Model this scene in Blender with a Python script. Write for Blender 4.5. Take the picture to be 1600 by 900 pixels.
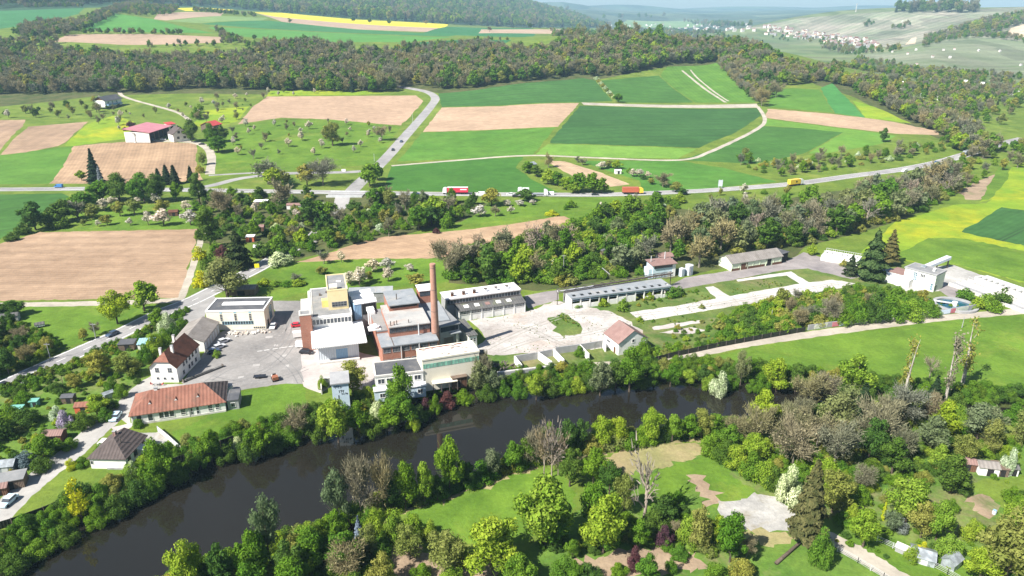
import bpy, bmesh, math, random
import numpy as np
from mathutils import Vector, Matrix
from mathutils.geometry import delaunay_2d_cdt

S = bpy.context.scene
COL = S.collection
for o in list(bpy.data.objects): bpy.data.objects.remove(o)
R_ = random.Random(7)
RN = np.random.RandomState(11)

# ------------------------------------------------------------------ camera, sky, sun, exposure
CAMH = 100.0
FPX = 1120.0                                  # focal length in pixels of the 1600 wide photograph
PITCH = math.atan((450 - 18) / FPX)
cam = bpy.data.cameras.new('camera'); camo = bpy.data.objects.new('camera', cam); COL.objects.link(camo)
cam.sensor_width = 36; cam.lens = 36 * FPX / 1600
cam.clip_start = 1; cam.clip_end = 60000
camo.location = (0, 0, CAMH); camo.rotation_euler = (math.pi / 2 - PITCH, 0, 0)
S.camera = camo
SUN_EL = 46.0
SUN_AZ = 52.0 + 180.0                          # compass bearing of the sun, clockwise from +Y
W = bpy.data.worlds.new('World'); S.world = W; W.use_nodes = True
nt = W.node_tree
sky = nt.nodes.new('ShaderNodeTexSky'); sky.sky_type = 'NISHITA'; sky.sun_disc = False
sky.sun_elevation = math.radians(SUN_EL); sky.sun_rotation = math.radians(SUN_AZ)
sky.air_density = 1.0; sky.dust_density = 0.6; sky.ozone_density = 1.0
bg = nt.nodes['Background']; bg.inputs['Strength'].default_value = 0.055
nt.links.new(sky.outputs[0], bg.inputs['Color'])
sl = bpy.data.lights.new('sun', 'SUN'); sl.energy = 5.0; sl.angle = math.radians(0.5); sl.color = (1, 0.955, 0.88)
so = bpy.data.objects.new('sun', sl); COL.objects.link(so)
_a, _e = math.radians(SUN_AZ), math.radians(SUN_EL)
sdir = Vector((math.sin(_a) * math.cos(_e), math.cos(_a) * math.cos(_e), math.sin(_e)))
so.rotation_euler = sdir.to_track_quat('Z', 'Y').to_euler(); so.location = sdir * 400
S.view_settings.view_transform = 'Standard'; S.view_settings.look = 'None'
S.view_settings.exposure = 1.06; S.view_settings.gamma = 1.0; S.view_settings.use_curve_mapping = False
try:
    S.cycles.max_bounces = 6; S.cycles.diffuse_bounces = 2; S.cycles.glossy_bounces = 2
    S.cycles.transmission_bounces = 3; S.cycles.volume_bounces = 0; S.cycles.transparent_max_bounces = 6
    S.cycles.use_denoising = True
except Exception: pass

# ------------------------------------------------------------------ projection between photograph and place
cp, sp = math.cos(PITCH), math.sin(PITCH)
def ray(px, py):
    x = (px - 800) / FPX; y = (450 - py) / FPX
    return x, cp + y * sp, -sp + y * cp
def plane(px, py, z=0.0):
    dx, dy, dz = ray(px, py); t = (z - CAMH) / dz
    return (dx * t, dy * t, z)
def proj(X, Y, Z):
    d = Y * cp - (Z - CAMH) * sp; v = Y * sp + (Z - CAMH) * cp
    return 800 + FPX * X / d, 450 - FPX * v / d

# ------------------------------------------------------------------ terrain heights
def cpt(px, py, Y):
    dx, dy, dz = ray(px, py); t = Y / dy
    return (dx * t, Y, CAMH + dz * t)
_c = []
for u in (-1.3, -0.8, -0.4, 0, 0.4, 0.8, 1.3):
    for Y in (110, 200, 330, 450): _c.append((u * Y, Y, 0))
for px, py, Y in [(-200,215,575),(60,215,570),(240,215,575),(450,205,600),(600,215,585),(760,200,620),(950,200,610),(1100,220,570),
    (-200,150,790),(100,155,780),(330,150,790),(520,148,800),(700,146,810),(830,130,860),(930,122,930),(1030,118,960),(1110,98,1070),(1180,160,770),(1280,135,860),(1300,185,680),
    (-250,95,1010),(50,92,1020),(300,90,1030),(520,90,1040),(700,92,1040),(850,92,1060),
    (-300,62,1180),(100,66,1120),(330,70,1120),(600,72,1150),(760,72,1180),(900,66,1170),(1000,62,1160),(1110,68,1190),
    (-300,25,1500),(100,40,1420),(330,46,1420),(520,50,1500),(700,56,1500),(840,58,1520),(960,62,1450),
    (-300,0,2100),(60,14,1900),(300,20,1900),(450,30,2050),(600,37,2150),(760,44,2150),(880,46,2100),
    (100,-25,4600),(300,-15,4700),(520,-14,4900),(660,-16,5000),(760,-5,5100),(840,14,5000),(905,37,4700),(430,12,3300),(700,30,3300)]:
    _c.append(cpt(px, py, Y))
# the wooded edge falling to the right, the far valley, the vineyard slopes
_c += [cpt(1200,80,1090), cpt(1300,112,960), cpt(1380,140,830), cpt(1450,185,690), cpt(1560,235,540)]
for X, Y, z in [(520,620,0),(560,800,0),(640,1000,1),(700,900,0),(900,900,4),(600,1300,2),(560,1700,0),(420,1600,4),(260,1700,8),(950,1250,22),(1250,1250,32),(800,1500,14),
                (700,2300,0),(900,2500,0),(500,2600,0),(330,3300,0),(700,4000,0),(1100,4000,10),(900,5800,10),(1900,5500,60)]:
    _c.append((X, Y, z))
for px, py, Y in [(1450,92,1420),(1550,100,1400),(1560,76,1620),(1650,85,1600),(1450,72,1720),(1380,78,1880),(1560,50,1950),(1650,40,2000),(1480,56,2050),(1570,30,2300),(1680,22,2400),
                  (1200,42,3100),(1260,28,3250),(1320,22,3200),(1390,18,3000),(1460,16,2900),(1540,16,2800),(1650,10,2900),(1330,48,2750),(1420,48,2450),(1240,52,3000),
                  (1150,46,3500),(1300,20,3900),(1500,17,3700),
                  (880,16,6500),(960,21,7000),(1040,22,8000),(1120,20,8500),(1220,17,8500),(1340,16,8000),(1500,16,8000),(1700,14,8000),(760,8,8000),(600,2,8000),(300,-6,8000),(0,-10,8000),
                  (880,13,11000),(1040,17,12500),(1300,15,12500),(1600,14,12500),(400,10,12500),(0,10,12500)]:
    _c.append(cpt(px, py, Y))
_c = np.array(_c, float)
def _q(X, Y):
    Yc = np.maximum(Y, 100.0)
    return np.stack([np.clip(X / Yc, -1.5, 1.5) * 1.6, np.log(Yc / 100.0)], -1)
_cq = _q(_c[:, 0], _c[:, 1])
def _phi(r2): return 0.5 * r2 * np.log(r2 + 1e-12)
_n = len(_c)
_A = np.zeros((_n + 3, _n + 3))
_A[:_n, :_n] = _phi(((_cq[:, None] - _cq[None]) ** 2).sum(-1)) + np.eye(_n) * 2e-4
_A[:_n, _n] = 1; _A[:_n, _n + 1:] = _cq; _A[_n, :_n] = 1; _A[_n + 1:, :_n] = _cq.T
_wt = np.linalg.solve(_A, np.concatenate([_c[:, 2], np.zeros(3)]))
def hbase(X, Y):
    X = np.atleast_1d(np.asarray(X, float)); Y = np.atleast_1d(np.asarray(Y, float))
    out = np.zeros(X.shape)
    for i in range(0, len(X), 4000):
        q = _q(X[i:i + 4000], Y[i:i + 4000])
        z = _phi(((q[:, None] - _cq[None]) ** 2).sum(-1)) @ _wt[:_n] + _wt[_n] + q @ _wt[_n + 1:]
        f = np.clip((Y[i:i + 4000] - 440) / 150.0, 0, 1); f = f * f * (3 - 2 * f)
        z = np.maximum(z, 0)
        xx, yy = X[i:i + 4000], Y[i:i + 4000]
        for bu, bY, bh, su, sY in ((-0.03, 8200, 90, .055, 520), (0.06, 9300, 75, .05, 420), (0.15, 10600, 70, .07, 420), (0.30, 11600, 60, .10, 420), (0.47, 11000, 55, .08, 420), (0.02, 6300, 30, .04, 380), (0.22, 7000, 28, .06, 300)):
            z = z + bh * np.exp(-((xx / np.maximum(yy, 50) - bu) / su) ** 2 - ((yy - bY) / sY) ** 2)
        out[i:i + 4000] = z * f
    return out
_TS = np.geomspace(90, 16000, 420)
def gnd(px, py):
    """where the line of sight through a pixel meets the terrain"""
    dx, dy, dz = ray(px, py)
    X, Y, Z = dx * _TS, dy * _TS, CAMH + dz * _TS
    below = np.nonzero(Z < hbase(X, Y))[0]
    if len(below) == 0:
        t = _TS[-1]; return (dx * t, dy * t, float(hbase(dx * t, dy * t)[0]))
    i = below[0]
    if i == 0: return plane(px, py, 0)
    lo, hi = _TS[i - 1], _TS[i]
    for _ in range(3):
        ts = np.linspace(lo, hi, 12)
        k = np.nonzero(CAMH + dz * ts < hbase(dx * ts, dy * ts))[0]
        k = k[0] if len(k) else 11
        lo, hi = ts[max(k - 1, 0)], ts[k]
    t = 0.5 * (lo + hi)
    return (dx * t, dy * t, float(hbase(dx * t, dy * t)[0]))
def height_between(px, py, ytop, w=None):
    """height of an upright thing whose foot is at px,py and whose top shows at row ytop"""
    X, Y, Z = gnd(px, py)
    k = (450 - ytop) / FPX
    # v/d = k  with v = Y sp + dz cp, d = Y cp - dz sp
    dz = (k * Y * cp - Y * sp) / (cp + k * sp)
    return max(0.5, CAMH + dz - Z)
def mpp(X, Y, Z):
    return (Y * cp - (Z - CAMH) * sp) / FPX      # metres per photograph pixel at a place

# ------------------------------------------------------------------ small node helper
class NB:
    def __init__(s, name):
        s.m = bpy.data.materials.new(name); s.m.use_nodes = True; s.t = s.m.node_tree
        s.p = s.t.nodes['Principled BSDF']; s.out = s.t.nodes['Material Output']
        s.p.inputs['Specular IOR Level'].default_value = 0.2
    def n(s, typ, **kw):
        nd = s.t.nodes.new(typ)
        for k, v in kw.items():
            if k.startswith('i_'):
                key = k[2:]; key = int(key) if key.isdigit() else key
                s.put(nd.inputs[key], v)
            else: setattr(nd, k, v)
        return nd
    def put(s, sock, v):
        if isinstance(v, bpy.types.NodeSocket): s.t.links.new(v, sock)
        else:
            if sock.type == 'RGBA' and len(v) == 3: v = (*v, 1)
            sock.default_value = v
    def pos(s): return s.n('ShaderNodeNewGeometry').outputs['Position']
    def obj(s): return s.n('ShaderNodeTexCoord').outputs['Object']
    def noise(s, vec, scale, detail=4, rough=0.55, dist=0.0):
        return s.n('ShaderNodeTexNoise', i_Vector=vec, i_Scale=scale, i_Detail=detail, i_Roughness=rough, i_Distortion=dist).outputs['Fac']
    def ramp(s, fac, a, b, lo=0.0, hi=1.0):
        return s.n('ShaderNodeMapRange', i_0=fac, i_1=a, i_2=b, i_3=lo, i_4=hi).outputs[0]
    def math(s, op, a, b=0.0, c=None):
        nd = s.n('ShaderNodeMath', operation=op); s.put(nd.inputs[0], a); s.put(nd.inputs[1], b)
        if c is not None: s.put(nd.inputs[2], c)
        return nd.outputs[0]
    def mix(s, fac, a, b, blend='MIX'):
        nd = s.n('ShaderNodeMix', data_type='RGBA', blend_type=blend)
        s.put(nd.inputs[0], fac); s.put(nd.inputs[6], a); s.put(nd.inputs[7], b); return nd.outputs[2]
    def dot(s, vec, d):
        nd = s.n('ShaderNodeVectorMath', operation='DOT_PRODUCT'); s.put(nd.inputs[0], vec); nd.inputs[1].default_value = d
        return nd.outputs['Value']
    def bump(s, h, strength=0.5, dist=0.1):
        s.t.links.new(s.n('ShaderNodeBump', i_Height=h, i_Strength=strength, i_Distance=dist).outputs[0], s.p.inputs['Normal'])
    def done(s, col, rough=0.9):
        s.put(s.p.inputs['Base Color'], col); s.put(s.p.inputs['Roughness'], rough); return s.m

def ground_mat(name, c1, c2, scale=0.05, c3=None, c3amt=0.35, rows=None, grain=0.25, bump=0.6, tram=None, c4=None, cells=None):
    """rows = (direction vector, spacing, contrast) furrows or drill rows; tram = (direction, spacing) wheel tracks"""
    b = NB(name); P = b.pos()
    n1 = b.noise(P, scale, 5, 0.6)
    col = b.mix(b.ramp(n1, 0.35, 0.65), c1, c2)
    if c3 is not None:
        n2 = b.noise(P, scale * 0.45, 5, 0.7, 0.4)
        col = b.mix(b.ramp(n2, 0.5 + 0.12 * (1 - c3amt), 0.72), col, c3)
    if c4 is not None:
        n5 = b.noise(P, 1.1, 3, 0.7)
        col = b.mix(b.ramp(n5, 0.60, 0.66), col, c4)
    if cells:
        sc_, amt, cc = cells
        mp2 = b.n('ShaderNodeMapping', i_Vector=P); mp2.inputs['Rotation'].default_value = (0, 0, 0.5); mp2.inputs['Scale'].default_value = (sc_ * 2.2, sc_ * 0.8, 0.0)
        vz = b.n('ShaderNodeTexVoronoi', i_Vector=mp2.outputs[0], i_Scale=1.0, distance='CHEBYCHEV'); vs_ = b.n('ShaderNodeSeparateColor', i_0=vz.outputs['Color'])
        col = b.mix(b.math('MULTIPLY', b.ramp(vs_.outputs[0], 0.25, 1.0), amt), col, cc)
        k_ = b.math('MULTIPLY_ADD', vs_.outputs[1], 0.5, 0.72); col = b.mix(1.0, col, b.n('ShaderNodeCombineColor', i_0=k_, i_1=k_, i_2=k_).outputs[0], 'MULTIPLY')
    fine = b.noise(P, 0.9, 4, 0.75)
    big = b.math('MULTIPLY_ADD', b.math('SUBTRACT', b.noise(P, scale * 0.5 + 0.004, 6, 0.7, 0.8), 0.5), 0.75, 1)
    mid = b.math('MULTIPLY_ADD', b.math('SUBTRACT', b.noise(P, 0.16, 5, 0.75, 0.5), 0.5), 0.85, 1); big = b.math('MULTIPLY', big, mid)
    col = b.mix(1.0, col, b.n('ShaderNodeCombineColor', i_0=big, i_1=big, i_2=big).outputs[0], 'MULTIPLY')
    if rows:
        d, spc, con = rows
        l = math.hypot(*d); d = (-d[1] / l, d[0] / l, 0)
        t = b.dot(P, d)
        wob = b.noise(P, 0.02, 2)
        ph = b.math('ADD', b.math('MULTIPLY', t, 2 * math.pi / spc), b.math('MULTIPLY', wob, 3.0))
        s1 = b.math('SINE', ph)
        s2 = b.math('SINE', b.math('MULTIPLY', ph, 0.237))
        # stretched noise along the rows
        mp = b.n('ShaderNodeMapping', i_Vector=P); mp.inputs['Rotation'].default_value = (0, 0, -math.atan2(-d[0], d[1])); mp.inputs['Scale'].default_value = (0.006, 0.17, 1)
        s3 = b.noise(mp.outputs[0], 1.0, 4, 0.6)
        f = b.math('ADD', b.math('ADD', b.math('MULTIPLY', s1, 0.28), b.math('MULTIPLY', s2, 0.22)), b.math('MULTIPLY_ADD', s3, 2.4, -1.2))
        col = b.mix(1.0, col, b.n('ShaderNodeCombineColor', i_0=b.math('MULTIPLY_ADD', f, con, 1), i_1=b.math('MULTIPLY_ADD', f, con, 1), i_2=b.math('MULTIPLY_ADD', f, con, 1)).outputs[0], 'MULTIPLY')
    if tram:
        d, spc = tram; l = math.hypot(*d); d = (-d[1] / l, d[0] / l, 0)
        t = b.math('FRACT', b.math('DIVIDE', b.dot(P, d), spc))
        a = b.math('ABSOLUTE', b.math('SUBTRACT', b.math('ABSOLUTE', b.math('SUBTRACT', t, 0.5)), 0.9 / spc))
        m = b.math('MULTIPLY', b.ramp(a, 0.2 / spc, 0.7 / spc, 1, 0), b.ramp(b.noise(P, 0.03, 2), 0.4, 0.6, 0.35, 0.85))
        col = b.mix(m, col, tuple(0.5 * x + 0.01 for x in c1))
    g = b.math('MULTIPLY_ADD', b.math('SUBTRACT', fine, 0.5), grain * 2, 1)
    col = b.mix(1.0, col, b.n('ShaderNodeCombineColor', i_0=g, i_1=g, i_2=g).outputs[0], 'MULTIPLY')
    b.bump(fine, bump, 0.35)
    return b.done(col, 0.95)
def wdir(a, b):
    p, q = gnd(*a), gnd(*b); return (q[0] - p[0], q[1] - p[1])
# ------------------------------------------------------------------ the ground: one triangulated sheet cut along every field, road and bank
GM = {}
GRASS = ((0.075, 0.195, 0.018), (0.11, 0.235, 0.022))
def gm(key, *a, **k):
    GM[key] = ground_mat(key, *a, **k); return key
gm('meadow', (0.088, 0.145, 0.018), (0.145, 0.20, 0.028), 0.06, c3=(0.20, 0.225, 0.045), c3amt=0.6, grain=0.5)
gm('meadow_bright', (0.076, 0.15, 0.015), (0.12, 0.205, 0.022), 0.06, c3=(0.165, 0.215, 0.03), c3amt=0.7, grain=0.42)
gm('meadow_yellow', (0.14, 0.25, 0.018), (0.24, 0.30, 0.02), 0.03, c3=(0.40, 0.36, 0.015), c3amt=0.9, grain=0.3)
gm('rough_grass', (0.06, 0.12, 0.02), (0.14, 0.17, 0.045), 0.09, c3=(0.21, 0.18, 0.09), c3amt=0.7, grain=0.5)
gm('bank_soil', (0.035, 0.05, 0.014), (0.06, 0.075, 0.02), 0.15, grain=0.6)
gm('wood_floor', (0.05, 0.075, 0.018), (0.10, 0.10, 0.04), 0.08, grain=0.5)
gm('garden_ground', (0.07, 0.15, 0.02), (0.12, 0.19, 0.03), 0.08, c3=(0.22, 0.16, 0.10), c3amt=0.8, grain=0.5)
gm('bare_earth', (0.26, 0.19, 0.13), (0.33, 0.25, 0.17), 0.12, c3=(0.12, 0.16, 0.05), c3amt=0.4, grain=0.35)
gm('dry_grass', (0.25, 0.24, 0.10), (0.30, 0.24, 0.13), 0.1, c3=(0.14, 0.20, 0.05), c3amt=0.5, grain=0.4)
gm('gravel', (0.31, 0.30, 0.285), (0.39, 0.375, 0.35), 0.25, c3=(0.26, 0.23, 0.17), c3amt=0.7, grain=0.3)
gm('plant_concrete', (0.34, 0.33, 0.31), (0.44, 0.425, 0.40), 0.1, c3=(0.16, 0.19, 0.08), c3amt=0.5, grain=0.25)
gm('asphalt', (0.26, 0.25, 0.25), (0.32, 0.31, 0.30), 0.05, grain=0.12, bump=0.1)
gm('street_asphalt', (0.32, 0.305, 0.29), (0.38, 0.365, 0.34), 0.05, grain=0.12, bump=0.1)
gm('yard_asphalt', (0.205, 0.195, 0.187), (0.27, 0.257, 0.245), 0.06, c3=(0.33, 0.315, 0.30), c3amt=0.8, grain=0.25, bump=0.1, c4=(0.30, 0.29, 0.28))
gm('lane_asphalt', (0.22, 0.20, 0.20), (0.29, 0.26, 0.25), 0.08, grain=0.2, bump=0.1)
gm('pale_concrete', (0.35, 0.315, 0.29), (0.47, 0.445, 0.42), 0.09, c3=(0.40, 0.30, 0.235), c3amt=0.7, grain=0.45, bump=0.3, c4=(0.27, 0.25, 0.21))
gm('pink_concrete', (0.38, 0.335, 0.315), (0.46, 0.415, 0.39), 0.07, grain=0.15, bump=0.1)
gm('white_concrete', (0.44, 0.415, 0.39), (0.53, 0.505, 0.48), 0.1, c3=(0.34, 0.31, 0.27), c3amt=0.6, grain=0.4, c4=(0.36, 0.34, 0.29), bump=0.1)
gm('track', (0.34, 0.305, 0.25), (0.43, 0.385, 0.32), 0.1, grain=0.2, bump=0.2)
SOIL = ((0.285, 0.192, 0.125), (0.35, 0.242, 0.16))
def soil(key, a, b, col=SOIL, con=0.24, spc=2.4): return gm(key, col[0], col[1], 0.02, rows=(wdir(a, b), spc, con), grain=0.16, bump=0.5)
def wheat(key, a, b, c=((0.034, 0.098, 0.024), (0.044, 0.118, 0.030)), con=0.22, tram=24): return gm(key, c[0], c[1], 0.02, rows=(wdir(a, b), 3.0, con), tram=(wdir(a, b), tram), grain=0.12, bump=0.3)
LG = ((0.070, 0.165, 0.022), (0.095, 0.20, 0.028))
MG = ((0.046, 0.125, 0.022), (0.060, 0.148, 0.028))

REG = []     # (object name, material key, outline in world XY)
def seg_dense(pts, closed, step):
    out = []
    n = len(pts)
    for i in range(n if closed else n - 1):
        a, b = pts[i], pts[(i + 1) % n]
        k = max(1, int(math.hypot(b[0] - a[0], b[1] - a[1]) / step))
        for j in range(k): out.append((a[0] + (b[0] - a[0]) * j / k, a[1] + (b[1] - a[1]) * j / k))
    if not closed: out.append(tuple(pts[-1][:2]))
    return out
def catmull(pts, k=6, closed=False):
    n = len(pts); out = []
    rng = range(n if closed else n - 1)
    for i in rng:
        p = [pts[(i + d) % n] if closed else pts[min(max(i + d, 0), n - 1)] for d in (-1, 0, 1, 2)]
        for j in range(k):
            t = j / k
            out.append(tuple(0.5 * (2 * p[1][c] + (p[2][c] - p[0][c]) * t + (2 * p[0][c] - 5 * p[1][c] + 4 * p[2][c] - p[3][c]) * t * t + (-p[0][c] + 3 * p[1][c] - 3 * p[2][c] + p[3][c]) * t ** 3) for c in (0, 1)))
    if not closed: out.append(tuple(pts[-1][:2]))
    return out
def world(pts): return [gnd(*p)[:2] for p in pts]
def area(name, key, pts, smooth=False):
    w = world(pts)
    if smooth: w = catmull(w, 5, True)
    REG.append((name, key, w)); return w
def ribbon(w, width):
    L, Rr = [], []
    n = len(w)
    for i in range(n):
        a, b = w[max(i - 1, 0)], w[min(i + 1, n - 1)]
        dx, dy = b[0] - a[0], b[1] - a[1]; l = math.hypot(dx, dy) or 1
        hw = (width(i / (n - 1)) if callable(width) else width) / 2
        L.append((w[i][0] - dy / l * hw, w[i][1] + dx / l * hw)); Rr.append((w[i][0] + dy / l * hw, w[i][1] - dx / l * hw))
    return L + Rr[::-1]
LINES = {}
def road(name, key, pts, width, k=5):
    w = catmull(world(pts), k)
    LINES[name] = LINES.get(name, []) + [w]
    REG.append((name, key, ribbon(w, width))); return w

# --- large zones first
area('wood_floor', 'wood_floor', [(-60,172),(-60,88),(120,84),(330,84),(600,84),(760,90),(900,70),(1010,64),(1140,68),(1200,80),(1300,112),(1400,145),(1500,190),(1560,235),(1540,250),(1440,205),(1330,150),(1230,110),(1210,145),(1130,130),(1040,105),(930,125),(740,142),(690,146),(640,138),(540,148),(420,148),(300,146),(150,150)])
area('wood_floor', 'wood_floor', [(690,410),(720,395),(860,360),(930,335),(1000,318),(1090,330),(1230,310),(1400,285),(1500,262),(1500,300),(1420,340),(1350,362),(1260,385),(1235,410),(1120,420),(1070,432),(1040,436),(1000,430),(870,452),(840,455),(700,442)])
area('wood_floor', 'wood_floor', [(440,300),(600,300),(690,312),(760,318),(750,340),(690,352),(620,370),(560,380),(470,405),(420,415),(400,400),(440,380),(300,380),(300,310)])
area('rough_grass', 'rough_grass', [(-90,600),(-90,540),(20,490),(80,520),(100,545),(0,596)])
area('garden_ground', 'garden_ground', [(-140,820),(-90,660),(0,625),(110,575),(200,530),(260,500),(300,500),(290,530),(235,560),(232,596),(180,635),(110,700),(0,785)])
area('meadow_bright', 'meadow_bright', [(255,700),(262,680),(350,640),(372,612),(440,600),(470,598),(480,625),(470,655),(400,672),(330,695),(285,710)])
area('garden_lawn', 'meadow', [(-20,830),(110,722),(190,690),(262,668),(285,712),(215,742),(120,785),(0,830)])
area('meadow_bright', 'meadow_bright', [(1010,586),(1160,545),(1300,524),(1460,503),(1600,491),(1800,476),(1800,640),(1600,612),(1480,612),(1400,610),(1330,600),(1190,592),(1090,585)])
area('works_ground', 'rough_grass', [(560,640),(600,600),(740,590),(745,545),(830,500),(880,470),(1050,440),(1240,410),(1400,410),(1540,470),(1500,490),(1300,512),(1150,530),(1010,560),(900,575),(760,595),(640,630)])
area('garden_ground', 'garden_ground', [(760,920),(820,860),(900,800),(930,760),(1100,690),(1250,690),(1400,690),(1560,680),(1700,690),(1900,1000),(600,1000),(520,880),(620,830)])
area('meadow_near', 'meadow_bright', [(628,800),(700,775),(770,752),(838,732),(880,735),(900,790),(860,830),(800,850),(700,850)])
area('dry_grass', 'dry_grass', [(930,718),(1010,695),(1090,692),(1105,710),(1000,740),(950,745)])
area('meadow_near', 'meadow_bright', [(1000,745),(1070,722),(1105,710),(1140,740),(1190,775),(1160,790),(1120,790),(1090,752),(1060,790),(1010,800)])
area('dirt_patch', 'bare_earth', [(1072,742),(1092,740),(1130,780),(1110,790)])
area('gravel_lot', 'gravel', [(1122,790),(1160,778),(1195,772),(1240,795),(1256,826),(1215,830),(1170,826),(1140,812)], True)
area('dry_grass', 'dry_grass', [(1165,826),(1215,832),(1256,828),(1250,845),(1200,855),(1160,850)])
area('dirt_patch', 'bare_earth', [(600,862),(640,842),(690,870),(780,885),(760,915),(620,905)])
area('dirt_patch', 'bare_earth', [(895,880),(960,862),(1000,855),(1090,868),(1100,890),(1000,900),(900,905)])
area('garden_bed', 'bare_earth', [(1502,782),(1530,766),(1570,795),(1545,806),(1560,812),(1530,800)])
area('meadow_near', 'meadow', [(1500,760),(1540,748),(1600,745),(1640,790),(1580,800),(1545,775)])
area('meadow_near', 'meadow_bright', [(1310,845),(1340,830),(1400,845),(1540,885),(1560,920),(1450,920),(1380,880)])
# --- fields in the valley
area('ploughed_field', soil('soil_left', (0,420), (290,412)), [(-120,402),(0,381),(62,363),(311,358),(281,465),(-120,472)])
area('wheat_field', wheat('wheat_left', (0,330), (90,318), MG), [(-150,385),(-150,304),(0,304),(96,302),(130,318),(75,325),(40,350),(0,375)])
area('meadow_bright', 'meadow_bright', [(0,378),(60,362),(80,345),(160,322),(310,318),(318,356),(311,357),(62,361)])
area('meadow_bright', 'meadow_bright', [(-120,480),(30,478),(262,476),(255,486),(190,508),(100,545),(60,520),(20,490),(-120,500)])
area('meadow', 'meadow_bright', [(385,440),(420,415),(470,408),(690,402),(700,440),(640,448),(560,452),(470,458),(430,470)])
area('ploughed_field', soil('soil_mid', (500,395), (860,345), ((0.33,0.215,0.135),(0.39,0.27,0.17))), [(462,410),(500,400),(590,372),(700,362),(800,350),(880,338),(905,350),(860,362),(780,386),(690,402),(560,405)], True)
area('meadow_bright', 'meadow_bright', [(690,360),(745,335),(760,318),(830,310),(950,308),(1000,312),(930,335),(905,348),(880,337),(780,351),(700,361)])
area('meadow_yellow', 'meadow_yellow', [(1345,395),(1400,345),(1440,335),(1490,320),(1540,318),(1600,280),(1760,240),(1900,330),(1900,500),(1600,442),(1490,412),(1440,412),(1400,405)])
area('meadow_bright', 'meadow_bright', [(1395,400),(1450,372),(1500,372),(1600,392),(1800,420),(1800,490),(1600,440),(1490,412),(1440,412)])
area('meadow_yellow', 'meadow_yellow', [(1530,316),(1560,295),(1580,262),(1620,240),(1760,230),(1760,290),(1600,300)])
area('wheat_field', wheat('wheat_right', (1530,370), (1600,338)), [(1500,362),(1566,324),(1700,342),(1700,396),(1600,384)])
area('dirt_patch', 'bare_earth', [(1498,300),(1530,282),(1558,272),(1550,290),(1532,312),(1508,312)])
area('meadow_bright', 'meadow_bright', [(1560,262),(1576,258),(1574,280),(1548,312),(1532,312)])
# --- slopes between the main road and the woods
area('green_field', gm('field_a', *LG, 0.03, grain=0.2), [(-150,290),(-150,240),(0,243),(60,235),(116,228),(78,287)])
area('ploughed_field', soil('soil_b', (90,285), (130,230), ((0.30,0.20,0.125),(0.37,0.25,0.155))), [(78,287),(116,228),(210,220),(308,224),(306,262),(318,282),(230,287)])
area('ploughed_field', soil('soil_c', (10,240), (100,192), ((0.27,0.185,0.125),(0.33,0.23,0.15))), [(-40,246),(0,243),(44,198),(138,190),(108,218),(92,228),(40,238)])
area('ploughed_field', soil('soil_d', (-60,235), (30,192), ((0.28,0.19,0.13),(0.33,0.23,0.15))), [(-150,236),(-150,190),(40,187),(36,197),(-4,240)])
area('meadow_yellow', 'meadow_yellow', [(100,228),(140,192),(180,180),(210,190),(200,216),(116,228)])
area('meadow_yellow', 'meadow_yellow', [(300,196),(320,172),(390,166),(370,190),(330,200)])
area('meadow_bright', 'meadow_bright', [(332,270),(330,238),(345,215),(372,195),(440,188),(520,186),(626,198),(588,256),(500,264)])
area('ploughed_field', soil('soil_e', (380,175), (650,168), ((0.36,0.25,0.17),(0.41,0.285,0.195)), 0.05), [(372,194),(396,166),(418,151),(540,150),(650,149),(662,158),(627,196),(520,187),(440,184)])
area('meadow_yellow', 'meadow_yellow', [(418,150),(420,142),(560,140),(600,146),(540,149)])
area('wheat_field', wheat('wheat_b', (690,155), (940,140), ((0.042,0.12,0.026),(0.054,0.14,0.032))), [(686,146),(740,141),(830,129),(912,122),(930,126),(958,158),(900,160),(780,165),(690,167)])
area('wheat_field', wheat('wheat_c', (950,140), (1080,150), MG), [(936,126),(1030,118),(1084,160),(966,160)])
area('green_field', gm('field_d', *LG, 0.03, grain=0.15, rows=(wdir((1040,110),(1100,160)), 5, 0.2)), [(1032,118),(1042,104),(1120,98),(1138,115),(1150,128),(1182,160),(1086,160)])
area('ploughed_field', soil('soil_f', (690,190), (890,172), ((0.37,0.26,0.175),(0.42,0.295,0.20)), 0.04), [(690,168),(780,166),(905,161),(872,198),(760,203),(660,206)])
area('soil_strip', 'track', [(908,160),(1182,162),(1186,168),(912,164)])
area('wheat_field', wheat('wheat_d', (900,200), (1180,195)), [(906,165),(1183,169),(1189,180),(1150,207),(1092,231),(960,227),(858,224)])
area('green_field', gm('field_e', (0.12,0.24,0.035), (0.15,0.27,0.045), 0.03, grain=0.15), [(836,241),(856,225),(960,228),(1090,232),(1058,248),(940,246)])
area('green_field', gm('field_f', (0.068,0.17,0.022), (0.09,0.195,0.028), 0.03, grain=0.2, rows=(wdir((640,250),(850,205)), 4, 0.2)), [(620,252),(636,236),(660,207),(760,204),(868,199),(832,243),(740,247)])
area('wheat_field', gm('field_g', (0.042,0.128,0.018), (0.055,0.15,0.022), 0.03, grain=0.2, rows=(wdir((620,290),(840,262)), 4, 0.06)), [(598,297),(612,259),(740,249),(818,245),(806,262),(830,280),(872,301),(700,300)])
area('green_field', gm('field_h', (0.06,0.165,0.022), (0.08,0.19,0.028), 0.03, grain=0.2, rows=(wdir((1000,262),(1200,290)), 4, 0.2)), [(900,252),(1060,251),(1130,262),(1215,284),(1080,297),(1000,300),(960,296)])
area('meadow', 'meadow', [(820,246),(900,250),(1000,282),(1000,300),(960,300),(880,302),(832,280),(808,262)])
area('ploughed_field', soil('soil_g', (870,255), (960,295), ((0.36,0.26,0.17),(0.42,0.31,0.2))), [(852,251),(884,252),(940,270),(985,288),(950,292),(908,282)])
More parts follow.
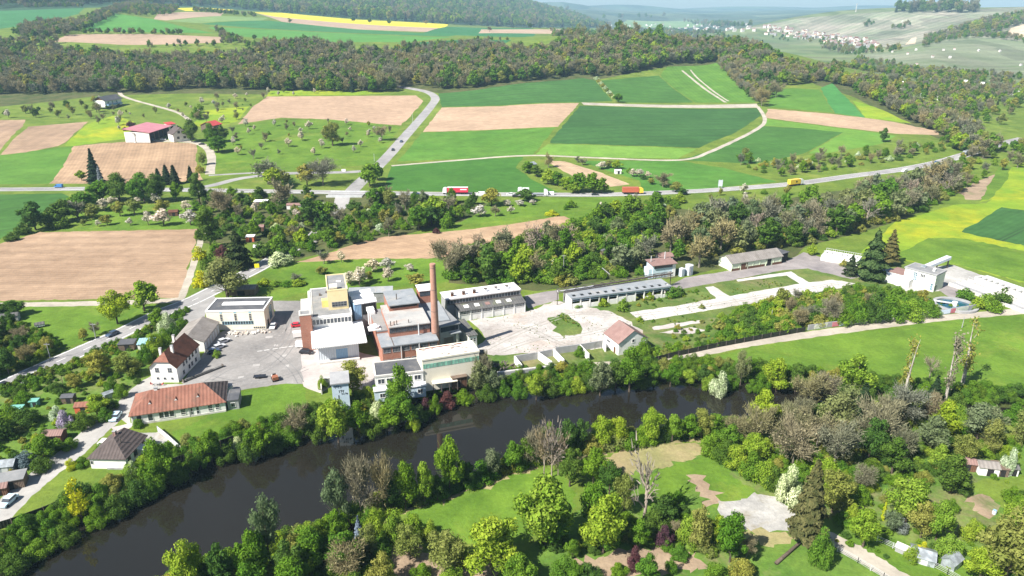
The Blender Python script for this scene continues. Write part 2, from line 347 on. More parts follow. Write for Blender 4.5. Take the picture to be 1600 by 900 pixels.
area('green_field', gm('field_i', *MG, 0.03, grain=0.12, rows=(wdir((1070,248),(1330,205)), 4, 0.2)), [(1062,250),(1112,236),(1194,197),(1250,200),(1318,207),(1256,240),(1180,256)])
area('green_field', gm('field_j', (0.10,0.22,0.03), (0.13,0.25,0.035), 0.03, grain=0.15), [(1194,196),(1198,186),(1330,202),(1400,212),(1380,224),(1300,238),(1262,240),(1318,207),(1250,200)])
area('ploughed_field', soil('soil_h', (1200,178), (1450,208), ((0.36,0.255,0.17),(0.41,0.29,0.195)), 0.05), [(1196,184),(1200,170),(1300,178),(1400,191),(1462,204),(1468,211),(1400,209),(1320,200)])
area('green_field', gm('field_k', *LG, 0.03, grain=0.15), [(1200,167),(1206,140),(1240,138),(1280,140),(1302,176)])
area('green_field', gm('field_l', (0.05,0.18,0.04), (0.06,0.2,0.05), 0.03, grain=0.15), [(1282,138),(1300,130),(1352,184),(1304,177)])
area('meadow_yellow', 'meadow_yellow', [(1332,157),(1380,172),(1424,193),(1352,184)])
# --- fields on the plateau above the woods
area('wheat_field', gm('field_m', (0.04,0.15,0.05), (0.05,0.17,0.055), 0.02, grain=0.1), [(-150,40),(-150,12),(0,12),(135,10),(122,22),(45,40),(0,45)])
area('green_field', gm('field_n', (0.06,0.20,0.03), (0.08,0.22,0.035), 0.02, grain=0.1), [(122,46),(165,19),(240,30),(335,52),(200,50)])
area('ploughed_field', soil('soil_i', (100,60), (340,62), ((0.34,0.245,0.17),(0.38,0.27,0.19)), 0.04), [(84,66),(106,54),(230,53),(352,58),(345,67),(190,70)])
area('ploughed_field', soil('soil_j', (240,28), (350,24), ((0.35,0.25,0.18),(0.38,0.28,0.2)), 0.03), [(240,30),(246,22),(350,20),(345,25),(260,32)])
area('green_field', gm('field_o', (0.16,0.25,0.08), (0.18,0.27,0.09), 0.02, grain=0.1), [(262,33),(350,25),(420,28),(410,32),(310,36)])
area('wheat_field', gm('field_p', (0.04,0.15,0.05), (0.05,0.17,0.05), 0.02, grain=0.1), [(312,37),(420,32),(560,46),(720,54),(700,57),(560,52),(400,44)])
area('green_field', gm('field_q', (0.075,0.21,0.04), (0.09,0.23,0.045), 0.02, grain=0.1), [(325,42),(400,45),(560,53),(710,58),(640,66),(520,66),(440,62),(360,56)])
area('rapeseed_field', gm('rape', (0.62,0.5,0.02), (0.68,0.56,0.03), 0.03, grain=0.1), [(276,13),(330,9),(380,12),(350,17),(290,17)])
area('rapeseed_field', 'rape', [(395,19),(440,20),(560,31),(700,38),(694,44),(600,40),(540,36),(430,26)])
area('ploughed_field', soil('soil_k', (430,28), (680,46), ((0.36,0.26,0.19),(0.40,0.29,0.21)), 0.04), [(402,21),(430,26),(540,36),(600,40),(694,44),(672,50),(560,46),(440,34)])
area('wheat_field', gm('field_r', (0.035,0.14,0.05), (0.04,0.155,0.055), 0.02, grain=0.1), [(660,52),(700,42),(780,44),(840,48),(820,58),(740,56)])
area('wheat_field', gm('field_s', (0.03,0.13,0.045), (0.036,0.145,0.05), 0.02, grain=0.1), [(620,68),(720,62),(800,62),(780,74),(690,80)])
area('ploughed_field', soil('soil_l', (750,50), (900,52), ((0.38,0.28,0.2),(0.42,0.31,0.22)), 0.03), [(748,52),(752,46),(860,46),(930,50),(900,54)])
gm('hill_green', (0.03,0.075,0.035), (0.045,0.10,0.045), 0.01, grain=0.4)
REG.append(('hill_woods_floor', 'hill_green', world([(-150,22),(150,12),(320,12),(430,19),(560,29),(700,37),(800,42),(905,43)]) + [(620,4700),(500,5600),(100,6300),(-1500,6600),(-6200,6600)]))
# --- far valley and vineyards
area('vineyard', gm('vines_near', (0.15, 0.185, 0.10), (0.20, 0.225, 0.14), 0.008, c3=(0.13, 0.20, 0.06), c3amt=0.6, cells=(0.006, 0.45, (0.20, 0.19, 0.14)), rows=(wdir((1400,90),(1560,80)), 14, 0.3), grain=0.15), [(1330,86),(1410,78),(1480,62),(1540,58),(1800,64),(1800,125),(1600,118),(1500,112),(1420,104)])
area('vineyard', gm('vines_far', (0.16, 0.19, 0.11), (0.24, 0.24, 0.17), 0.006, c3=(0.38, 0.33, 0.27), c3amt=0.9, cells=(0.007, 0.55, (0.27, 0.235, 0.19)), rows=(wdir((1300,50),(1350,30)), 42, 0.5), grain=0.2), [(1150,47),(1240,30),(1320,22),(1390,18),(1520,15),(1800,10),(1800,64),(1560,62),(1480,60),(1410,74),(1330,66),(1260,54)])
area('quarry', gm('quarry_rock', (0.50,0.38,0.26), (0.58,0.48,0.38), 0.03, grain=0.2), [(1570,56),(1580,44),(1600,38),(1700,36),(1700,62),(1600,58)])
area('quarry', 'quarry_rock', [(1414,70),(1424,60),(1432,58),(1430,68)])
area('far_field', gm('far_green', (0.14,0.24,0.08), (0.2,0.28,0.12), 0.004, c3=(0.4,0.36,0.24), c3amt=0.6, grain=0.1), [(960,40),(980,31),(1090,32),(1100,40),(1060,44)])
gm('far_land', (0.02, 0.045, 0.03), (0.10, 0.15, 0.08), 0.0016, c3=(0.02, 0.045, 0.025), c3amt=0.9, cells=(0.0022, 0.4, (0.18, 0.19, 0.12)), grain=0.1)
REG.insert(0, ('far_land', 'far_land', [(-9000, 4300), (-1500, 6000), (500, 5200), (640, 4300), (900, 3500), (2200, 3600), (6000, 4200), (17000, 13400), (-17000, 13400)]))
gm('valley_floor', (0.09, 0.14, 0.05), (0.16, 0.20, 0.08), 0.006, c3=(0.24, 0.22, 0.15), c3amt=0.4, cells=(0.008, 0.5, (0.20, 0.19, 0.11)), grain=0.3)
REG.insert(1, ('valley_floor', 'valley_floor', [(330, 1250), (480, 1100), (640, 900), (780, 820), (1300, 800), (1800, 1700), (2400, 3600), (900, 3500), (640, 4300), (200, 3000)]))
road('field_track', 'track', [(1066,110),(1080,122),(1106,142),(1134,160)], 3.0); road('field_track', 'track', [(1079,109),(1090,122),(1114,142),(1138,158)], 2.2)
# --- tracks and roads
road('field_track', 'track', [(612,259),(720,250),(825,243),(940,247),(1062,250),(1112,236),(1168,210),(1194,192),(1192,178),(1183,166)], 3.6)
road('field_track', 'track', [(-60,478),(30,476),(160,474),(240,471),(286,468)], 4.5)
road('field_track', 'track', [(282,468),(296,432),(312,380),(318,358)], 2.8)
road('farm_lane', 'track', [(328,272),(330,245),(322,230),(300,222),(250,220),(205,218)], 6)
road('farm_lane', 'track', [(296,188),(278,176),(245,166),(215,158),(192,150),(186,143)], 4)
road('main_road', 'asphalt', [(-220,297),(0,296),(150,295),(300,297),(430,299),(560,301),(680,303),(860,304),(950,304),(1080,299),(1170,293),(1250,286),(1330,275),(1400,266),(1460,255),(1500,244),(1560,226),(1600,216)], 9.5, 6)
road('slope_road', 'asphalt', [(548,300),(566,282),(590,260),(615,234),(648,196),(674,165),(680,153),(668,144),(640,138),(612,134)], 9)
road('slope_road', 'asphalt', [(584,266),(540,269),(450,271),(380,278),(330,290),(290,296)], 7)
road('slope_road', 'asphalt', [(326,274),(400,270),(450,270),(500,268)], 4)
road('valley_road', 'asphalt', [(-140,668),(-60,632),(0,606),(60,578),(130,547),(190,520),(250,490),(300,470),(350,445),(400,420),(430,403),(462,384),(500,350),(524,322),(540,304)], 8.5)
area('road_apron', 'asphalt', [(262,498),(290,478),(330,458),(338,466),(322,487),(318,500),(300,505)])
road('village_street', 'street_asphalt', [(-90,880),(-20,822),(40,764),(110,708),(160,664),(200,630),(228,604),(250,590)], 6.5)
area('village_street', 'street_asphalt', [(205,640),(190,655),(205,668),(200,640),(238,600),(282,600),(310,598),(318,612),(230,614)])
area('works_yard', 'yard_asphalt', [(300,606),(284,598),(312,560),(342,520),(360,512),(416,514),(430,486),(420,470),(470,470),(480,520),(476,600),(440,600),(372,610),(350,604)])
area('works_yard', 'pink_concrete', [(468,540),(488,530),(600,560),(640,590),(580,612),(520,600),(500,614),(474,604)])
area('works_yard', 'pale_concrete', [(742,545),(760,530),(735,502),(830,484),(868,470),(960,488),(1004,516),(1000,520),(945,545),(880,548),(770,556)])
area('works_lane', 'lane_asphalt', [(820,462),(872,452),(874,468),(824,482)])
area('works_yard', 'rough_grass', [(853,500),(880,488),(905,505),(912,520),(882,528)])
area('concrete_strip', 'white_concrete', [(984,488),(1060,477),(1120,466),(1250,443),(1300,437),(1345,444),(1250,462),(1130,481),(1002,502)])
area('concrete_strip', 'white_concrete', [(1102,449),(1115,447),(1142,464),(1122,468)])
area('concrete_strip', 'white_concrete', [(1150,437),(1236,424),(1266,442),(1252,445),(1230,430),(1152,440)])
area('concrete_strip', 'pink_concrete', [(1018,512),(1050,505),(1095,500),(1096,504),(1050,512),(1020,516)])
area('concrete_strip', 'pink_concrete', [(1030,520),(1060,514),(1080,512),(1105,516),(1080,522)])
area('works_lane', 'lane_asphalt', [(1048,446),(1070,434),(1130,424),(1220,411),(1256,394),(1290,404),(1330,420),(1346,432),(1330,436),(1262,420),(1225,422),(1130,440),(1062,452)])
road('river_path', 'track', [(590,640),(660,618),(760,594),(830,585),(880,578),(950,570),(1015,566),(1090,552),(1160,538),(1300,518),(1460,498),(1600,486),(1800,468)], 4.6)
area('plant_yard', 'plant_concrete', [(1392,440),(1420,420),(1490,414),(1600,452),(1800,520),(1800,540),(1600,470),(1530,455),(1500,462),(1470,455),(1410,455)])
area('plant_yard', 'lane_asphalt', [(1462,450),(1478,446),(1500,452),(1505,462),(1490,468)])
area('garage_drive', 'pink_concrete', [(176,668),(210,660),(206,668),(180,680)])
area('garage_drive', 'gravel', [(204,678),(256,674),(262,690),(232,698),(228,684)])
road('meadow_path', 'dry_grass', [(560,828),(630,796),(700,772),(770,750),(838,728),(940,706),(1090,686)], 2.2)
road('gravel_lane', 'track', [(1256,826),(1290,838),(1330,858),(1380,888),(1420,915),(1480,960)], 4.4)
road('river_path', 'track', [(120,808),(180,790),(230,766)], 2)

# --- the river
RZ = -2.5
far_bank = [(-200,985),(-60,912),(0,884),(110,826),(230,764),(330,718),(420,692),(500,672),(560,652),(640,630),(700,614),(780,604),(860,604),(930,601),(1000,592),(1090,591),(1170,600),(1260,612),(1350,615),(1420,626),(1520,634),(1620,640),(1800,655)]
near_bank = [(1800,690),(1620,664),(1500,655),(1400,650),(1300,655),(1230,662),(1160,668),(1080,680),(1000,690),(930,700),(840,716),(780,736),(700,766),(640,784),(560,812),(450,852),(330,890),(220,935),(60,1010),(-60,1080)]
RIV = catmull([plane(*p, RZ)[:2] for p in far_bank], 4) + catmull([plane(*p, RZ)[:2] for p in near_bank], 4)
_rv = np.array(RIV)
def riv_dist(X, Y):
    P = np.stack([X, Y], -1)[:, None]; A = _rv[None]; B = np.roll(_rv, -1, 0)[None]
    t = np.clip(((P - A) * (B - A)).sum(-1) / (((B - A) ** 2).sum(-1) + 1e-9), 0, 1)
    return np.sqrt((((A + (B - A) * t[..., None]) - P) ** 2).sum(-1)).min(1)
def inside(poly, X, Y):
    poly = np.asarray(poly); x1, y1 = poly[:, 0], poly[:, 1]; x2, y2 = np.roll(x1, -1), np.roll(y1, -1)
    X = np.atleast_1d(X)[:, None]; Y = np.atleast_1d(Y)[:, None]
    c = ((y1 > Y) != (y2 > Y)) & (X < (x2 - x1) * (Y - y1) / (y2 - y1 + 1e-12) + x1)
    return c.sum(1) % 2 == 1
REG.append(('river_bank', 'bank_soil', ribbon(catmull([plane(*p, RZ)[:2] for p in far_bank], 4), 12)))
REG.append(('river_bank', 'bank_soil', ribbon(catmull([plane(*p, RZ)[:2] for p in near_bank], 4), 10)))
REG.append(('river', 'river', RIV))

# embankment that carries the main road over the valley road
_mr = np.array(LINES['main_road'][0])
def line_dist(L, X, Y):
    P = np.stack([X, Y], -1)[:, None]; A = L[None, :-1]; B = L[None, 1:]
    t = np.clip(((P - A) * (B - A)).sum(-1) / ((B - A) ** 2).sum(-1), 0, 1)
    return np.sqrt((((A + (B - A) * t[..., None]) - P) ** 2).sum(-1)).min(1)
_dip = np.array([gnd(533,309)[:2], gnd(520,322)[:2], gnd(500,348)[:2], gnd(470,376)[:2]])
def hfull(X, Y):
    X = np.atleast_1d(np.asarray(X, float)); Y = np.atleast_1d(np.asarray(Y, float))
    z = hbase(X, Y)
    dn = (Y > 250) & (Y < 400) & (np.abs(X) < 200)
    if dn.any():
        e_ = np.clip(1.5 - line_dist(_dip, X[dn], Y[dn]) / 7.0, 0, 1); z[dn] -= 3.3 * e_ * e_ * (3 - 2 * e_) * np.clip((Y[dn] - 262) / 60, 0, 1)
    near = Y < 420
    if near.any():
        d = riv_dist(X[near], Y[near]); ins = inside(RIV, X[near], Y[near])
        k = np.clip(d / 5.0, 0, 1)
        z[near] += np.where(ins, RZ, RZ * (1 - k * k * (3 - 2 * k)))
    return z

# --- triangulate everything together (in coordinates that keep straight lines straight)
def tos(X, Y): return (X / Y * FPX, 112000.0 / Y)
def tol(X, Y): return (X / Y * 1000.0, math.log(Y) * 1136.0)
vs, es, fs = [], [], []
for Y in np.geomspace(55, 13500, 300):
    for u in np.linspace(-1.35, 1.35, 121):
        vs.append(Vector(tol((u + RN.uniform(-.002, .002)) * Y, Y)))
POL = []
for name, key, w in REG:
    sp_ = [tos(x, max(y, 56)) for x, y in w]
    sp_ = [p for i, p in enumerate(sp_) if math.hypot(p[0] - sp_[i - 1][0], p[1] - sp_[i - 1][1]) > 0.02]
    d = seg_dense(sp_, True, 8 if name != 'river' else 14)
    d = seg_dense([tol(p[0] / FPX * 112000.0 / p[1], 112000.0 / p[1]) for p in d], True, 14)
    amp = 0 if name in ('river', 'river_bank', 'far_land', 'valley_floor') else {'dry_grass': 1.3, 'bare_earth': 1.2, 'gravel': 0.9, 'rough_grass': 1.2, 'pale_concrete': 0.7, 'pink_concrete': 0.35, 'white_concrete': 0.35, 'plant_concrete': 0.4, 'asphalt': 0.12, 'street_asphalt': 0.2, 'yard_asphalt': 0.2, 'track': 0.28, 'lane_asphalt': 0.4}.get(key, 0.7)
    d = [(x + RN.normal() * amp * 620 / math.exp(y / 1136.0), y + RN.normal() * amp * 620 / math.exp(y / 1136.0)) for x, y in d]
    POL.append(d)
    i0 = len(vs); vs += [Vector(p) for p in d]
    es += [(i0 + i, i0 + (i + 1) % len(d)) for i in range(len(d))]
ov, oe, of, _, _, orf = delaunay_2d_cdt(vs, es, fs, 0, 0.01, False)
OV = np.array([(v[0], v[1]) for v in ov])
_Y = np.exp(OV[:, 1] / 1136.0); XY = np.stack([OV[:, 0] / 1000.0 * _Y, _Y], -1)
ZZ = hfull(XY[:, 0], XY[:, 1])
TRI = np.array([list(f) for f in of]); CEN = OV[TRI].mean(1)
REGID = np.full(len(TRI), -1)
for i, p in enumerate(POL):
    p = np.array(p); lo, hi = p.min(0), p.max(0)
    c = np.nonzero(((CEN >= lo) & (CEN <= hi)).all(1))[0]
    for j in range(0, len(c), 5000):
        cc = c[j:j + 5000]; REGID[cc[inside(p, CEN[cc, 0], CEN[cc, 1])]] = i
KEYS = sorted(set((n, k) for n, k, _ in REG)) + [('ground', 'meadow')]
by = {k: [] for k in KEYS}
for f, i in zip(of, REGID):
    by[(REG[i][0], REG[i][1]) if i >= 0 else ('ground', 'meadow')].append(f)

# river water
b = NB('river'); P = b.pos()
nr = b.noise(P, 0.35, 4, 0.6); b.bump(nr, 0.02, 0.12)
b.p.inputs['Specular IOR Level'].default_value = 0.5
GM['river'] = b.done(b.mix(b.ramp(b.noise(P, 0.02, 3), 0.3, 0.7), (0.013, 0.012, 0.009), (0.018, 0.016, 0.012)), 0.03)
def link(name, me, mat=None, parent=None):
    o = bpy.data.objects.new(name, me); COL.objects.link(o)
    if mat is not None:
        for m_ in (mat if isinstance(mat, (list, tuple)) else [mat]): me.materials.append(m_)
    if parent is not None: o.parent = parent
    return o
for (name, key), faces in by.items():
    if not faces: continue
    used = sorted({i for f in faces for i in f}); ix = {v: j for j, v in enumerate(used)}
    me = bpy.data.meshes.new(name)
    zz = [RZ if name == 'river' else float(ZZ[i]) for i in used]
    me.from_pydata([(XY[i][0], XY[i][1], z) for i, z in zip(used, zz)], [], [[ix[i] for i in f] for f in faces])
    if me.polygons[0].normal.z < 0: me.flip_normals()
    for p_ in me.polygons: p_.use_smooth = True
    o = link(name, me, GM[key]); o['kind'] = 'structure'
# ground behind and below the camera
me = bpy.data.meshes.new('ground')
me.from_pydata([(-500, -400, 0), (500, -400, 0), (500, 55, 0), (-500, 55, 0)], [], [(0, 1, 2, 3)])
link('ground', me, GM['meadow'])['kind'] = 'structure'

# ------------------------------------------------------------------ air
HZ = bpy.data.materials.new('haze'); HZ.use_nodes = True
t_ = HZ.node_tree; t_.nodes.clear()
o_ = t_.nodes.new('ShaderNodeOutputMaterial'); v_ = t_.nodes.new('ShaderNodeVolumePrincipled')
v_.inputs['Color'].default_value = (0.50, 0.79, 1, 1); v_.inputs['Density'].default_value = 0.0001; v_.inputs['Anisotropy'].default_value = 0.0
t_.links.new(v_.outputs[0], o_.inputs['Volume'])
me = bpy.data.meshes.new('haze'); bm = bmesh.new()
bmesh.ops.create_cube(bm, size=1, matrix=Matrix.Translation((0, 6700, 148.0)) @ Matrix.Diagonal((38000, 14600, 304, 1)))
bm.to_mesh(me); bm.free()
hz = link('haze', me, HZ); hz['kind'] = 'stuff'; hz['label'] = 'pale blue haze over the far valley and hills'
# ------------------------------------------------------------------ foliage
def leaf_mat(name, c1, c2, trans=0.28, hue=0.25):
    b = NB(name)
    at = b.n('ShaderNodeAttribute', attribute_name='tint').outputs['Fac']
    rnd = b.n('ShaderNodeObjectInfo').outputs['Random']
    col = b.mix(at, c1, c2)
    k = b.math('MULTIPLY_ADD', rnd, hue * 2, 1 - hue)
    k2 = b.math('MULTIPLY_ADD', b.math('FRACT', b.math('MULTIPLY', rnd, 7.31)), hue * 1.4, 1 - hue * 0.7)
    col = b.mix(1.0, col, b.n('ShaderNodeCombineColor', i_0=k, i_1=b.math('MULTIPLY_ADD', k, 0.5, 0.5), i_2=k2).outputs[0], 'MULTIPLY')
    d = b.n('ShaderNodeBsdfDiffuse', i_Color=col); t = b.n('ShaderNodeBsdfTranslucent', i_Color=b.mix(1.0, col, (trans * 1.7,) * 3, 'MULTIPLY'))
    mx = b.n('ShaderNodeAddShader'); b.t.links.new(d.outputs[0], mx.inputs[0]); b.t.links.new(t.outputs[0], mx.inputs[1])
    b.t.links.new(mx.outputs[0], b.out.inputs[0]); b.t.nodes.remove(b.p)
    return b.m
LM = {
 'lime': leaf_mat('leaves_lime', (0.10, 0.18, 0.014), (0.235, 0.305, 0.035)),
 'green': leaf_mat('leaves_green', (0.052, 0.12, 0.011), (0.125, 0.215, 0.022)),
 'dark': leaf_mat('leaves_dark', (0.036, 0.080, 0.013), (0.09, 0.15, 0.026)),
 'olive': leaf_mat('leaves_olive', (0.13, 0.15, 0.030), (0.24, 0.24, 0.06)),
 'grey': leaf_mat('leaves_grey_green', (0.085, 0.11, 0.045), (0.175, 0.205, 0.10)),
 'bud': leaf_mat('twigs_budding', (0.125, 0.118, 0.068), (0.245, 0.232, 0.135), 0.1),
 'bare': leaf_mat('twigs_bare', (0.16, 0.135, 0.10), (0.28, 0.24, 0.18), 0.05),
 'blossom': leaf_mat('blossom', (0.20, 0.21, 0.10), (0.70, 0.62, 0.57), 0.2, 0.12),
 'cream': leaf_mat('cream_flowers', (0.13, 0.21, 0.05), (0.62, 0.66, 0.46), 0.2, 0.12),
 'conifer': leaf_mat('needles', (0.016, 0.032, 0.014), (0.048, 0.068, 0.030), 0.05),
 'spruce': leaf_mat('needles_brown', (0.045, 0.055, 0.018), (0.12, 0.115, 0.04), 0.05),
 'blue': leaf_mat('needles_blue', (0.09, 0.11, 0.12), (0.22, 0.26, 0.28), 0.05),
 'sequoia': leaf_mat('needles_sequoia', (0.030, 0.060, 0.020), (0.075, 0.115, 0.038), 0.05),
 'purple': leaf_mat('leaves_purple', (0.05, 0.022, 0.024), (0.13, 0.06, 0.06)),
 'lilac': leaf_mat('lilac_flowers', (0.12, 0.15, 0.08), (0.42, 0.36, 0.50)),
 'yellow': leaf_mat('leaves_yellow', (0.24, 0.27, 0.012), (0.46, 0.44, 0.02)),
}
def bark(name, a, c):
    b = NB(name); P = b.obj(); return b.done(b.mix(b.ramp(b.noise(P, 1.5, 4, 0.7), 0.35, 0.65), a, c), 0.95)
BK = bark('bark', (0.07, 0.055, 0.04), (0.14, 0.11, 0.085)); BKP = bark('bark_pale', (0.26, 0.23, 0.19), (0.50, 0.46, 0.40)); BKG = bark('bark_grey', (0.13, 0.115, 0.09), (0.24, 0.215, 0.17)); BKL = bark('bark_bleached', (0.24, 0.20, 0.16), (0.38, 0.32, 0.26))

def cards(C, N, A, B, tint, rs):
    """diamond leaves / clumps: centres, normals, half length, half width"""
    n = len(C)
    N = N / (np.linalg.norm(N, axis=1, keepdims=True) + 1e-9)
    r = rs.normal(size=(n, 3)); T = np.cross(N, r); T /= np.linalg.norm(T, axis=1, keepdims=True) + 1e-9
    Bn = np.cross(N, T)
    A = np.asarray(A)[:, None]; B = np.asarray(B)[:, None]
    bend = N * (A * 0.25)
    V = np.stack([C - T * A - bend, C - Bn * B, C + T * A - bend, C + Bn * B], 1).reshape(-1, 3)
    return V, np.repeat(tint, 4)
def strips(C, D, L, w, tint, rs):
    n = len(C); D = D / (np.linalg.norm(D, axis=1, keepdims=True) + 1e-9)
    T = np.cross(D, rs.normal(size=(n, 3))); T /= np.linalg.norm(T, axis=1, keepdims=True) + 1e-9
    L = np.asarray(L)[:, None]; w = np.asarray(w)[:, None]
    V = np.stack([C - T * w, C + T * w, C + D * L + T * w * .3, C + D * L - T * w * .3], 1).reshape(-1, 3)
    return V, np.repeat(tint, 4)
def quad_mesh(name, V, tint, mat):
    n = len(V) // 4
    me = bpy.data.meshes.new(name)
    me.vertices.add(len(V)); me.vertices.foreach_set('co', V.astype(np.float32).ravel())
    me.loops.add(4 * n); me.loops.foreach_set('vertex_index', np.arange(4 * n, dtype=np.int32))
    me.polygons.add(n); me.polygons.foreach_set('loop_start', np.arange(0, 4 * n, 4, dtype=np.int32))
    at = me.attributes.new('tint', 'FLOAT', 'POINT'); at.data.foreach_set('value', np.clip(tint, 0, 1).astype(np.float32))
    me.materials.append(mat); me.update(calc_edges=True); return me
def tubes(name, segs, mat, sides=6):
    """segs: list of polylines [(p, r), ...] -> one mesh"""
    vv, ff = [], []
    for pl in segs:
        base = len(vv)
        for i, (p, r) in enumerate(pl):
            p = Vector(p); a = Vector(pl[max(i - 1, 0)][0]); c = Vector(pl[min(i + 1, len(pl) - 1)][0])
            d = (c - a).normalized(); t = d.cross(Vector((0.3, 1, 0.1))).normalized(); bb = d.cross(t)
            for k in range(sides):
                an = 2 * math.pi * k / sides
                vv.append(p + (t * math.cos(an) + bb * math.sin(an)) * r)
        for i in range(len(pl) - 1):
            for k in range(sides):
                k2 = (k + 1) % sides
                ff.append((base + i * sides + k, base + i * sides + k2, base + (i + 1) * sides + k2, base + (i + 1) * sides + k))
        ff.append(tuple(base + (len(pl) - 1) * sides + k for k in range(sides)))
    me = bpy.data.meshes.new(name); me.from_pydata([tuple(v) for v in vv], [], ff)
    for p in me.polygons: p.use_smooth = True
    if mat: me.materials.append(mat)
    return me

def limb(rs, p, d, L, r, n=4, droop=0.0, wob=0.25):
    out = [(tuple(p), r)]; p = np.array(p, float); d = np.array(d, float)
    for i in range(n):
        d = d + rs.normal(size=3) * wob * 0.5 + np.array((0, 0, -droop)); d /= np.linalg.norm(d)
        p = p + d * L / n; out.append((tuple(p), r * (1 - (i + 1) / (n + 0.4))))
    return out

# every prototype is modelled 10 m tall and scaled to each tree
def proto_broad(seed, pal, nl, ls, rx=4.0, base=1.3, lob=24, open_=0.0, twig=0):
    rs = np.random.RandomState(seed)
    H = 10.0; cz = (H + base) / 2; rz = (H - base) / 2
    P, Nn, T, Sz = [], [], [], []
    L = []
    for i in range(lob):
        z = rs.uniform(-0.85, 0.78); a = i * 2.4 + rs.uniform(-.5, .5); rr = math.sqrt(max(0.05, 1 - z * z)) * rs.uniform(0.35, 0.92)
        rad = rs.uniform(0.19, 0.42) * (1 - 0.2 * abs(z)) * rx
        L.append((rx * rr * math.cos(a) * 0.95, rx * rr * math.sin(a) * 0.95, cz + rz * z * 0.82, rad, rs.uniform(0, 1)))
    a0 = rs.uniform(-math.pi, math.pi); L = [l for l in L if not (abs((math.atan2(l[1], l[0]) - a0 + math.pi) % 6.283 - math.pi) < 0.75 and l[2] > cz - 1)] or L
    sx, sy = rs.uniform(-.5, .5, 2); L = [(l[0] + sx * (l[2] - cz) * .25, l[1] + sy * (l[2] - cz) * .25, l[2], l[3], l[4]) for l in L]
    L.append((0, 0, H - 0.32 * rx, 0.36 * rx, 0.6)); L.append((0, 0, cz, 0.55 * rx, 0.4))
    w = np.array([l[3] ** 2 for l in L]); w /= w.sum()
    pick = rs.choice(len(L), nl, p=w); L = np.array(L)[pick]
    D = rs.normal(size=(nl, 3)); D[:, 2] += 0.25; D /= np.linalg.norm(D, axis=1, keepdims=True)
    rad = rs.uniform(0.5, 1.12, nl) + (rs.uniform(0, 1, nl) < .08) * rs.uniform(0, .35, nl)
    C = L[:, :3] + D * L[:, 3:4] * rad[:, None]
    N = D + rs.normal(size=(nl, 3)) * 0.45
    tint = 0.45 * L[:, 4] + 0.55 * rs.uniform(0, 1, nl) ** 1.2
    s = ls * rs.uniform(0.3, 1.0, nl) ** 1.5 * 1.75
    V, t = cards(C, N, s, s * rs.uniform(0.4, 0.8, nl), tint, rs)
    if twig:
        ang = rs.uniform(0, 6.28, twig); st = np.stack([np.cos(ang) * .3, np.sin(ang) * .3, rs.uniform(base, H * .6, twig)], 1)
        D2 = rs.normal(size=(twig, 3)); D2[:, 2] = np.abs(D2[:, 2]) + 0.3
        V2, t2 = strips(st + D2 * 0.6, D2, rs.uniform(1, 3, twig), np.full(twig, 0.05), rs.uniform(0, .5, twig), rs)
        V = np.concatenate([V, V2]); t = np.concatenate([t, t2])
    crown = quad_mesh('crown', V, t, LM[pal])
    sg = [[((0, 0, -0.6), 0.30), ((0.02, 0, 1), 0.24), ((0.1, 0.05, base + 1.2), 0.19), ((0.05, 0.1, cz + 1), 0.09), ((0, 0, H * 0.88), 0.03)]]
    for i in range(6):
        a = i * 1.05 + rs.uniform(0, .6); z = base * 0.8 + rs.uniform(0.2, 2.6)
        sg.append(limb(rs, (0.05, 0.05, z), (math.cos(a), math.sin(a), 0.9), rx * 0.95, 0.11, 4))
    return tubes('trunk', sg, BK), crown
def proto_bush(seed, pal, nl, ls, flat=0.9):
    rs = np.random.RandomState(seed); H = 10.0
    L = []
    for i in range(17):
        a = i * 2.4; rr = 5.4 * math.sqrt(rs.uniform(0.02, 1)); rad = rs.uniform(1.3, 3.0); L.append((rr * math.cos(a), rr * math.sin(a), rs.uniform(1.6, max(2.0, 7.6 - rr * 0.75)), rad, rs.uniform(0, 1)))
    L.append((0.5, 0, 7.2, 2.6, .5))
    w = np.array([l[3] ** 2 for l in L]); w /= w.sum(); L = np.array(L)[rs.choice(len(L), nl, p=w)]
    D = rs.normal(size=(nl, 3)); D[:, 2] += 0.3; D /= np.linalg.norm(D, axis=1, keepdims=True)
    C = L[:, :3] + D * L[:, 3:4] * rs.uniform(0.65, 1.1, nl)[:, None]; C[:, 2] = np.maximum(C[:, 2], rs.uniform(0, 0.5, nl))
    s = ls * rs.uniform(0.6, 1.3, nl)
    V, t = cards(C, D + rs.normal(size=(nl, 3)) * 0.45, s, s * 0.65, 0.45 * L[:, 4] + 0.55 * rs.uniform(0, 1, nl), rs)
    return None, quad_mesh('foliage', V, t, LM[pal])
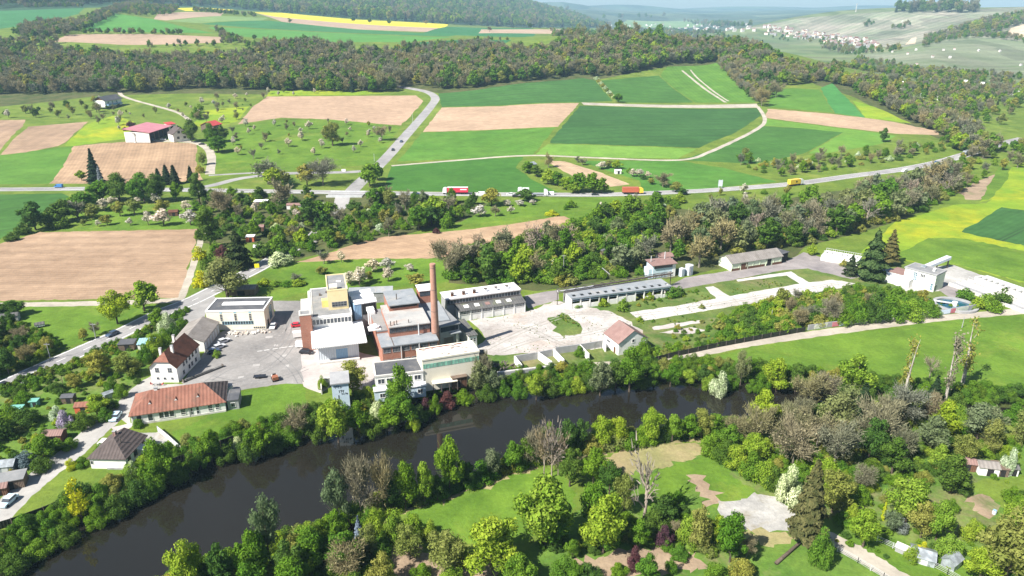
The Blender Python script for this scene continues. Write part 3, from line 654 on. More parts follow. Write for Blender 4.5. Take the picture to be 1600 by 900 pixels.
def proto_twiggy(seed, pal, ntw, nleaf, leafpal=None, rx=3.6, pale=None, strong=1.0):
    """a tree with its branches showing: limbs, side branches and a haze of twigs and buds"""
    rs = np.random.RandomState(seed); H = 10.0
    sg = [limb(rs, (0, 0, -0.5), (0, 0, 1), H * 0.92, 0.24 * strong, 6, 0, 0.10)]
    tips = []
    for i in range(9):
        a = i * 2.4 + rs.uniform(-.4, .4); z = rs.uniform(1.8, 6.5); ln = rx * rs.uniform(0.8, 1.25) * (1.15 - 0.06 * z)
        lb = limb(rs, (0, 0, z), (math.cos(a), math.sin(a), rs.uniform(0.7, 1.5)), ln, 0.10 * strong, 4); sg.append(lb)
        for j in range(4):
            p = lb[rs.randint(1, 5)][0]; d = np.array((math.cos(a + rs.uniform(-1.2, 1.2)), math.sin(a + rs.uniform(-1.2, 1.2)), rs.uniform(.3, 1.4)))
            l2 = limb(rs, p, d, ln * 0.5, 0.045 * strong, 3); sg.append(l2); tips += [q for q, _ in l2[1:]]
        tips += [q for q, _ in lb[2:]]
    for q, _ in sg[0][3:]: tips += [q, q]
    tips = np.array(tips)
    trunk = tubes('trunk', sg, pale or BK, 5)
    C = tips[rs.choice(len(tips), ntw)] + rs.normal(size=(ntw, 3)) * 0.45
    D = C - np.array((0, 0, 4.5)); D = D / np.linalg.norm(D, axis=1, keepdims=True) + rs.normal(size=(ntw, 3)) * 0.45; D[:, 2] += 0.35
    V, t = strips(C, D, rs.uniform(0.5, 1.2, ntw), np.full(ntw, 0.055 if ntw > 1000 else 0.085) * strong, rs.uniform(0, 1, ntw), rs)
    if nleaf:
        C2 = tips[rs.choice(len(tips), nleaf)] + rs.normal(size=(nleaf, 3)) * 0.6
        s = (0.17 if ntw > 1000 else 0.28) * rs.uniform(0.6, 1.3, nleaf)
        V2, t2 = cards(C2, rs.normal(size=(nleaf, 3)) + np.array((0, 0, .4)), s, s * 0.7, rs.uniform(0.2, 1, nleaf), rs)
        V = np.concatenate([V, V2]); t = np.concatenate([t, t2])
    return trunk, quad_mesh('crown', V, t, LM[pal])
def proto_conifer(seed, pal, nl, ls, rx=2.3, base=0.6, power=0.9, droop=0.35, tight=False):
    rs = np.random.RandomState(seed); H = 10.0
    z = base + (H - base) * (1 - np.sqrt(rs.uniform(0, 1, nl))) ** 1.0
    prof = rx * np.clip((H - z) / (H - base), 0.02, 1) ** power
    if tight: prof = rx * np.sin(np.clip((H - z) / (H - base), 0.01, 1) * 1.75) ** 0.85
    lay = 0.75 + 0.25 * np.sin(z * (7 if not tight else 3.3) + rs.uniform(0, 6.28))
    a = rs.uniform(0, 6.28, nl); lump = 0.85 + 0.15 * np.sin(a * 5 + z * 2.1 + seed) + 0.1 * np.sin(a * 3 - z * 3.7)
    r = prof * lump * lay * rs.uniform(0.55, 1.05, nl) ** 0.5
    C = np.stack([r * np.cos(a), r * np.sin(a), z - r * droop], 1)
    N = np.stack([np.cos(a), np.sin(a), np.full(nl, 0.8)], 1) + rs.normal(size=(nl, 3)) * 0.4
    s = ls * rs.uniform(0.6, 1.3, nl)
    V, t = cards(C, N, s, s * 0.45, rs.uniform(0, 1, nl) * 0.7 + 0.3 * (lump > 0.9), rs)
    return tubes('trunk', [[((0, 0, -0.5), 0.24), ((0, 0, 4), 0.16), ((0, 0, 9.6), 0.03)]], BK), quad_mesh('crown', V, t, LM[pal])
def proto_poplar(seed, pal, nl):
    rs = np.random.RandomState(seed); H = 10.0
    sg = [limb(rs, (0, 0, -0.4), (0, 0, 1), 10.1, 0.30, 7, 0, 0.07)]
    tips = []
    for i in range(16):
        z = rs.uniform(2.0, 9.2); a = rs.uniform(0, 6.28); lb = limb(rs, (0, 0, z), (math.cos(a), math.sin(a), 2.0), rs.uniform(0.7, 1.5), 0.05, 3); sg.append(lb); tips += [q for q, _ in lb[1:]]
    tips = np.array(tips); C = tips[rs.choice(len(tips), nl)] + rs.normal(size=(nl, 3)) * np.array((.3, .3, .35)); s = 0.17 * rs.uniform(.6, 1.3, nl)
    V, t = cards(C, rs.normal(size=(nl, 3)), s, s * .7, rs.uniform(0, 1, nl), rs)
    return tubes('trunk', sg, BKP), quad_mesh('crown', V, t, LM[pal])

# kind -> (object name, category, phrase, list of near prototypes, list of far prototypes)
KIND = {}
def kind(key, name, cat, phrase, near, far): KIND[key] = (name, cat, phrase, near, far)
def pair(f, n1, s1, n2, s2, seeds, *a, **k): return [f(s, *a[:1], n1, s1, *a[1:], **k) for s in seeds], [f(s + 50, *a[:1], n2, s2, *a[1:], **k) for s in seeds[:2]]
for key, ph, sd in (('lime', 'yellow-green leafy tree', 1), ('green', 'fresh green tree', 5), ('dark', 'dark green tree', 9)):
    n_, f_ = pair(proto_broad, 8200, 0.20, 2200, 0.40, (sd, sd + 1, sd + 2), key, twig=150)
    n2 = [proto_broad(sd + 3, key, 6500, 0.20, 3.1, 0.8, 26, twig=120), proto_broad(sd + 120, key, 7000, 0.20, 4.6, 1.6, 20, twig=160), proto_broad(sd + 140, key, 5600, 0.19, 3.5, 2.0, 15, twig=220)]
    kind(key, 'broadleaf_tree', 'tree', ph, n_ + n2, f_)
n_, f_ = pair(proto_broad, 4600, 0.20, 1500, 0.38, (21, 22, 23), 'olive', twig=260); kind('olive', 'sparse_tree', 'tree', 'thin olive-green tree', n_, f_)
n_, f_ = pair(proto_broad, 4600, 0.19, 1500, 0.38, (221, 222, 223), 'grey', rx=3.7, twig=260); kind('grey', 'willow_tree', 'tree', 'grey-green feathery tree', n_, f_)
kind('bud', 'budding_tree', 'tree', 'grey-brown budding tree', [proto_twiggy(s, 'bud', 2400, 1100, pale=BKG, rx=r_) for s, r_ in ((31, 3.2), (32, 4.0), (33, 3.6))], [proto_twiggy(s, 'bud', 800, 520, strong=1.6, pale=BKG, rx=r_) for s, r_ in ((34, 3.2), (35, 4.0))])
kind('bare', 'bare_tree', 'tree', 'bare pale tree', [proto_twiggy(s, 'bare', 420, 0, pale=BKL, strong=1.25) for s in (41, 42)], [proto_twiggy(43, 'bare', 420, 0, pale=BKL, strong=1.5)])
kind('dead', 'dead_tree', 'tree', 'bleached dead tree', [proto_twiggy(44, 'bare', 110, 0, pale=BKL, strong=1.75)], [proto_twiggy(44, 'bare', 110, 0, pale=BKL, strong=1.75)])
n_, f_ = pair(proto_broad, 2800, 0.22, 900, 0.42, (51, 52, 53), 'blossom', rx=4.4, base=2.2, lob=16, twig=200); kind('blossom', 'blossom_tree', 'tree', 'white blossoming tree', n_, f_)
n_, f_ = pair(proto_bush, 4600, 0.34, 1500, 0.6, (55, 56), 'cream'); kind('cream', 'flowering_bush', 'bush', 'white-flowered bush', n_, f_)
n_, f_ = pair(proto_conifer, 3600, 0.36, 1300, 0.6, (61, 62), 'conifer'); kind('conifer', 'conifer_tree', 'tree', 'dark pointed conifer', n_, f_)
n_, f_ = pair(proto_conifer, 6000, 0.30, 1500, 0.6, (63,), 'spruce', rx=2.5, base=2.2, power=0.75); kind('spruce', 'spruce_tree', 'tree', 'brownish-green spruce', n_, f_)
n_, f_ = pair(proto_conifer, 4200, 0.36, 4200, 0.36, (64,), 'sequoia', rx=2.5, base=0.1, power=0.8, droop=0.1, tight=True); kind('sequoia', 'sequoia_tree', 'tree', 'giant cone-shaped sequoia', n_, f_)
n_, f_ = pair(proto_conifer, 2200, 0.5, 1300, 0.7, (65,), 'conifer', rx=3.4, base=0.1, power=0.7, droop=0.1, tight=True); kind('yew', 'yew_tree', 'tree', 'blackish rounded yew', n_, f_)
n_, f_ = pair(proto_conifer, 2200, 0.42, 1300, 0.6, (66,), 'blue', rx=2.8, base=0.2); kind('bluespruce', 'spruce_tree', 'tree', 'blue-grey spruce', n_, f_)
n_, f_ = pair(proto_conifer, 1800, 0.4, 900, 0.6, (67,), 'yellow', rx=1.9, base=0.1, power=0.5, droop=0, tight=True); kind('thuja', 'thuja_tree', 'tree', 'clipped yellow-green thuja', n_, f_)
kind('poplar', 'poplar_tree', 'tree', 'tall narrow poplar with white trunk', [proto_poplar(71, 'olive', 420), proto_poplar(72, 'bud', 520), proto_poplar(73, 'olive', 560)], [proto_poplar(71, 'olive', 900)])
for key, ph, sd in (('lime', 'yellow-green bush', 81), ('green', 'fresh green bush', 83), ('dark', 'dark green bush', 85), ('olive', 'dull olive bush', 87), ('purple', 'purple-leaved bush', 89), ('lilac', 'pale violet lilac bush', 91), ('yellow', 'yellow flowering bush', 93), ('blue', 'silvery blue-grey bush', 95)):
    n_, f_ = pair(proto_bush, 4600, 0.34, 1400, 0.62, (sd, sd + 1) if key in ('lime', 'green', 'dark', 'olive') else (sd,), key); kind('b_' + key, 'bush', 'bush', ph, n_, f_)
n_, f_ = pair(proto_broad, 900, 0.26, 500, 0.5, (97,), 'yellow', rx=2.6, twig=120); kind('yellowtree', 'young_tree', 'tree', 'slender yellow-green young tree', n_, f_)

TREES = []     # (root, kind, place phrase, px, py, height)
_first = {}
def zat(X, Y): return float(hfull(X, Y)[0])
def plant(kd, X, Y, H, wide=1.0, place='', group=None, px=None, rot=None, lean=0, sub=None):
    name, cat, ph, near, far = KIND[kd]
    i = R_.randrange(1000)
    t_, c_ = (near[i % len(near)] if Y < 235 or H > 15 else far[i % len(far)]) if sub is None else near[sub]
    root = bpy.data.objects.new(name, None if t_ else c_) ; COL.objects.link(root)
    root.location = (X, Y, zat(X, Y)); s = H / 10.0; w = s * wide
    root.scale = (w, w, s); root.rotation_euler = (lean, 0, R_.uniform(0, 6.28) if rot is None else rot)
    if t_:
        a = bpy.data.objects.new('trunk', t_); COL.objects.link(a); a.parent = root
        c = bpy.data.objects.new('crown', c_); COL.objects.link(c); c.parent = root
        root.empty_display_size = 1
    root['category'] = cat
    X2, Y2 = proj(X, Y, root.location.z)
    TREES.append((root, kd, place, X2, Y2, H, group)); return root
def T(kd, px, py, ytop, w=None, place='', **k):
    """one tree: foot pixel, top row, crown width in photograph pixels"""
    X, Y, Z = gnd(px, py); H = height_between(px, py, ytop); wide = 1.0
    nat = {'b': 1.35, 'c': 0.5, 's': 0.5, 'p': 0.22}.get(kd[0] if kd not in ('bud', 'bare', 'blossom', 'bluespruce', 'bluespruce') else 'x', 0.78)
    if kd == 'cream': nat = 1.35
    if w and kd[0] != 'b' and kd not in ('cream', 'poplar', 'thuja') or (w and kd in ('bud', 'bare', 'blossom')): w *= 1.12
    if kd == 'conifer' and w: w *= 1.25
    if w: wide = max(0.4, min(2.2, w * mpp(X, Y, Z) / (nat * H)))
    return plant(kd, X, Y, H, wide, place, **k)
def fill(place, poly, spacing, kinds, hr, wide=(0.85, 1.2), seed=0, limit=999, clear=None):
    """scatter single trees over an outline given in photograph pixels"""
    rs = random.Random(seed + 100); w = np.array(world(poly))
    lo, hi = w.min(0), w.max(0); out = []
    names = [k for k, _ in kinds]; ws = [x for _, x in kinds]
    pts = []
    for _ in range(int(12 * (hi[0] - lo[0]) * (hi[1] - lo[1]) / spacing ** 2) + 40):
        x, y = rs.uniform(lo[0], hi[0]), rs.uniform(lo[1], hi[1])
        if not inside(w, x, y)[0]: continue
        if any((x - a) ** 2 + (y - b_) ** 2 < spacing ** 2 for a, b_ in pts): continue
        pts.append((x, y))
        if len(pts) >= limit: break
    for x, y in pts:
        h = rs.uniform(*hr); kd = rs.choices(names, ws)[0]
        if kd[:2] == 'b_' or kd == 'cream': h *= 0.5
        out.append(plant(kd, x, y, h, rs.uniform(*wide), place))
    return out
def mass(name, label, polys, protos, seed=0, clump=None):
    """a wood or thicket that reads as one mass: one object whose points carry tree copies"""
    rs = np.random.RandomState(seed); pts, idx, scl, rot = [], [], [], []
    for poly, spacing, wts, hr in polys:
        w = np.array(world(poly) if not isinstance(poly, np.ndarray) else poly); lo, hi = w.min(0), w.max(0)
        n = int((hi - lo).prod() / spacing ** 2 * 1.0) + 1
        nx = max(1, int((hi[0] - lo[0]) / spacing)); ny = max(1, int((hi[1] - lo[1]) / spacing))
        gx, gy = np.meshgrid(np.arange(nx + 1), np.arange(ny + 1)); x = lo[0] + (gx.ravel() + rs.uniform(-.45, .45, gx.size)) * spacing; y = lo[1] + (gy.ravel() + rs.uniform(-.45, .45, gx.size)) * spacing
        m = inside(w, x, y)
        if name == 'yard_weeds': m &= (np.sin(x * .31 + 1.7 * np.sin(y * .17)) + np.sin(y * .37 + 1.3 * np.sin(x * .23)) + .9 * np.sin(x * .9 + y * .7) + rs.uniform(-.5, .5, x.size)) > .75
        if clump is not None: m &= (np.sin(x * .021 + 1.7 * np.sin(y * .013)) + np.sin(y * .017 + 1.3 * np.sin(x * .019)) + .8 * np.sin(x * .06 + y * .045) + rs.uniform(-.5, .5, x.size)) > clump
        x, y = x[m], y[m]
        pts += list(zip(x, y, hfull(x, y))) if len(x) else []
        wts = np.array(wts, float); idx += list(rs.choice(len(protos), len(x), p=wts / wts.sum())); scl += list(rs.uniform(hr[0], hr[1], len(x)) / 10.0); rot += list(rs.uniform(0, 6.28, len(x)))
    me = bpy.data.meshes.new(name); me.from_pydata(pts, [], [])
    a = me.attributes.new('pick', 'INT', 'POINT'); a.data.foreach_set('value', np.array(idx, np.int32))
    a = me.attributes.new('grow', 'FLOAT', 'POINT'); a.data.foreach_set('value', np.array(scl, np.float32))
    a = me.attributes.new('turn', 'FLOAT', 'POINT'); a.data.foreach_set('value', np.array(rot, np.float32))
    o = link(name, me); o['kind'] = 'stuff'; o['label'] = label
    mc = bpy.data.collections.new('stock_' + name)
    for j, (t_, c_) in enumerate(protos):
        ob = bpy.data.objects.new('stock_%02d' % j, c_); mc.objects.link(ob)
    g = bpy.data.node_groups.new('scatter_' + name, 'GeometryNodeTree')
    g.interface.new_socket('Geometry', in_out='INPUT', socket_type='NodeSocketGeometry'); g.interface.new_socket('Geometry', in_out='OUTPUT', socket_type='NodeSocketGeometry')
    N_ = g.nodes.new; gi, go = N_('NodeGroupInput'), N_('NodeGroupOutput')
    ip = N_('GeometryNodeInstanceOnPoints'); ci = N_('GeometryNodeCollectionInfo'); ci.inputs['Collection'].default_value = mc; ci.inputs['Separate Children'].default_value = True
    def na(nm, ty): q = N_('GeometryNodeInputNamedAttribute'); q.data_type = ty; q.inputs['Name'].default_value = nm; return [s_ for s_ in q.outputs if s_.name == 'Attribute' and s_.enabled][0]
    cx = N_('ShaderNodeCombineXYZ'); g.links.new(na('turn', 'FLOAT'), cx.inputs[2])
    g.links.new(gi.outputs[0], ip.inputs['Points']); g.links.new(ci.outputs[0], ip.inputs['Instance']); ip.inputs['Pick Instance'].default_value = True
    g.links.new(na('pick', 'INT'), ip.inputs['Instance Index']); g.links.new(cx.outputs[0], ip.inputs['Rotation']); g.links.new(na('grow', 'FLOAT'), ip.inputs['Scale'])
    g.links.new(ip.outputs[0], go.inputs[0])
    md = o.modifiers.new('scatter', 'NODES'); md.node_group = g
    return o
# ------------------------------------------------------------------ woods that read as one mass
def pr(k, far=True): return KIND[k][4 if far else 3]
far_stock = [proto_broad(201, 'green', 1300, .5), proto_broad(202, 'dark', 1300, .5), proto_broad(203, 'olive', 1000, .46, twig=120)] + pr('bud')[:2] + [proto_broad(204, 'lime', 1300, .5)] + pr('conifer')[:1]
wood_w = [1.7, 2.2, 1.8, 4.2, 3.2, 0.15, 0.25]
def W3(name, label, poly, sp, wts, hr, seed, clump=None): return mass(name, label, [(poly, sp, wts, hr)], far_stock, seed, clump)
W3('woodland', 'broad band of half bare woodland across the slope behind the farm', [(-120,150),(-120,92),(80,90),(160,93),(240,98),(330,98),(420,92),(520,88),(690,93),(690,140),(640,132),(610,146),(540,144),(420,142),(300,138),(230,146),(150,145)], 7.5, wood_w, (8, 19), 1)
W3('woodland', 'mixed woodland on the ridge above the wheat fields', [(690,140),(695,92),(760,84),(850,84),(880,72),(960,66),(1010,66),(1090,68),(1150,74),(1200,84),(1215,100),(1212,135),(1170,140),(1140,118),(1120,95),(1040,100),(985,116),(930,120),(900,117),(830,126),(740,138)], 7.4, [2.2, 2.6, 1.8, 3.2, 2.6, 0.7, 0.5], (8, 19), 2)
W3('woodland', 'strip of grey and green woodland falling along the right edge of the fields', [(1215,100),(1300,116),(1400,150),(1470,182),(1530,215),(1560,236),(1545,250),(1500,244),(1470,212),(1420,190),(1380,168),(1340,150),(1330,138),(1290,128),(1215,136)], 7, [1.6, 1.6, 2.6, 3.5, 3, 1.0, 0.2], (7, 15), 3)
hw = np.array(world([(-150,20),(150,8),(330,10),(440,20),(560,30),(700,38),(800,43),(905,44)]) + [(610, 4650), (480, 5400), (100, 5900), (-1500, 6100), (-5600, 6100)])
mass('hill_woodland', 'blue hazy forest covering the big hill on the skyline', [(hw, 30, [2.5, 2.5, 1, 1, 0.6, 0.6, 1.5], (26, 40))], far_stock, 4)
W3('woodland', 'bushy woods and hedges along the valley floor below the vineyards', [(1290,104),(1340,92),(1420,106),(1500,114),(1600,122),(1800,126),(1800,200),(1600,190),(1580,215),(1540,205),(1470,165),(1400,142),(1320,116)], 9.5, [2, 2, 2.4, 2.4, 2, 1, 0.2], (4, 12), 5, -0.1)
mass('woodland', 'dark wood capping the far vineyard hill', [([(1392,17),(1470,15),(1530,16),(1525,20),(1460,20),(1400,20)], 26, [2, 2, 1, 1, 1, 0, 2], (28, 44)), ([(1480,52),(1530,38),(1570,30),(1640,24),(1640,34),(1590,40),(1560,50)], 16, [2, 2, 2, 2, 1, 1, 0], (14, 24)),
     ([(1445,60),(1480,52),(1560,56),(1600,62),(1600,68),(1540,60),(1480,64),(1440,76)], 16, [2, 2, 2, 2, 2, 0, 0], (9, 16)), ([(1345,42),(1360,36),(1366,37),(1352,44)], 18, [1, 2, 1, 1, 1, 0, 0], (10, 18)), ([(1392,46),(1420,36),(1428,37),(1404,48)], 18, [1, 2, 1, 1, 1, 0, 0], (10, 18))], far_stock, 6)
mass('woodland', 'hedges and copses scattered over the plateau fields', [
    ([(20,55),(60,40),(120,38),(170,18),(215,6),(232,10),(180,24),(140,46),(110,56),(60,62)], 11, wood_w, (9, 16)),
    ([(-120,80),(-120,66),(60,66),(90,68),(80,80)], 11, wood_w, (9, 14)), ([(180,14),(280,14),(270,24),(225,26),(180,22)], 15, [2, 2, 2, 2, 1, 0, 0], (9, 15)), ([(36,11),(130,9),(132,12),(40,13)], 14, [1, 3, 1, 1, 1, 0, 0], (9, 13)),
    ([(130,52),(190,52),(240,52),(285,52),(285,55),(190,55),(130,54)], 12, [2, 3, 1, 1, 1, 0, 0], (6, 11)), ([(200,72),(330,70),(348,64),(360,66),(340,74),(210,75)], 14, [2, 2, 2, 3, 2, 0, 0], (5, 10)), ([(335,46),(348,52),(372,62),(410,74),(420,78),(390,80),(345,66)], 14, [2, 2, 1, 2, 2, 0, 0], (6, 12)),
    ([(300,16),(345,20),(400,26),(398,28),(340,22),(300,19)], 20, [2, 3, 1, 1, 1, 0, 0], (8, 13)), ([(745,62),(800,64),(800,66),(745,64)], 16, [1, 2, 2, 2, 1, 0, 1], (6, 10)), ([(860,50),(905,53),(915,58),(880,62)], 16, wood_w, (8, 14)), ([(400,76),(480,70),(560,82),(520,84),(420,82)], 9, wood_w, (10, 16)), ([(620,78),(760,70),(770,82),(690,88)], 10, wood_w, (9, 14))], far_stock, 7)
mass('woodland', 'belts of trees across the hazy valley floor', [([(880,46),(960,50),(1040,47),(1120,52),(1140,58),(1050,60),(960,58),(900,52)], 45, [2, 2, 1, 1, 1, 0, 0], (14, 24)), ([(1060,34),(1130,36),(1190,40),(1150,44),(1080,38)], 60, [2, 3, 1, 1, 1, 0, 0], (20, 34)),
     ([(920,28),(1000,26),(1060,28),(1000,30)], 120, [2, 3, 1, 1, 1, 0, 0], (30, 45)), ([(760,12),(830,12),(900,18),(900,24),(830,22)], 120, [2, 3, 1, 1, 1, 0, 1], (30, 45)), ([(1190,50),(1250,52),(1330,64),(1370,76),(1320,80),(1250,66),(1200,58)], 48, [2, 2, 2, 2, 1, 0, 0], (9, 16)), ([(1280,68),(1340,80),(1420,76),(1400,82),(1330,88),(1280,76)], 26, [2, 2, 2, 2, 1, 0, 0], (10, 18))], far_stock, 8)
# undergrowth below the individual trees
bush_stock = pr('b_green')[:2] + pr('b_dark')[:2] + pr('b_olive')[:1] + pr('b_lime')[:1]
mass('undergrowth', 'tangled undergrowth under the wood behind the works', [([(692,440),(720,395),(800,378),(880,362),(940,335),(1000,320),(1060,316),(1040,350),(1010,400),(1000,430),(870,450),(790,446)], 4.6, [4, 2, 2, 2.2, ], (3, 6)) if False else ([(692,440),(720,395),(800,378),(880,362),(940,335),(1000,320),(1060,316),(1040,350),(1010,400),(1000,430),(870,450),(790,446)], 4.6, [3.4, 2.4, 0.9, 0.6, 2.2, 1.8], (3, 6)),
     ([(1045,385),(1070,362),(1120,346),(1240,332),(1330,314),(1420,292),(1490,268),(1500,296),(1440,330),(1360,358),(1260,384),(1225,388),(1130,400),(1040,398)], 5, [1.6, 1.4, 0.9, 0.5, 4, 0.8], (2.5, 5.5)),
     ([(300,310),(440,304),(490,322),(540,342),(600,308),(740,314),(750,338),(690,350),(620,368),(560,378),(470,402),(425,408),(400,398),(440,370),(310,378)], 6.6, [2.4, 2, 2, 1, 2, 1], (2.5, 5))], bush_stock, 9)
def bankpoly(line, a, b): 
    w = catmull([plane(*p, RZ)[:2] for p in line], 4); L = ribbon(w, 2 * max(abs(a), abs(b)))
    n = len(w); out = []
    for side in (a, b):
        pts = []
        for i in range(n):
            p, q = w[max(i - 1, 0)], w[min(i + 1, n - 1)]; dx, dy = q[0] - p[0], q[1] - p[1]; l = math.hypot(dx, dy) or 1
            pts.append((w[i][0] - dy / l * side, w[i][1] + dx / l * side))
        out.append(pts)
    return np.array(out[0] + out[1][::-1])
mass('undergrowth', 'dense scrub lining both banks of the river', [(bankpoly(far_bank, 0.4, 5.5), 1.9, [2.6, 3.2, 2.2, 1.6, 1.4, 0.5], (1.8, 4.2)), (bankpoly(near_bank, 0.2, 4.5), 2.0, [3, 3, 1.4, 1, 2.4, 1.8], (2.0, 5.6))],
     KIND['b_green'][3] + KIND['b_dark'][3] + KIND['b_olive'][3][:1] + KIND['b_lime'][3][:1], 10)
mass('undergrowth', 'scrub and brambles between the trees on the near side of the river', [([(1110,700),(1240,676),(1400,664),(1600,680),(1600,720),(1480,730),(1440,770),(1400,760),(1340,780),(1270,800),(1240,770),(1200,742)], 3.0, [3, 2, 2, 2, 2, 2.4], (1.6, 3.6)), ([(260,930),(420,880),(560,826),(620,842),(600,905),(620,960),(300,980)], 2.4, [3, 2.6, 2, 1, 1.4, 1.4], (1.6, 3.4)),
     ([(820,850),(900,835),(990,830),(1040,800),(1090,800),(1160,850),(1100,870),(1000,855),(900,870)], 2.6, [3, 2, 1.5, 1.5, 2, 3], (1.2, 2.6)), ([(-130,585),(-120,545),(10,500),(60,520),(95,545),(10,590)], 2.6, [2, 3, 3, 1, 2, 1], (1.8, 3.8))], KIND['b_green'][3] + KIND['b_dark'][3] + KIND['b_olive'][3][:1] + KIND['b_lime'][3][:1], 11)
mass('rough_weeds', 'knee high weeds and brambles over the derelict ground and gardens', [([(1010,556),(1060,512),(1150,490),(1290,460),(1380,452),(1440,460),(1500,480),(1300,508),(1150,528)], 3.0, [3, 2, 1, 1, 3, 2], (0.6, 1.9)), ([(1120,504),(1160,486),(1260,464),(1340,452),(1400,456),(1455,474),(1450,492),(1300,508),(1180,526),(1125,534)], 3.2, [3, 3, 2, 1, 3, 2], (2.0, 4.2)), ([(1020,560),(1120,540),(1255,514),(1255,510),(1120,534),(1015,552)], 2.2, [3, 3, 2, 1, 2, 2], (1.4, 2.8)), ([(900,470),(1060,450),(1100,456),(1000,480)], 3, [3, 1, 1, 1, 2, 3], (0.6, 1.6)), ([(-130,800),(-90,665),(0,628),(110,578),(200,532),(230,556),(228,590),(180,628),(110,690),(0,770)], 3.2, [3, 2, 2, 1, 2, 2], (0.7, 2.2)),
     ([(1300,850),(1340,780),(1440,800),(1480,850),(1600,850),(1600,950),(1500,920)], 4.0, [3, 1, 1, 1, 2, 3], (0.5, 1.5)), ([(1500,690),(1620,690),(1650,800),(1540,780)], 5, [3, 1, 1, 1, 2, 3], (0.5, 1.5)), ([(0,606),(110,566),(200,528),(270,494),(300,480),(300,486),(200,540),(110,582),(0,626)], 1.7, [3, 3, 3, 2, 2, 1], (1.0, 2.4)), ([(300,690),(460,650),(470,660),(330,700)], 2.5, [3, 3, 2, 1, 2, 1], (0.6, 1.5))], KIND['b_green'][4] + KIND['b_dark'][4] + KIND['b_olive'][4][:1] + KIND['b_lime'][4][:1], 12)
mass('yard_weeds', 'scattered weeds and small plants in the cracks of the derelict yards', [([(742,545),(760,530),(740,503),(830,486),(868,472),(960,488),(1004,514),(945,545),(880,548),(770,556)], 1.7, [1, 1, 2, 1, 3, 2], (.1, .3)), ([(984,488),(1120,466),(1300,437),(1345,444),(1130,481),(1002,502)], 1.6, [1, 1, 2, 1, 3, 2], (.1, .3)), ([(1000,503),(1100,486),(1200,470),(1210,476),(1100,500),(1020,515)], 1.1, [2, 1, 2, 1, 3, 2], (.2, .8)), ([(853,500),(880,488),(905,505),(912,520),(882,528)], 1.0, [2, 1, 2, 1, 3, 2], (.2, .7)), ([(1060,458),(1104,452),(1130,466),(1000,484)], 1.2, [2, 1, 2, 1, 3, 2], (.2, .8)), ([(1150,440),(1230,432),(1250,442),(1130,462)], 1.3, [2, 1, 2, 1, 3, 2], (.2, .6))], KIND['b_green'][4] + KIND['b_dark'][4] + KIND['b_olive'][4][:1] + KIND['b_lime'][4][:1], 13)
W3('woodland', 'grey-brown copse bulging down into the light green fields at the ridge corner', [(1124,96),(1152,90),(1204,108),(1214,134),(1196,160),(1182,164),(1166,152),(1146,130),(1128,112)], 6.2, [.6, 1, 1.6, 4, 4, .1, 0], (7, 13), 14)
# ------------------------------------------------------------------ single trees: foot pixel, top row, width
pl = 'on the near river bank at lower left'
for a in [('lime',300,930,846,50),('grey',424,888,772,44),('green',486,888,824,50),('green',538,896,834,50),('dark',452,912,846,50),('lime',488,906,874,22),('lime',550,915,885,28),('olive',600,918,868,42),('green',400,912,830,46),('dark',350,925,850,46)]: T(*a, place=pl)
pl = 'between the river and the near meadow'
for a in [('grey',530,818,722,40),('bud',566,812,708,36),('bud',600,806,718,36),('green',634,798,722,36),('lime',664,790,722,34),('green',703,770,680,36),('dark',732,762,722,26),('grey',770,746,700,30),('dark',612,802,752,28),('dark',684,784,742,24),('green',800,736,690,30),('dark',824,730,684,34)]: T(*a, place=pl)
pl = 'at the lower edge of the near meadow'
for a in [('b_lime',588,838,792,40),('b_lime',620,842,796,40),('lime',650,842,804,30),('b_lime',674,842,812,30),('bluespruce',562,848,806,36),('b_purple',546,842,812,26),('olive',640,874,822,46),('olive',700,890,832,60),('lime',768,896,816,80),('b_lime',722,878,850,30),('green',812,912,866,44),('b_green',660,902,880,36),('b_lime',706,912,884,40)]: T(*a, place=pl)
pl = 'around the dead tree in the foreground'
for a in [('lime',850,850,745,84),('green',864,860,798,46),('dark',890,760,702,40),('green',926,758,700,38),('dark',952,772,720,34),('lime',942,864,778,64),('green',932,818,752,44),('b_dark',1024,832,796,50),('b_purple',1038,850,820,34),('b_purple',990,888,852,26),('dark',1036,816,776,38),('b_lime',1078,850,800,44),('olive',1092,862,792,40),('lime',1120,852,806,34),('green',1140,878,802,46),('green',1012,916,866,44),('b_green',1048,894,868,20),('olive',975,800,740,34),('b_green',880,905,868,46),('b_dark',920,905,880,40),('b_green',1120,906,880,40),('b_olive',1160,900,872,46),('b_lime',1000,842,822,40)]: T(*a, place=pl)
T('dead',1005,818,698,56,place='standing in the foreground meadow', sub=0)
pl = 'in the thin clump beside the near river bank'
for a in [('bare',850,744,664,30),('bare',862,746,660,34),('bare',872,742,672,30),('bud',838,730,672,34)]: T(*a, place=pl)
pl = 'in the hedge behind the near meadow'
for a in [('green',858,716,660,34),('dark',884,712,656,34),('dark',905,706,654,30),('lime',940,700,650,30),('lime',966,698,652,26),('lime',1016,692,640,34),('lime',1050,690,648,34),('green',1078,686,648,34),('olive',1096,684,640,34),('green',1118,684,648,34),('b_green',985,698,674,30),('bud',1150,690,652,36)]: T(*a, place=pl)
pl = 'in the thick hedge beside the gravel lot'
for a in [('b_green',1112,712,676,44),('b_dark',1132,722,686,40),('b_lime',1150,734,694,44),('b_green',1172,744,704,44),('b_lime',1196,756,716,40),('green',1140,704,664,40),('lime',1178,722,678,40),('b_dark',1210,764,728,36)]: T(*a, place=pl)
T('cream',1230,784,726,46,place='beside the gravel lot and the tall spruce'); T('spruce',1256,852,716,62,place='towering beside the gravel lot')
pl = 'in the allotment gardens at lower right'
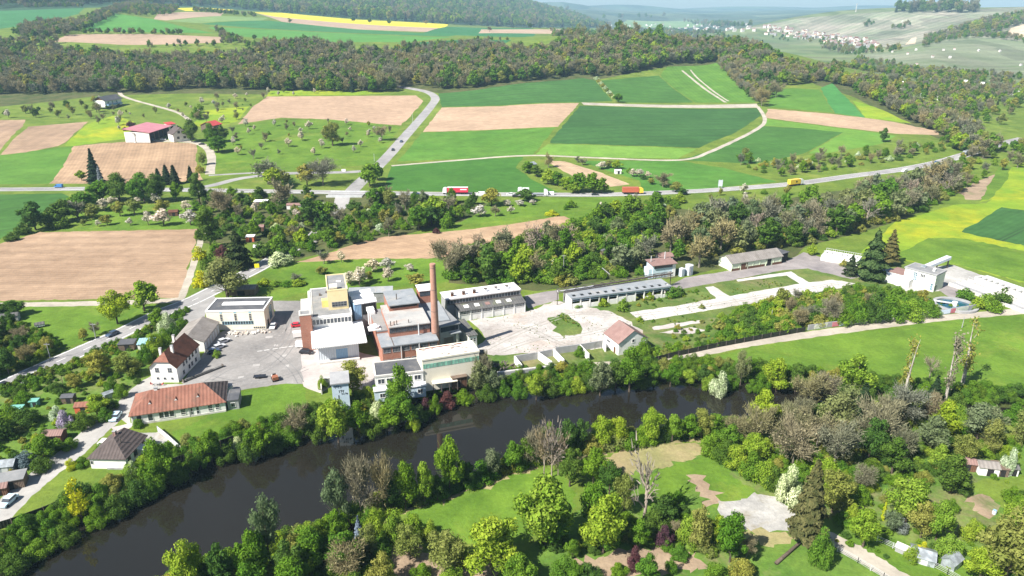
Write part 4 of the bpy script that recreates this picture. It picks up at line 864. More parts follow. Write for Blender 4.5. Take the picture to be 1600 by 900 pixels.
for a in [('b_green',1280,882,822,40),('lime',1348,854,798,54),('lime',1414,818,752,54),('thuja',1379,812,778,16),('b_blue',1404,830,808,26),('dark',1484,770,712,50),('lime',1462,844,784,40),('olive',1438,840,786,38),('b_lime',1480,870,834,44),('b_yellow',1440,866,846,20),('olive',1568,908,794,90),('b_lime',1516,842,810,34),('b_lime',1592,816,782,50),('cream',1574,740,698,26),('lime',1530,906,858,50),('green',1598,900,830,60),('b_lime',1424,876,852,24),('b_dark',1505,772,748,24),('b_green',1580,784,760,30),('b_lime',1330,812,786,30),('olive',1300,800,736,50),('b_green',1340,786,756,40),('b_green',1430,790,762,36)]: T(*a, place=pl)
fill('in the wood right of the tall spruce', [(1270,790),(1300,745),(1380,735),(1440,740),(1470,700),(1600,690),(1600,720),(1480,745),(1400,770),(1330,790)], 6.4, [('green',3),('lime',3),('olive',3),('dark',1.5),('bud',2)], (6, 10), seed=1)
fill('in the grey thicket on the near bank', [(1160,690),(1220,672),(1300,662),(1400,660),(1500,664),(1600,680),(1600,694),(1480,700),(1420,735),(1300,742),(1260,740),(1200,730)], 7.0, [('bud',4.5),('grey',2.2),('green',2),('lime',1.6),('dark',1)], (8, 13), seed=2)
T('conifer',1340,672,598,50,place='rising from the grey thicket')
T('lime',1190,676,612,46,place='beside the narrow end of the river')
pl = 'on the bank left of the poplars'
for a in [('lime',1334,614,541,58),('lime',1214,600,548,36),('dark',1244,600,556,34),('bud',1290,618,568,44),('bud',1262,626,572,44),('b_green',1190,602,572,26),('b_dark',1360,620,590,34),('olive',1276,606,574,30)]: T(*a, place=pl)
T('poplar',1411,620,508,20,place='standing alone left of the pair', sub=0); T('poplar',1477,624,506,22,place='middle of the three', sub=1); T('poplar',1503,602,500,24,place='rightmost of the three', sub=2)
pl = 'at the feet of the three poplars'
for a in [('conifer',1456,634,574,36),('b_lime',1426,634,606,30),('bare',1452,590,552,20),('b_green',1440,620,590,34),('b_dark',1492,632,600,34),('b_green',1390,622,592,26)]: T(*a, place=pl)
fill('on the bank right of the poplars', [(1510,618),(1600,616),(1700,620),(1700,640),(1600,634),(1520,630)], 5.5, [('b_green',3),('b_olive',2),('bud',2),('green',2)], (5, 9), seed=3)
# left bank
pl = 'on the river bank below the bungalow'
for a in [('yellowtree',126,802,732,44),('b_green',60,852,826,44),('b_dark',100,832,804,44),('b_dark',20,878,846,50),('b_green',150,806,776,40),('b_dark',182,790,756,44),('b_dark',210,772,734,46),('green',250,750,676,40),('b_green',236,760,722,36),('cream',208,742,718,20),('b_dark',274,740,704,40),('b_lime',226,726,710,20)]: T(*a, place=pl)
pl = 'on the river bank below the works meadow'
for a in [('b_green',310,716,676,36),('green',330,712,660,34),('b_cream' if False else 'cream',372,694,668,30),('b_dark',352,708,680,34),('b_dark',390,704,660,40),('green',404,700,650,40),('b_dark',424,692,656,36),('b_green',452,682,650,36),('bud',466,676,622,34),('dark',482,670,618,40)]: T(*a, place=pl)
pl = 'between the graffiti tower and the river'
for a in [('lime',528,678,612,46),('green',560,668,614,40),('b_dark',500,676,640,34),('b_yellow',562,640,616,24),('cream',590,644,614,40),('b_dark',580,668,634,36),('green',604,660,620,40),('green',630,652,600,44),('b_lime',644,658,632,26),('b_purple',700,624,598,34),('b_purple',664,634,608,30),('b_green',680,634,602,24),('b_dark',654,646,618,34)]: T(*a, place=pl)
T('olive',552,614,566,48,place='beside the graffiti tower'); T('green',624,636,556,36,place='in front of the low grey-roofed works office'); T('b_lime',504,606,586,16,place='beside the graffiti tower')
pl = 'on the river bank below the cream works hall'
for a in [('grey',748,606,552,32),('grey',770,604,566,32),('b_green',724,618,594,34),('b_dark',760,612,586,34),('b_green',786,606,580,26),('bud',756,600,540,22)]: T(*a, place=pl)
pl = 'on the river bank below the roofless concrete bays'
for a in [('lime',838,612,572,30),('b_green',812,608,580,30),('b_dark',860,606,580,30),('b_green',884,602,580,34),('b_lime',902,600,576,28),('grey',938,606,552,36),('b_green',906,556,540,22),('b_dark',920,596,572,26)]: T(*a, place=pl)
pl = 'on the river bank below the brown-roofed house'
for a in [('green',984,600,530,46),('dark',962,598,552,34),('b_green',1004,556,526,30),('green',1022,592,558,24),('green',1048,592,556,26),('b_dark',1004,594,570,24)]: T(*a, place=pl)
pl = 'on the river bank beside the meadow path'
for a in [('lime',1078,590,566,24),('dark',1098,590,558,26),('cream',1126,606,566,34),('grey',1158,590,534,24),('b_green',1140,596,574,28),('b_lime',1110,596,572,28),('b_green',1176,600,580,20)]: T(*a, place=pl)
fill('in the scrub on the derelict works ground', [(1120,500),(1160,486),(1260,464),(1340,456),(1400,462),(1450,476),(1440,490),(1300,506),(1180,524),(1130,518)], 6.5, [('b_green',3),('b_lime',2),('bud',3),('b_dark',1.5),('olive',1)], (4, 7.5), seed=4)
pl = 'in the tall hedge beside the round basin'
for a in [('b_green',1310,506,476,40),('b_green',1336,502,464,44),('b_dark',1362,500,460,44),('b_green',1390,498,462,50),('b_lime',1420,496,466,50),('b_green',1448,492,470,40),('b_dark',1372,474,448,30),('b_green',1400,470,446,26),('bud',1296,506,462,34)]: T(*a, place=pl)
pl = 'between the round basin and the long channels'
for a in [('b_green',1508,466,450,30),('b_lime',1540,478,458,34),('b_green',1552,486,468,30),('b_dark',1564,474,448,28),('b_lime',1525,482,464,24)]: T(*a, place=pl)
T('sequoia',1360,437,358,44,place='beside the water works'); T('yew',1328,430,398,26,place='beside the giant sequoia'); T('spruce',1388,414,358,32,place='behind the giant sequoia'); T('b_lime',1268,398,380,16,place='at the end of the works lane'); T('b_olive',1318,416,404,14,place='in front of the settling tank')
pl = 'on the derelict works ground beside the ruined shed'
for a in [('b_green',902,480,470,16),('b_lime',942,478,466,20),('b_green',975,480,464,14),('b_lime',972,486,472,20),('b_lime',1014,468,456,16),('b_green',1048,464,448,24),('b_dark',1060,462,446,22),('b_lime',1000,502,494,14),('b_olive',1096,482,474,10)]: T(*a, place=pl)
# left: gardens and road
pl = 'on the verge above the valley road'
T('lime',184,506,454,42,place=pl); T('lime',226,486,440,42,place=pl); T('olive',131,532,513,16,place=pl); T('bud',150,523,504,14,place=pl)
fill('in the clump above the valley road', [(-110,590),(-60,548),(10,505),(60,525),(92,548),(20,585),(-60,612)], 6.2, [('dark',3),('green',2),('olive',2.2),('bud',1.4)], (5, 9.5), seed=5)
T('dark',22,494,470,34,place='behind the green shed at far left'); T('dark',-20,500,470,50,place='behind the green shed at far left')
pl = 'between the valley road and the grey garages'
for a in [('cream',264,524,486,30),('green',250,512,482,26),('b_green',286,512,492,22),('b_green',258,538,512,30),('b_lime',240,548,520,30),('b_dark',272,530,504,26),('b_green',228,566,536,26),('b_lime',246,560,542,22)]: T(*a, place=pl)
pl = 'in the gardens beside the village street'
for a in [('olive',158,588,548,42),('olive',202,588,550,40),('b_lilac',104,668,640,30),('cream',90,656,634,26),('b_dark',130,668,642,40),('lime',152,648,618,34),('b_green',166,656,636,26),('b_dark',40,664,636,44),('b_green',16,660,630,40),('b_dark',72,690,672,30),('b_olive',60,700,676,24),('b_green',190,620,600,24),('b_dark',175,640,622,26),('green',70,718,682,40),('lime',60,704,680,30),('b_blue',42,728,704,34),('b_dark',66,734,712,34),('b_green',110,700,684,30),('olive',118,606,584,26),('b_dark',-20,690,640,60),('b_green',176,612,588,26),('b_dark',90,612,596,26),('b_green',40,632,610,36)]: T(*a, place=pl)
for a in [('b_green',160,708,692,26),('b_green',128,728,714,26),('b_yellow',112,732,716,20),('b_green',200,738,724,12)]: T(*a, place='beside the white bungalow')
T('b_green',216,668,654,18,place='against the long orange-roofed house'); T('b_lime',339,558,546,14,place='on the works yard beside the white house')
pl = 'around the yellow sign on the valley road'
for a in [('dark',330,388,326,40),('yew',374,418,358,50),('grey',356,466,402,66),('b_yellow',312,404,384,26),('b_yellow',316,446,422,32),('b_purple',350,404,382,26),('b_dark',330,420,396,30),('b_green',338,398,376,20),('b_lime',345,440,420,24),('cream',438,414,392,40),('b_dark',410,400,376,40),('b_green',432,394,368,36)]: T(*a, place=pl)
pl = 'along the main road behind the left ploughed field'
for a in [('green',162,314,282,34),('dark',188,314,270,36),('green',212,314,280,22),('green',226,316,270,36),('dark',246,316,272,34),('green',276,314,284,18),('dark',312,318,270,34),('dark',334,322,296,22),('bud',348,340,292,36),('b_green',120,318,302,30),('green',132,332,300,34),('b_dark',150,318,298,24),('lime',128,282,266,14)]: T(*a, place=pl)
for a in [('conifer',150,286,232,24),('bluespruce',158,288,256,20),('conifer',248,284,262,14),('conifer',262,288,256,18),('conifer',274,288,256,18),('conifer',299,284,258,14)]: T(*a, place='along the main road behind the left ploughed field')
pl = 'in the dark hedge beside the left wheat field'
for a in [('dark',56,360,316,36),('b_dark',36,366,346,30),('b_dark',18,376,362,26),('b_dark',82,352,322,36),('dark',102,346,312,36),('bud',122,342,314,28),('b_dark',92,356,334,30),('blossom',112,330,314,24)]: T(*a, place=pl)
pl = 'in the orchard above the left ploughed field'
for a in [('blossom',164,330,310,20),('olive',144,342,318,24),('blossom',174,322,308,18),('olive',188,338,314,20),('olive',211,336,310,24),('olive',252,334,312,24),('blossom',256,352,326,28),('blossom',232,352,330,16),('olive',168,352,336,16),('blossom',153,354,344,10),('blossom',204,352,340,10),('blossom',298,352,328,22),('blossom',216,318,308,14),('blossom',242,318,302,16),('olive',130,352,342,10),('blossom',290,330,314,18)]: T(*a, place=pl)
# middle: road, bridge, woods
pl = 'on the grass beside the farm lane'
for a in [('bud',420,288,254,44),('bud',505,290,250,44),('olive',480,290,256,30),('lime',430,296,262,30),('olive',445,290,266,20)]: T(*a, place=pl)
pl = 'beside the road bridge'
for a in [('lime',578,292,256,30),('green',590,282,254,24),('green',586,322,294,24),('green',598,318,292,24),('green',498,334,304,28),('cream',506,330,306,26),('green',514,334,306,24),('b_dark',552,326,312,26),('dark',484,344,302,28),('bud',440,324,282,34)]: T(*a, place=pl)
fill('in the gardens left of the bridge', [(360,306),(440,302),(500,310),(500,340),(470,360),(440,386),(400,385),(390,360),(350,352),(352,330)], 11.5, [('green',2),('dark',2),('cream',2),('blossom',1.5),('bud',1.5),('olive',2),('lime',1)], (5, 9), seed=6)
fill('in the thicket below the main road', [(490,360),(560,336),(600,314),(680,314),(760,320),(745,338),(690,350),(620,368),(560,380),(500,396),(460,402),(470,372)], 9.6, [('green',3),('dark',2.5),('cream',1.4),('olive',1.5),('grey',2),('lime',1.5),('bud',2)], (5.5, 10.5), seed=7)
for a in [('lime',680,346,306,36),('bud',700,330,310,26),('dark',675,352,322,34),('b_purple',682,364,356,14),('b_green',700,356,330,26),('green',655,360,322,34)]: T(*a, place='where the roadside thicket ends at right')
pl = 'on the meadow below the main road'
for a in [('blossom',750,338,320,22),('olive',768,322,294,32),('blossom',798,334,322,10),('bud',774,338,324,16),('blossom',792,322,312,14),('blossom',812,322,312,14),('dark',822,314,296,28),('blossom',832,320,312,10),('b_lime',892,324,312,20),('b_green',884,328,318,8),('b_yellow',862,336,328,24),('b_green',866,336,330,14),('blossom',938,336,316,14),('b_green',925,348,330,24)]: T(*a, place=pl)
pl = 'on the meadow behind the works'
for a in [('blossom',584,425,405,22),('blossom',606,424,403,20),('blossom',607,440,418,18),('blossom',562,446,417,26),('blossom',548,444,424,24),('bud',506,412,394,18),('blossom',534,410,392,14),('blossom',640,424,412,14),('olive',578,440,424,12),('bud',462,438,428,18),('olive',502,428,416,18),('olive',650,446,428,40)]: T(*a, place=pl)
for a in [('b_lime',430,446,438,30),('b_green',448,446,438,28),('b_lime',466,446,436,24),('b_lime',414,446,434,22)]: T(*a, place='in the hedge behind the white works hall')
pl = 'between the soil field and the wood'
for a in [('bare',884,388,350,30),('bud',790,402,362,34),('bare',835,398,346,34),('bare',748,392,364,22),('bud',868,388,350,26),('bud',700,432,376,50),('bud',730,420,380,44)]: T(*a, place=pl)
fill('in the green wood behind the works', [(700,440),(720,412),(780,398),(860,372),(930,346),(1000,328),(1040,326),(1020,370),(1008,420),(930,434),(860,448),(800,444)], 8.4, [('green',4),('lime',2.2),('grey',2.4),('dark',2),('cream',0.7),('bud',1.6)], (7, 12.5), seed=8)
fill('in the grey wood behind the green store', [(1040,405),(1060,372),(1110,352),(1240,336),(1330,318),(1420,296),(1480,274),(1495,300),(1420,336),(1350,360),(1265,382),(1225,386),(1130,398),(1095,420)], 8.2, [('bud',6),('grey',3),('dark',1),('green',1.6),('bare',1.2)], (9, 15), seed=9)
fill('on the grassy bank below the main road', [(1010,318),(1060,306),(1200,302),(1240,306),(1100,322),(1040,330)], 12, [('b_green',3),('olive',1),('blossom',1),('b_dark',1)], (3, 7), seed=10)
pl = 'in the hedge running up from the main road'
for a in [('green',824,270,252,24),('dark',838,276,258,20),('lime',856,288,264,26),('green',868,290,268,20),('lime',886,296,276,24),('green',906,300,270,30),('green',926,302,270,28),('green',940,302,278,22),('bud',857,262,240,14),('lime',898,302,284,20)]: T(*a, place=pl)
pl = 'along the garden strip beside the light green field'
for a in [('blossom',940,264,252,16),('olive',950,262,250,16),('lime',964,264,250,16),('bud',902,254,244,8),('blossom',988,276,264,14),('b_dark',1006,280,272,14),('blossom',1000,276,264,14),('b_green',984,270,262,12),('bud',1036,292,270,26),('olive',1018,288,278,12),('bud',910,258,248,12),('blossom',1012,278,268,10),('olive',1056,300,284,20),('dark',1066,304,294,16)]: T(*a, place=pl)
fill('in the right hedge above the main road', [(1140,252),(1165,246),(1205,258),(1300,244),(1380,238),(1480,222),(1512,228),(1400,252),(1300,266),(1222,278),(1180,268)], 6.6, [('b_green',3),('cream',1.2),('b_olive',2),('green',2),('bud',2),('b_dark',1.6),('olive',1)], (5, 8.5), seed=11)
fill('in the scrub at the main road end', [(1470,268),(1500,252),(1560,236),(1600,225),(1600,262),(1560,268),(1530,284),(1500,298)], 10, [('b_lime',2),('b_green',2),('olive',2),('bud',2),('green',2)], (6, 10), seed=12)
T('dark',1380,222,200,14,place='alone beside the brown soil strip'); T('bud',1212,152,128,22,place='at the corner of the wheat field'); T('green',966,160,146,14,place='alone at the corner of the wheat fields'); T('bud',1190,166,138,20,place='beside the bend of the field track')
for k in range(9): T('b_olive' if k % 2 else 'cream', 932 + k * 3.4, 125 + k * 3.6, 119 + k * 3.6, 9, place='in the low hedge between two wheat fields')
# orchards on the slope
fill('on the flowery slope above the farm', [(215,188),(250,172),(330,158),(420,146),(520,144),(470,150),(415,152),(385,172),(370,190),(330,200),(300,186),(260,178)], 15, [('blossom',6),('olive',1.2),('bud',4),('b_green',.7)], (2.5, 7.5), seed=13)
fill('in the orchard beside the sloping road', [(345,240),(350,214),(376,198),(440,192),(530,190),(618,202),(600,226),(560,240),(470,244),(400,250)], 15, [('blossom',6),('olive',1.2),('bud',4.5),('b_green',.7)], (2.5, 7.5), seed=14)
T('olive',520,228,190,28,place='largest in the orchard beside the sloping road'); T('bud',596,220,198,20,place='near the sloping road')
fill('on the slope left of the farm', [(-60,188),(40,176),(150,160),(190,164),(210,186),(190,206),(140,190),(100,186),(0,186)], 13, [('bud',4),('olive',3),('blossom',3),('dark',1.5)], (3, 9.5), seed=15)
pl = 'among the farm buildings'
for a in [('dark',300,222,186,24),('green',330,224,192,26),('dark',348,222,196,18),('green',342,238,212,30),('b_purple',205,198,188,14),('b_purple',196,204,198,8),('green',278,206,196,10),('b_green',308,186,166,18),('lime',312,176,162,12),('olive',316,258,238,14),('b_olive',312,270,256,14)]: T(*a, place=pl)
for px_, py_ in [(453,36),(552,34),(578,36),(608,38),(665,39),(345,58),(364,58),(398,62),(430,66),(810,41),(828,44),(860,40),(765,50)]: T('bud' if px_ % 2 else 'dark', px_, py_, py_ - 8, 7, place='on the plateau fields below the blue hill')
fill('in the scrub below the dead tree', [(900,838),(1000,812),(1060,784),(1120,800),(1172,840),(1165,905),(1000,910),(880,910)], 5.6, [('b_green',3),('b_lime',2),('olive',2.4),('b_olive',1.4),('green',1.6),('bud',1)], (3.5, 7.5), seed=21)
fill('in the gardens right of the gravel lane', [(1280,796),(1420,768),(1480,776),(1500,820),(1600,836),(1600,905),(1540,880),(1440,846),(1330,832)], 7.2, [('b_lime',2),('b_green',3),('lime',1.6),('grey',2),('green',1.4),('b_olive',1)], (3, 7), seed=22)
fill('in the trees at the bottom edge', [(270,940),(420,890),(540,838),(600,846),(590,905),(610,960),(300,990)], 6.0, [('green',3),('dark',2),('olive',2),('lime',1.4),('bud',1)], (6, 10), seed=23)
# ------------------------------------------------------------------ building materials
def surf(name, c1, c2, scale=0.5, rough=0.85, stain=None, grain=0.10, rows=None, spec=0.2):
    """weathered surface; rows = (axis index, spacing, depth) for tile courses, boards, corrugation"""
    b = NB(name); P = b.obj(); b.p.inputs['Specular IOR Level'].default_value = spec
    col = b.mix(b.ramp(b.noise(P, scale, 5, 0.65), 0.35, 0.65), c1, c2)
    if stain: col = b.mix(b.ramp(b.noise(P, scale * 0.6, 6, 0.75, 0.6), 0.54, 0.72, 0, 0.85), col, stain)
    g = b.math('MULTIPLY_ADD', b.math('SUBTRACT', b.noise(P, 4.5, 3, 0.8), 0.5), grain * 2, 1)
    if rows:
        sx = b.n('ShaderNodeSeparateXYZ', i_0=P).outputs[rows[0]]
        s = b.math('SINE', b.math('MULTIPLY', sx, 2 * math.pi / rows[1])); g = b.math('MULTIPLY', g, b.math('MULTIPLY_ADD', s, rows[2], 1)); b.bump(s, 0.5, 0.06)
    col = b.mix(1.0, col, b.n('ShaderNodeCombineColor', i_0=g, i_1=g, i_2=g).outputs[0], 'MULTIPLY')
    return b.done(col, rough)
def brickm(name, c1, c2, mortar):
    b = NB(name); P = b.obj()
    mp = b.n('ShaderNodeMapping', i_Vector=P); mp.inputs['Rotation'].default_value = (math.pi / 2, 0, math.radians(20))
    br = b.n('ShaderNodeTexBrick', i_Vector=mp.outputs[0], i_Color1=c1, i_Color2=c2, i_Mortar=mortar, i_Scale=1.6)
    col = b.mix(b.ramp(b.noise(P, 0.35, 5, 0.7), 0.45, 0.75, 0, 0.5), br.outputs['Color'], tuple(x * 0.6 for x in c1)); return b.done(col, 0.9)
M = dict(
 white=surf('white_render', (0.72, 0.71, 0.68), (0.80, 0.79, 0.76), 0.4, stain=(0.55, 0.53, 0.49)),
 cream=surf('cream_render', (0.74, 0.69, 0.56), (0.80, 0.75, 0.63), 0.4, stain=(0.62, 0.56, 0.45)),
 yellow=surf('yellow_render', (0.76, 0.62, 0.34), (0.80, 0.67, 0.40), 0.4, stain=(0.62, 0.5, 0.3)),
 deepyellow=surf('deep_yellow_render', (0.78, 0.55, 0.18), (0.82, 0.60, 0.22), 0.6),
 palegreen=surf('pale_green_render', (0.62, 0.70, 0.50), (0.70, 0.76, 0.58), 0.5, stain=(0.5, 0.54, 0.42)),
 paleblue=surf('pale_blue_render', (0.48, 0.60, 0.70), (0.58, 0.68, 0.75), 0.5, stain=(0.34, 0.42, 0.48)),
 bluemetal=surf('blue_metal_sheet', (0.22, 0.36, 0.52), (0.27, 0.42, 0.58), 0.5, rows=(0, 0.5, 0.08)),
 whitemetal=surf('white_metal_sheet', (0.80, 0.80, 0.80), (0.86, 0.86, 0.85), 0.3, 0.5, rows=(0, 0.6, 0.03)),
 greymetal=surf('grey_wall_sheet', (0.50, 0.55, 0.60), (0.56, 0.60, 0.64), 0.3, 0.6, rows=(0, 0.7, 0.05)),
 brick=brickm('red_brick', (0.34, 0.13, 0.085), (0.41, 0.175, 0.115), (0.34, 0.26, 0.215)),
 chim=brickm('chimney_brick', (0.38, 0.19, 0.14), (0.44, 0.235, 0.17), (0.38, 0.28, 0.23)),
 bitumen=surf('dark_bitumen', (0.075, 0.078, 0.088), (0.11, 0.112, 0.12), 0.3, stain=(0.19, 0.18, 0.17)),
 greyroof=surf('grey_roof_felt', (0.19, 0.195, 0.20), (0.265, 0.265, 0.265), 0.3, stain=(0.34, 0.31, 0.27), grain=0.25),
 blueroof=surf('pale_blue_grey_roof', (0.22, 0.24, 0.26), (0.30, 0.315, 0.33), 0.3, stain=(0.38, 0.35, 0.31), grain=0.25),
 rustroof=surf('rust_stained_roof', (0.33, 0.33, 0.325), (0.43, 0.415, 0.39), 0.25, stain=(0.36, 0.21, 0.15), grain=0.25),
 tornroof=surf('torn_white_roof_sheet', (0.74, 0.72, 0.72), (0.82, 0.80, 0.79), 0.5, stain=(0.38, 0.25, 0.17), grain=0.2),
 fibro=surf('grey_fibre_cement', (0.20, 0.18, 0.165), (0.28, 0.255, 0.235), 0.4, stain=(0.14, 0.12, 0.10), rows=(0, 0.9, 0.08)),
 darkfibro=surf('dark_fibre_cement', (0.09, 0.09, 0.09), (0.14, 0.135, 0.13), 0.4, stain=(0.17, 0.19, 0.10), rows=(0, 0.9, 0.08)),
 tile_orange=surf('orange_clay_tiles', (0.20, 0.088, 0.062), (0.27, 0.125, 0.088), 0.35, stain=(0.12, 0.08, 0.06), grain=0.35, rows=(0, 0.9, 0.025)),
 tile_red=surf('old_red_brown_tiles', (0.10, 0.045, 0.03), (0.165, 0.07, 0.045), 0.5, stain=(0.05, 0.034, 0.03), grain=0.3, rows=(0, 0.45, 0.08)),
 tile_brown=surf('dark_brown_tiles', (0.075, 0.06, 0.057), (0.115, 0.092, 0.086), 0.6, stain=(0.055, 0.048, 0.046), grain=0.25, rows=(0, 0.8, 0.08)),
 tile_rose=surf('rose_brown_roof', (0.22, 0.135, 0.12), (0.28, 0.18, 0.16), 0.4, stain=(0.24, 0.18, 0.16), grain=0.15, rows=(0, 0.6, 0.05)),
 pinkroof=surf('pink_red_roof', (0.42, 0.17, 0.20), (0.48, 0.21, 0.24), 0.2, rows=(0, 1.2, 0.06)),
 redroof=surf('red_roof', (0.44, 0.05, 0.06), (0.52, 0.09, 0.08), 0.3),
 concrete=surf('weathered_concrete', (0.52, 0.50, 0.47), (0.62, 0.60, 0.56), 0.5, stain=(0.36, 0.33, 0.29), grain=0.15),
 greyconc=surf('grey_concrete', (0.28, 0.28, 0.29), (0.36, 0.36, 0.36), 0.5, stain=(0.20, 0.19, 0.18), grain=0.15),
 wood=surf('weathered_wood', (0.14, 0.10, 0.075), (0.20, 0.15, 0.115), 0.8, stain=(0.09, 0.07, 0.055), rows=(0, 0.3, 0.12)),
 brownwood=surf('brown_boards', (0.12, 0.06, 0.04), (0.17, 0.09, 0.055), 0.6, rows=(0, 0.4, 0.1)),
 steel=surf('rusty_steel', (0.10, 0.085, 0.08), (0.16, 0.13, 0.115), 0.8), galv=surf('galvanised_steel', (0.48, 0.49, 0.50), (0.58, 0.59, 0.60), 0.5, 0.5),
 teal=surf('teal_roof_sheet', (0.22, 0.40, 0.47), (0.30, 0.47, 0.53), 0.7, 0.6, stain=(0.5, 0.62, 0.66), rows=(0, 0.8, 0.06)),
 turq=surf('turquoise_paint', (0.13, 0.34, 0.29), (0.18, 0.40, 0.34), 0.7), red=surf('red_paint', (0.5, 0.06, 0.05), (0.56, 0.09, 0.07), 0.6), orange=surf('orange_red_paint', (0.52, 0.11, 0.05), (0.58, 0.15, 0.07), 0.6), yel=surf('yellow_paint', (0.80, 0.55, 0.04), (0.84, 0.60, 0.06), 0.8), signyel=surf('sign_yellow', (0.86, 0.72, 0.02), (0.88, 0.75, 0.03), 0.8),
 dark=surf('opening_shade_and_dark_paint', (0.02, 0.02, 0.022), (0.03, 0.03, 0.03), 0.5), hedge=surf('dark_slatted_fence', (0.02, 0.025, 0.018), (0.04, 0.045, 0.03), 1.5, rows=(0, 0.5, 0.2)),  # near-black stands for shade inside openings; plain dark colour on doors and wheels
 rubble=surf('rubble', (0.44, 0.36, 0.29), (0.60, 0.54, 0.48), 1.2, stain=(0.3, 0.2, 0.14), grain=0.3), mural_red=surf('mural_red', (0.50, 0.10, 0.10), (0.45, 0.2, 0.25), 1.5), mural_blue=surf('mural_blue', (0.50, 0.62, 0.76), (0.66, 0.72, 0.80), 1.5), mural_white=surf('mural_white', (0.75, 0.74, 0.72), (0.5, 0.5, 0.56), 1.8), mural_mix=surf('mural_mixed', (0.62, 0.64, 0.5), (0.4, 0.45, 0.4), 2.0, stain=(0.6, 0.3, 0.25)),
 spray=surf('black_spray_paint', (0.015, 0.015, 0.02), (0.025, 0.025, 0.03), 1.0), stone=surf('terrace_gravel', (0.5, 0.5, 0.5), (0.6, 0.6, 0.6), 1.0))
def glassm(name, c, rough=0.12):
    b = NB(name); b.p.inputs['Specular IOR Level'].default_value = 0.6; P = b.obj()
    return b.done(b.mix(b.ramp(b.noise(P, 0.8, 3), 0.4, 0.6), c, tuple(min(1, x * 1.7) for x in c)), rough)
M['glass'] = glassm('window_glass', (0.030, 0.036, 0.045)); M['greenglass'] = glassm('green_glass_brick', (0.17, 0.36, 0.27), 0.3); M['blueglass'] = glassm('blue_grey_glass', (0.10, 0.16, 0.20)); M['ppoly'] = glassm('greenhouse_panes', (0.20, 0.22, 0.235), 0.3)
M['pool'] = glassm('blue_green_water', (0.012, 0.065, 0.10), 0.1); M['darkwater'] = glassm('dark_water', (0.03, 0.045, 0.035), 0.1)

class MB:
    def __init__(s): s.v, s.f = [], []
    def poly(s, pts): i = len(s.v); s.v += [tuple(p) for p in pts]; s.f.append(tuple(range(i, i + len(pts)))); return s
    def box(s, x0, x1, y0, y1, z0, z1):
        i = len(s.v); s.v += [(x, y, z) for z in (z0, z1) for x, y in ((x0, y0), (x1, y0), (x1, y1), (x0, y1))]
        s.f += [(i, i + 3, i + 2, i + 1), (i + 4, i + 5, i + 6, i + 7)] + [(i + k, i + (k + 1) % 4, i + 4 + (k + 1) % 4, i + 4 + k) for k in range(4)]; return s
    def slab(s, pts, t):
        """thick sheet: top outline pts, thickness t downwards"""
        n = len(pts); i = len(s.v); s.v += [tuple(p) for p in pts] + [(p[0], p[1], p[2] - t) for p in pts]
        s.f += [tuple(range(i, i + n)), tuple(range(i + 2 * n - 1, i + n - 1, -1))] + [(i + k, i + n + k, i + n + (k + 1) % n, i + (k + 1) % n) for k in range(n)]; return s
    def cyl(s, x, y, z0, z1, r0, r1=None, n=16):
        r1 = r0 if r1 is None else r1; i = len(s.v)
        for z, r in ((z0, r0), (z1, r1)): s.v += [(x + r * math.cos(2 * math.pi * k / n), y + r * math.sin(2 * math.pi * k / n), z) for k in range(n)]
        s.f += [tuple(range(i + n - 1, i - 1, -1)), tuple(range(i + n, i + 2 * n))] + [(i + k, i + (k + 1) % n, i + n + (k + 1) % n, i + n + k) for k in range(n)]; return s
    def hcyl(s, x0, x1, y, z, r, n=12):
        i = len(s.v)
        for x in (x0, x1): s.v += [(x, y + r * math.cos(2 * math.pi * k / n), z + r * math.sin(2 * math.pi * k / n)) for k in range(n)]
        s.f += [tuple(range(i, i + n)), tuple(range(i + 2 * n - 1, i + n - 1, -1))] + [(i + k, i + n + k, i + n + (k + 1) % n, i + (k + 1) % n) for k in range(n)]; return s
    def bar(s, p, q, w):
        p, q = Vector(p), Vector(q); d = (q - p).normalized(); t = d.cross(Vector((0, 0, 1)) if abs(d.z) < 0.9 else Vector((1, 0, 0))).normalized() * w; u = d.cross(t).normalized() * w
        i = len(s.v); s.v += [tuple(c + a + b_) for c in (p, q) for a, b_ in ((-t, -u), (t, -u), (t, u), (-t, u))]
        s.f += [(i, i + 1, i + 2, i + 3), (i + 7, i + 6, i + 5, i + 4)] + [(i + k, i + 4 + k, i + 4 + (k + 1) % 4, i + (k + 1) % 4) for k in range(4)]; return s
    def mesh(s, name):
        me = bpy.data.meshes.new(name); me.from_pydata(s.v, [], s.f); bm = bmesh.new(); bm.from_mesh(me); bmesh.ops.recalc_face_normals(bm, faces=bm.faces); bm.to_mesh(me); bm.free(); return me
    def build(s, name, mat, parent=None): return link(name, s.mesh(name), M[mat] if isinstance(mat, str) else mat, parent)

def thing(name, label, cat, loc, rz=0.0, group=None):
    o = bpy.data.objects.new(name, None); COL.objects.link(o); o.location = loc; o.rotation_euler = (0, 0, rz); o['label'] = label; o['category'] = cat
    if group: o['group'] = group
    return o
def tag(o, label, cat, group=None):
    o['label'] = label; o['category'] = cat
    if group: o['group'] = group
    return o

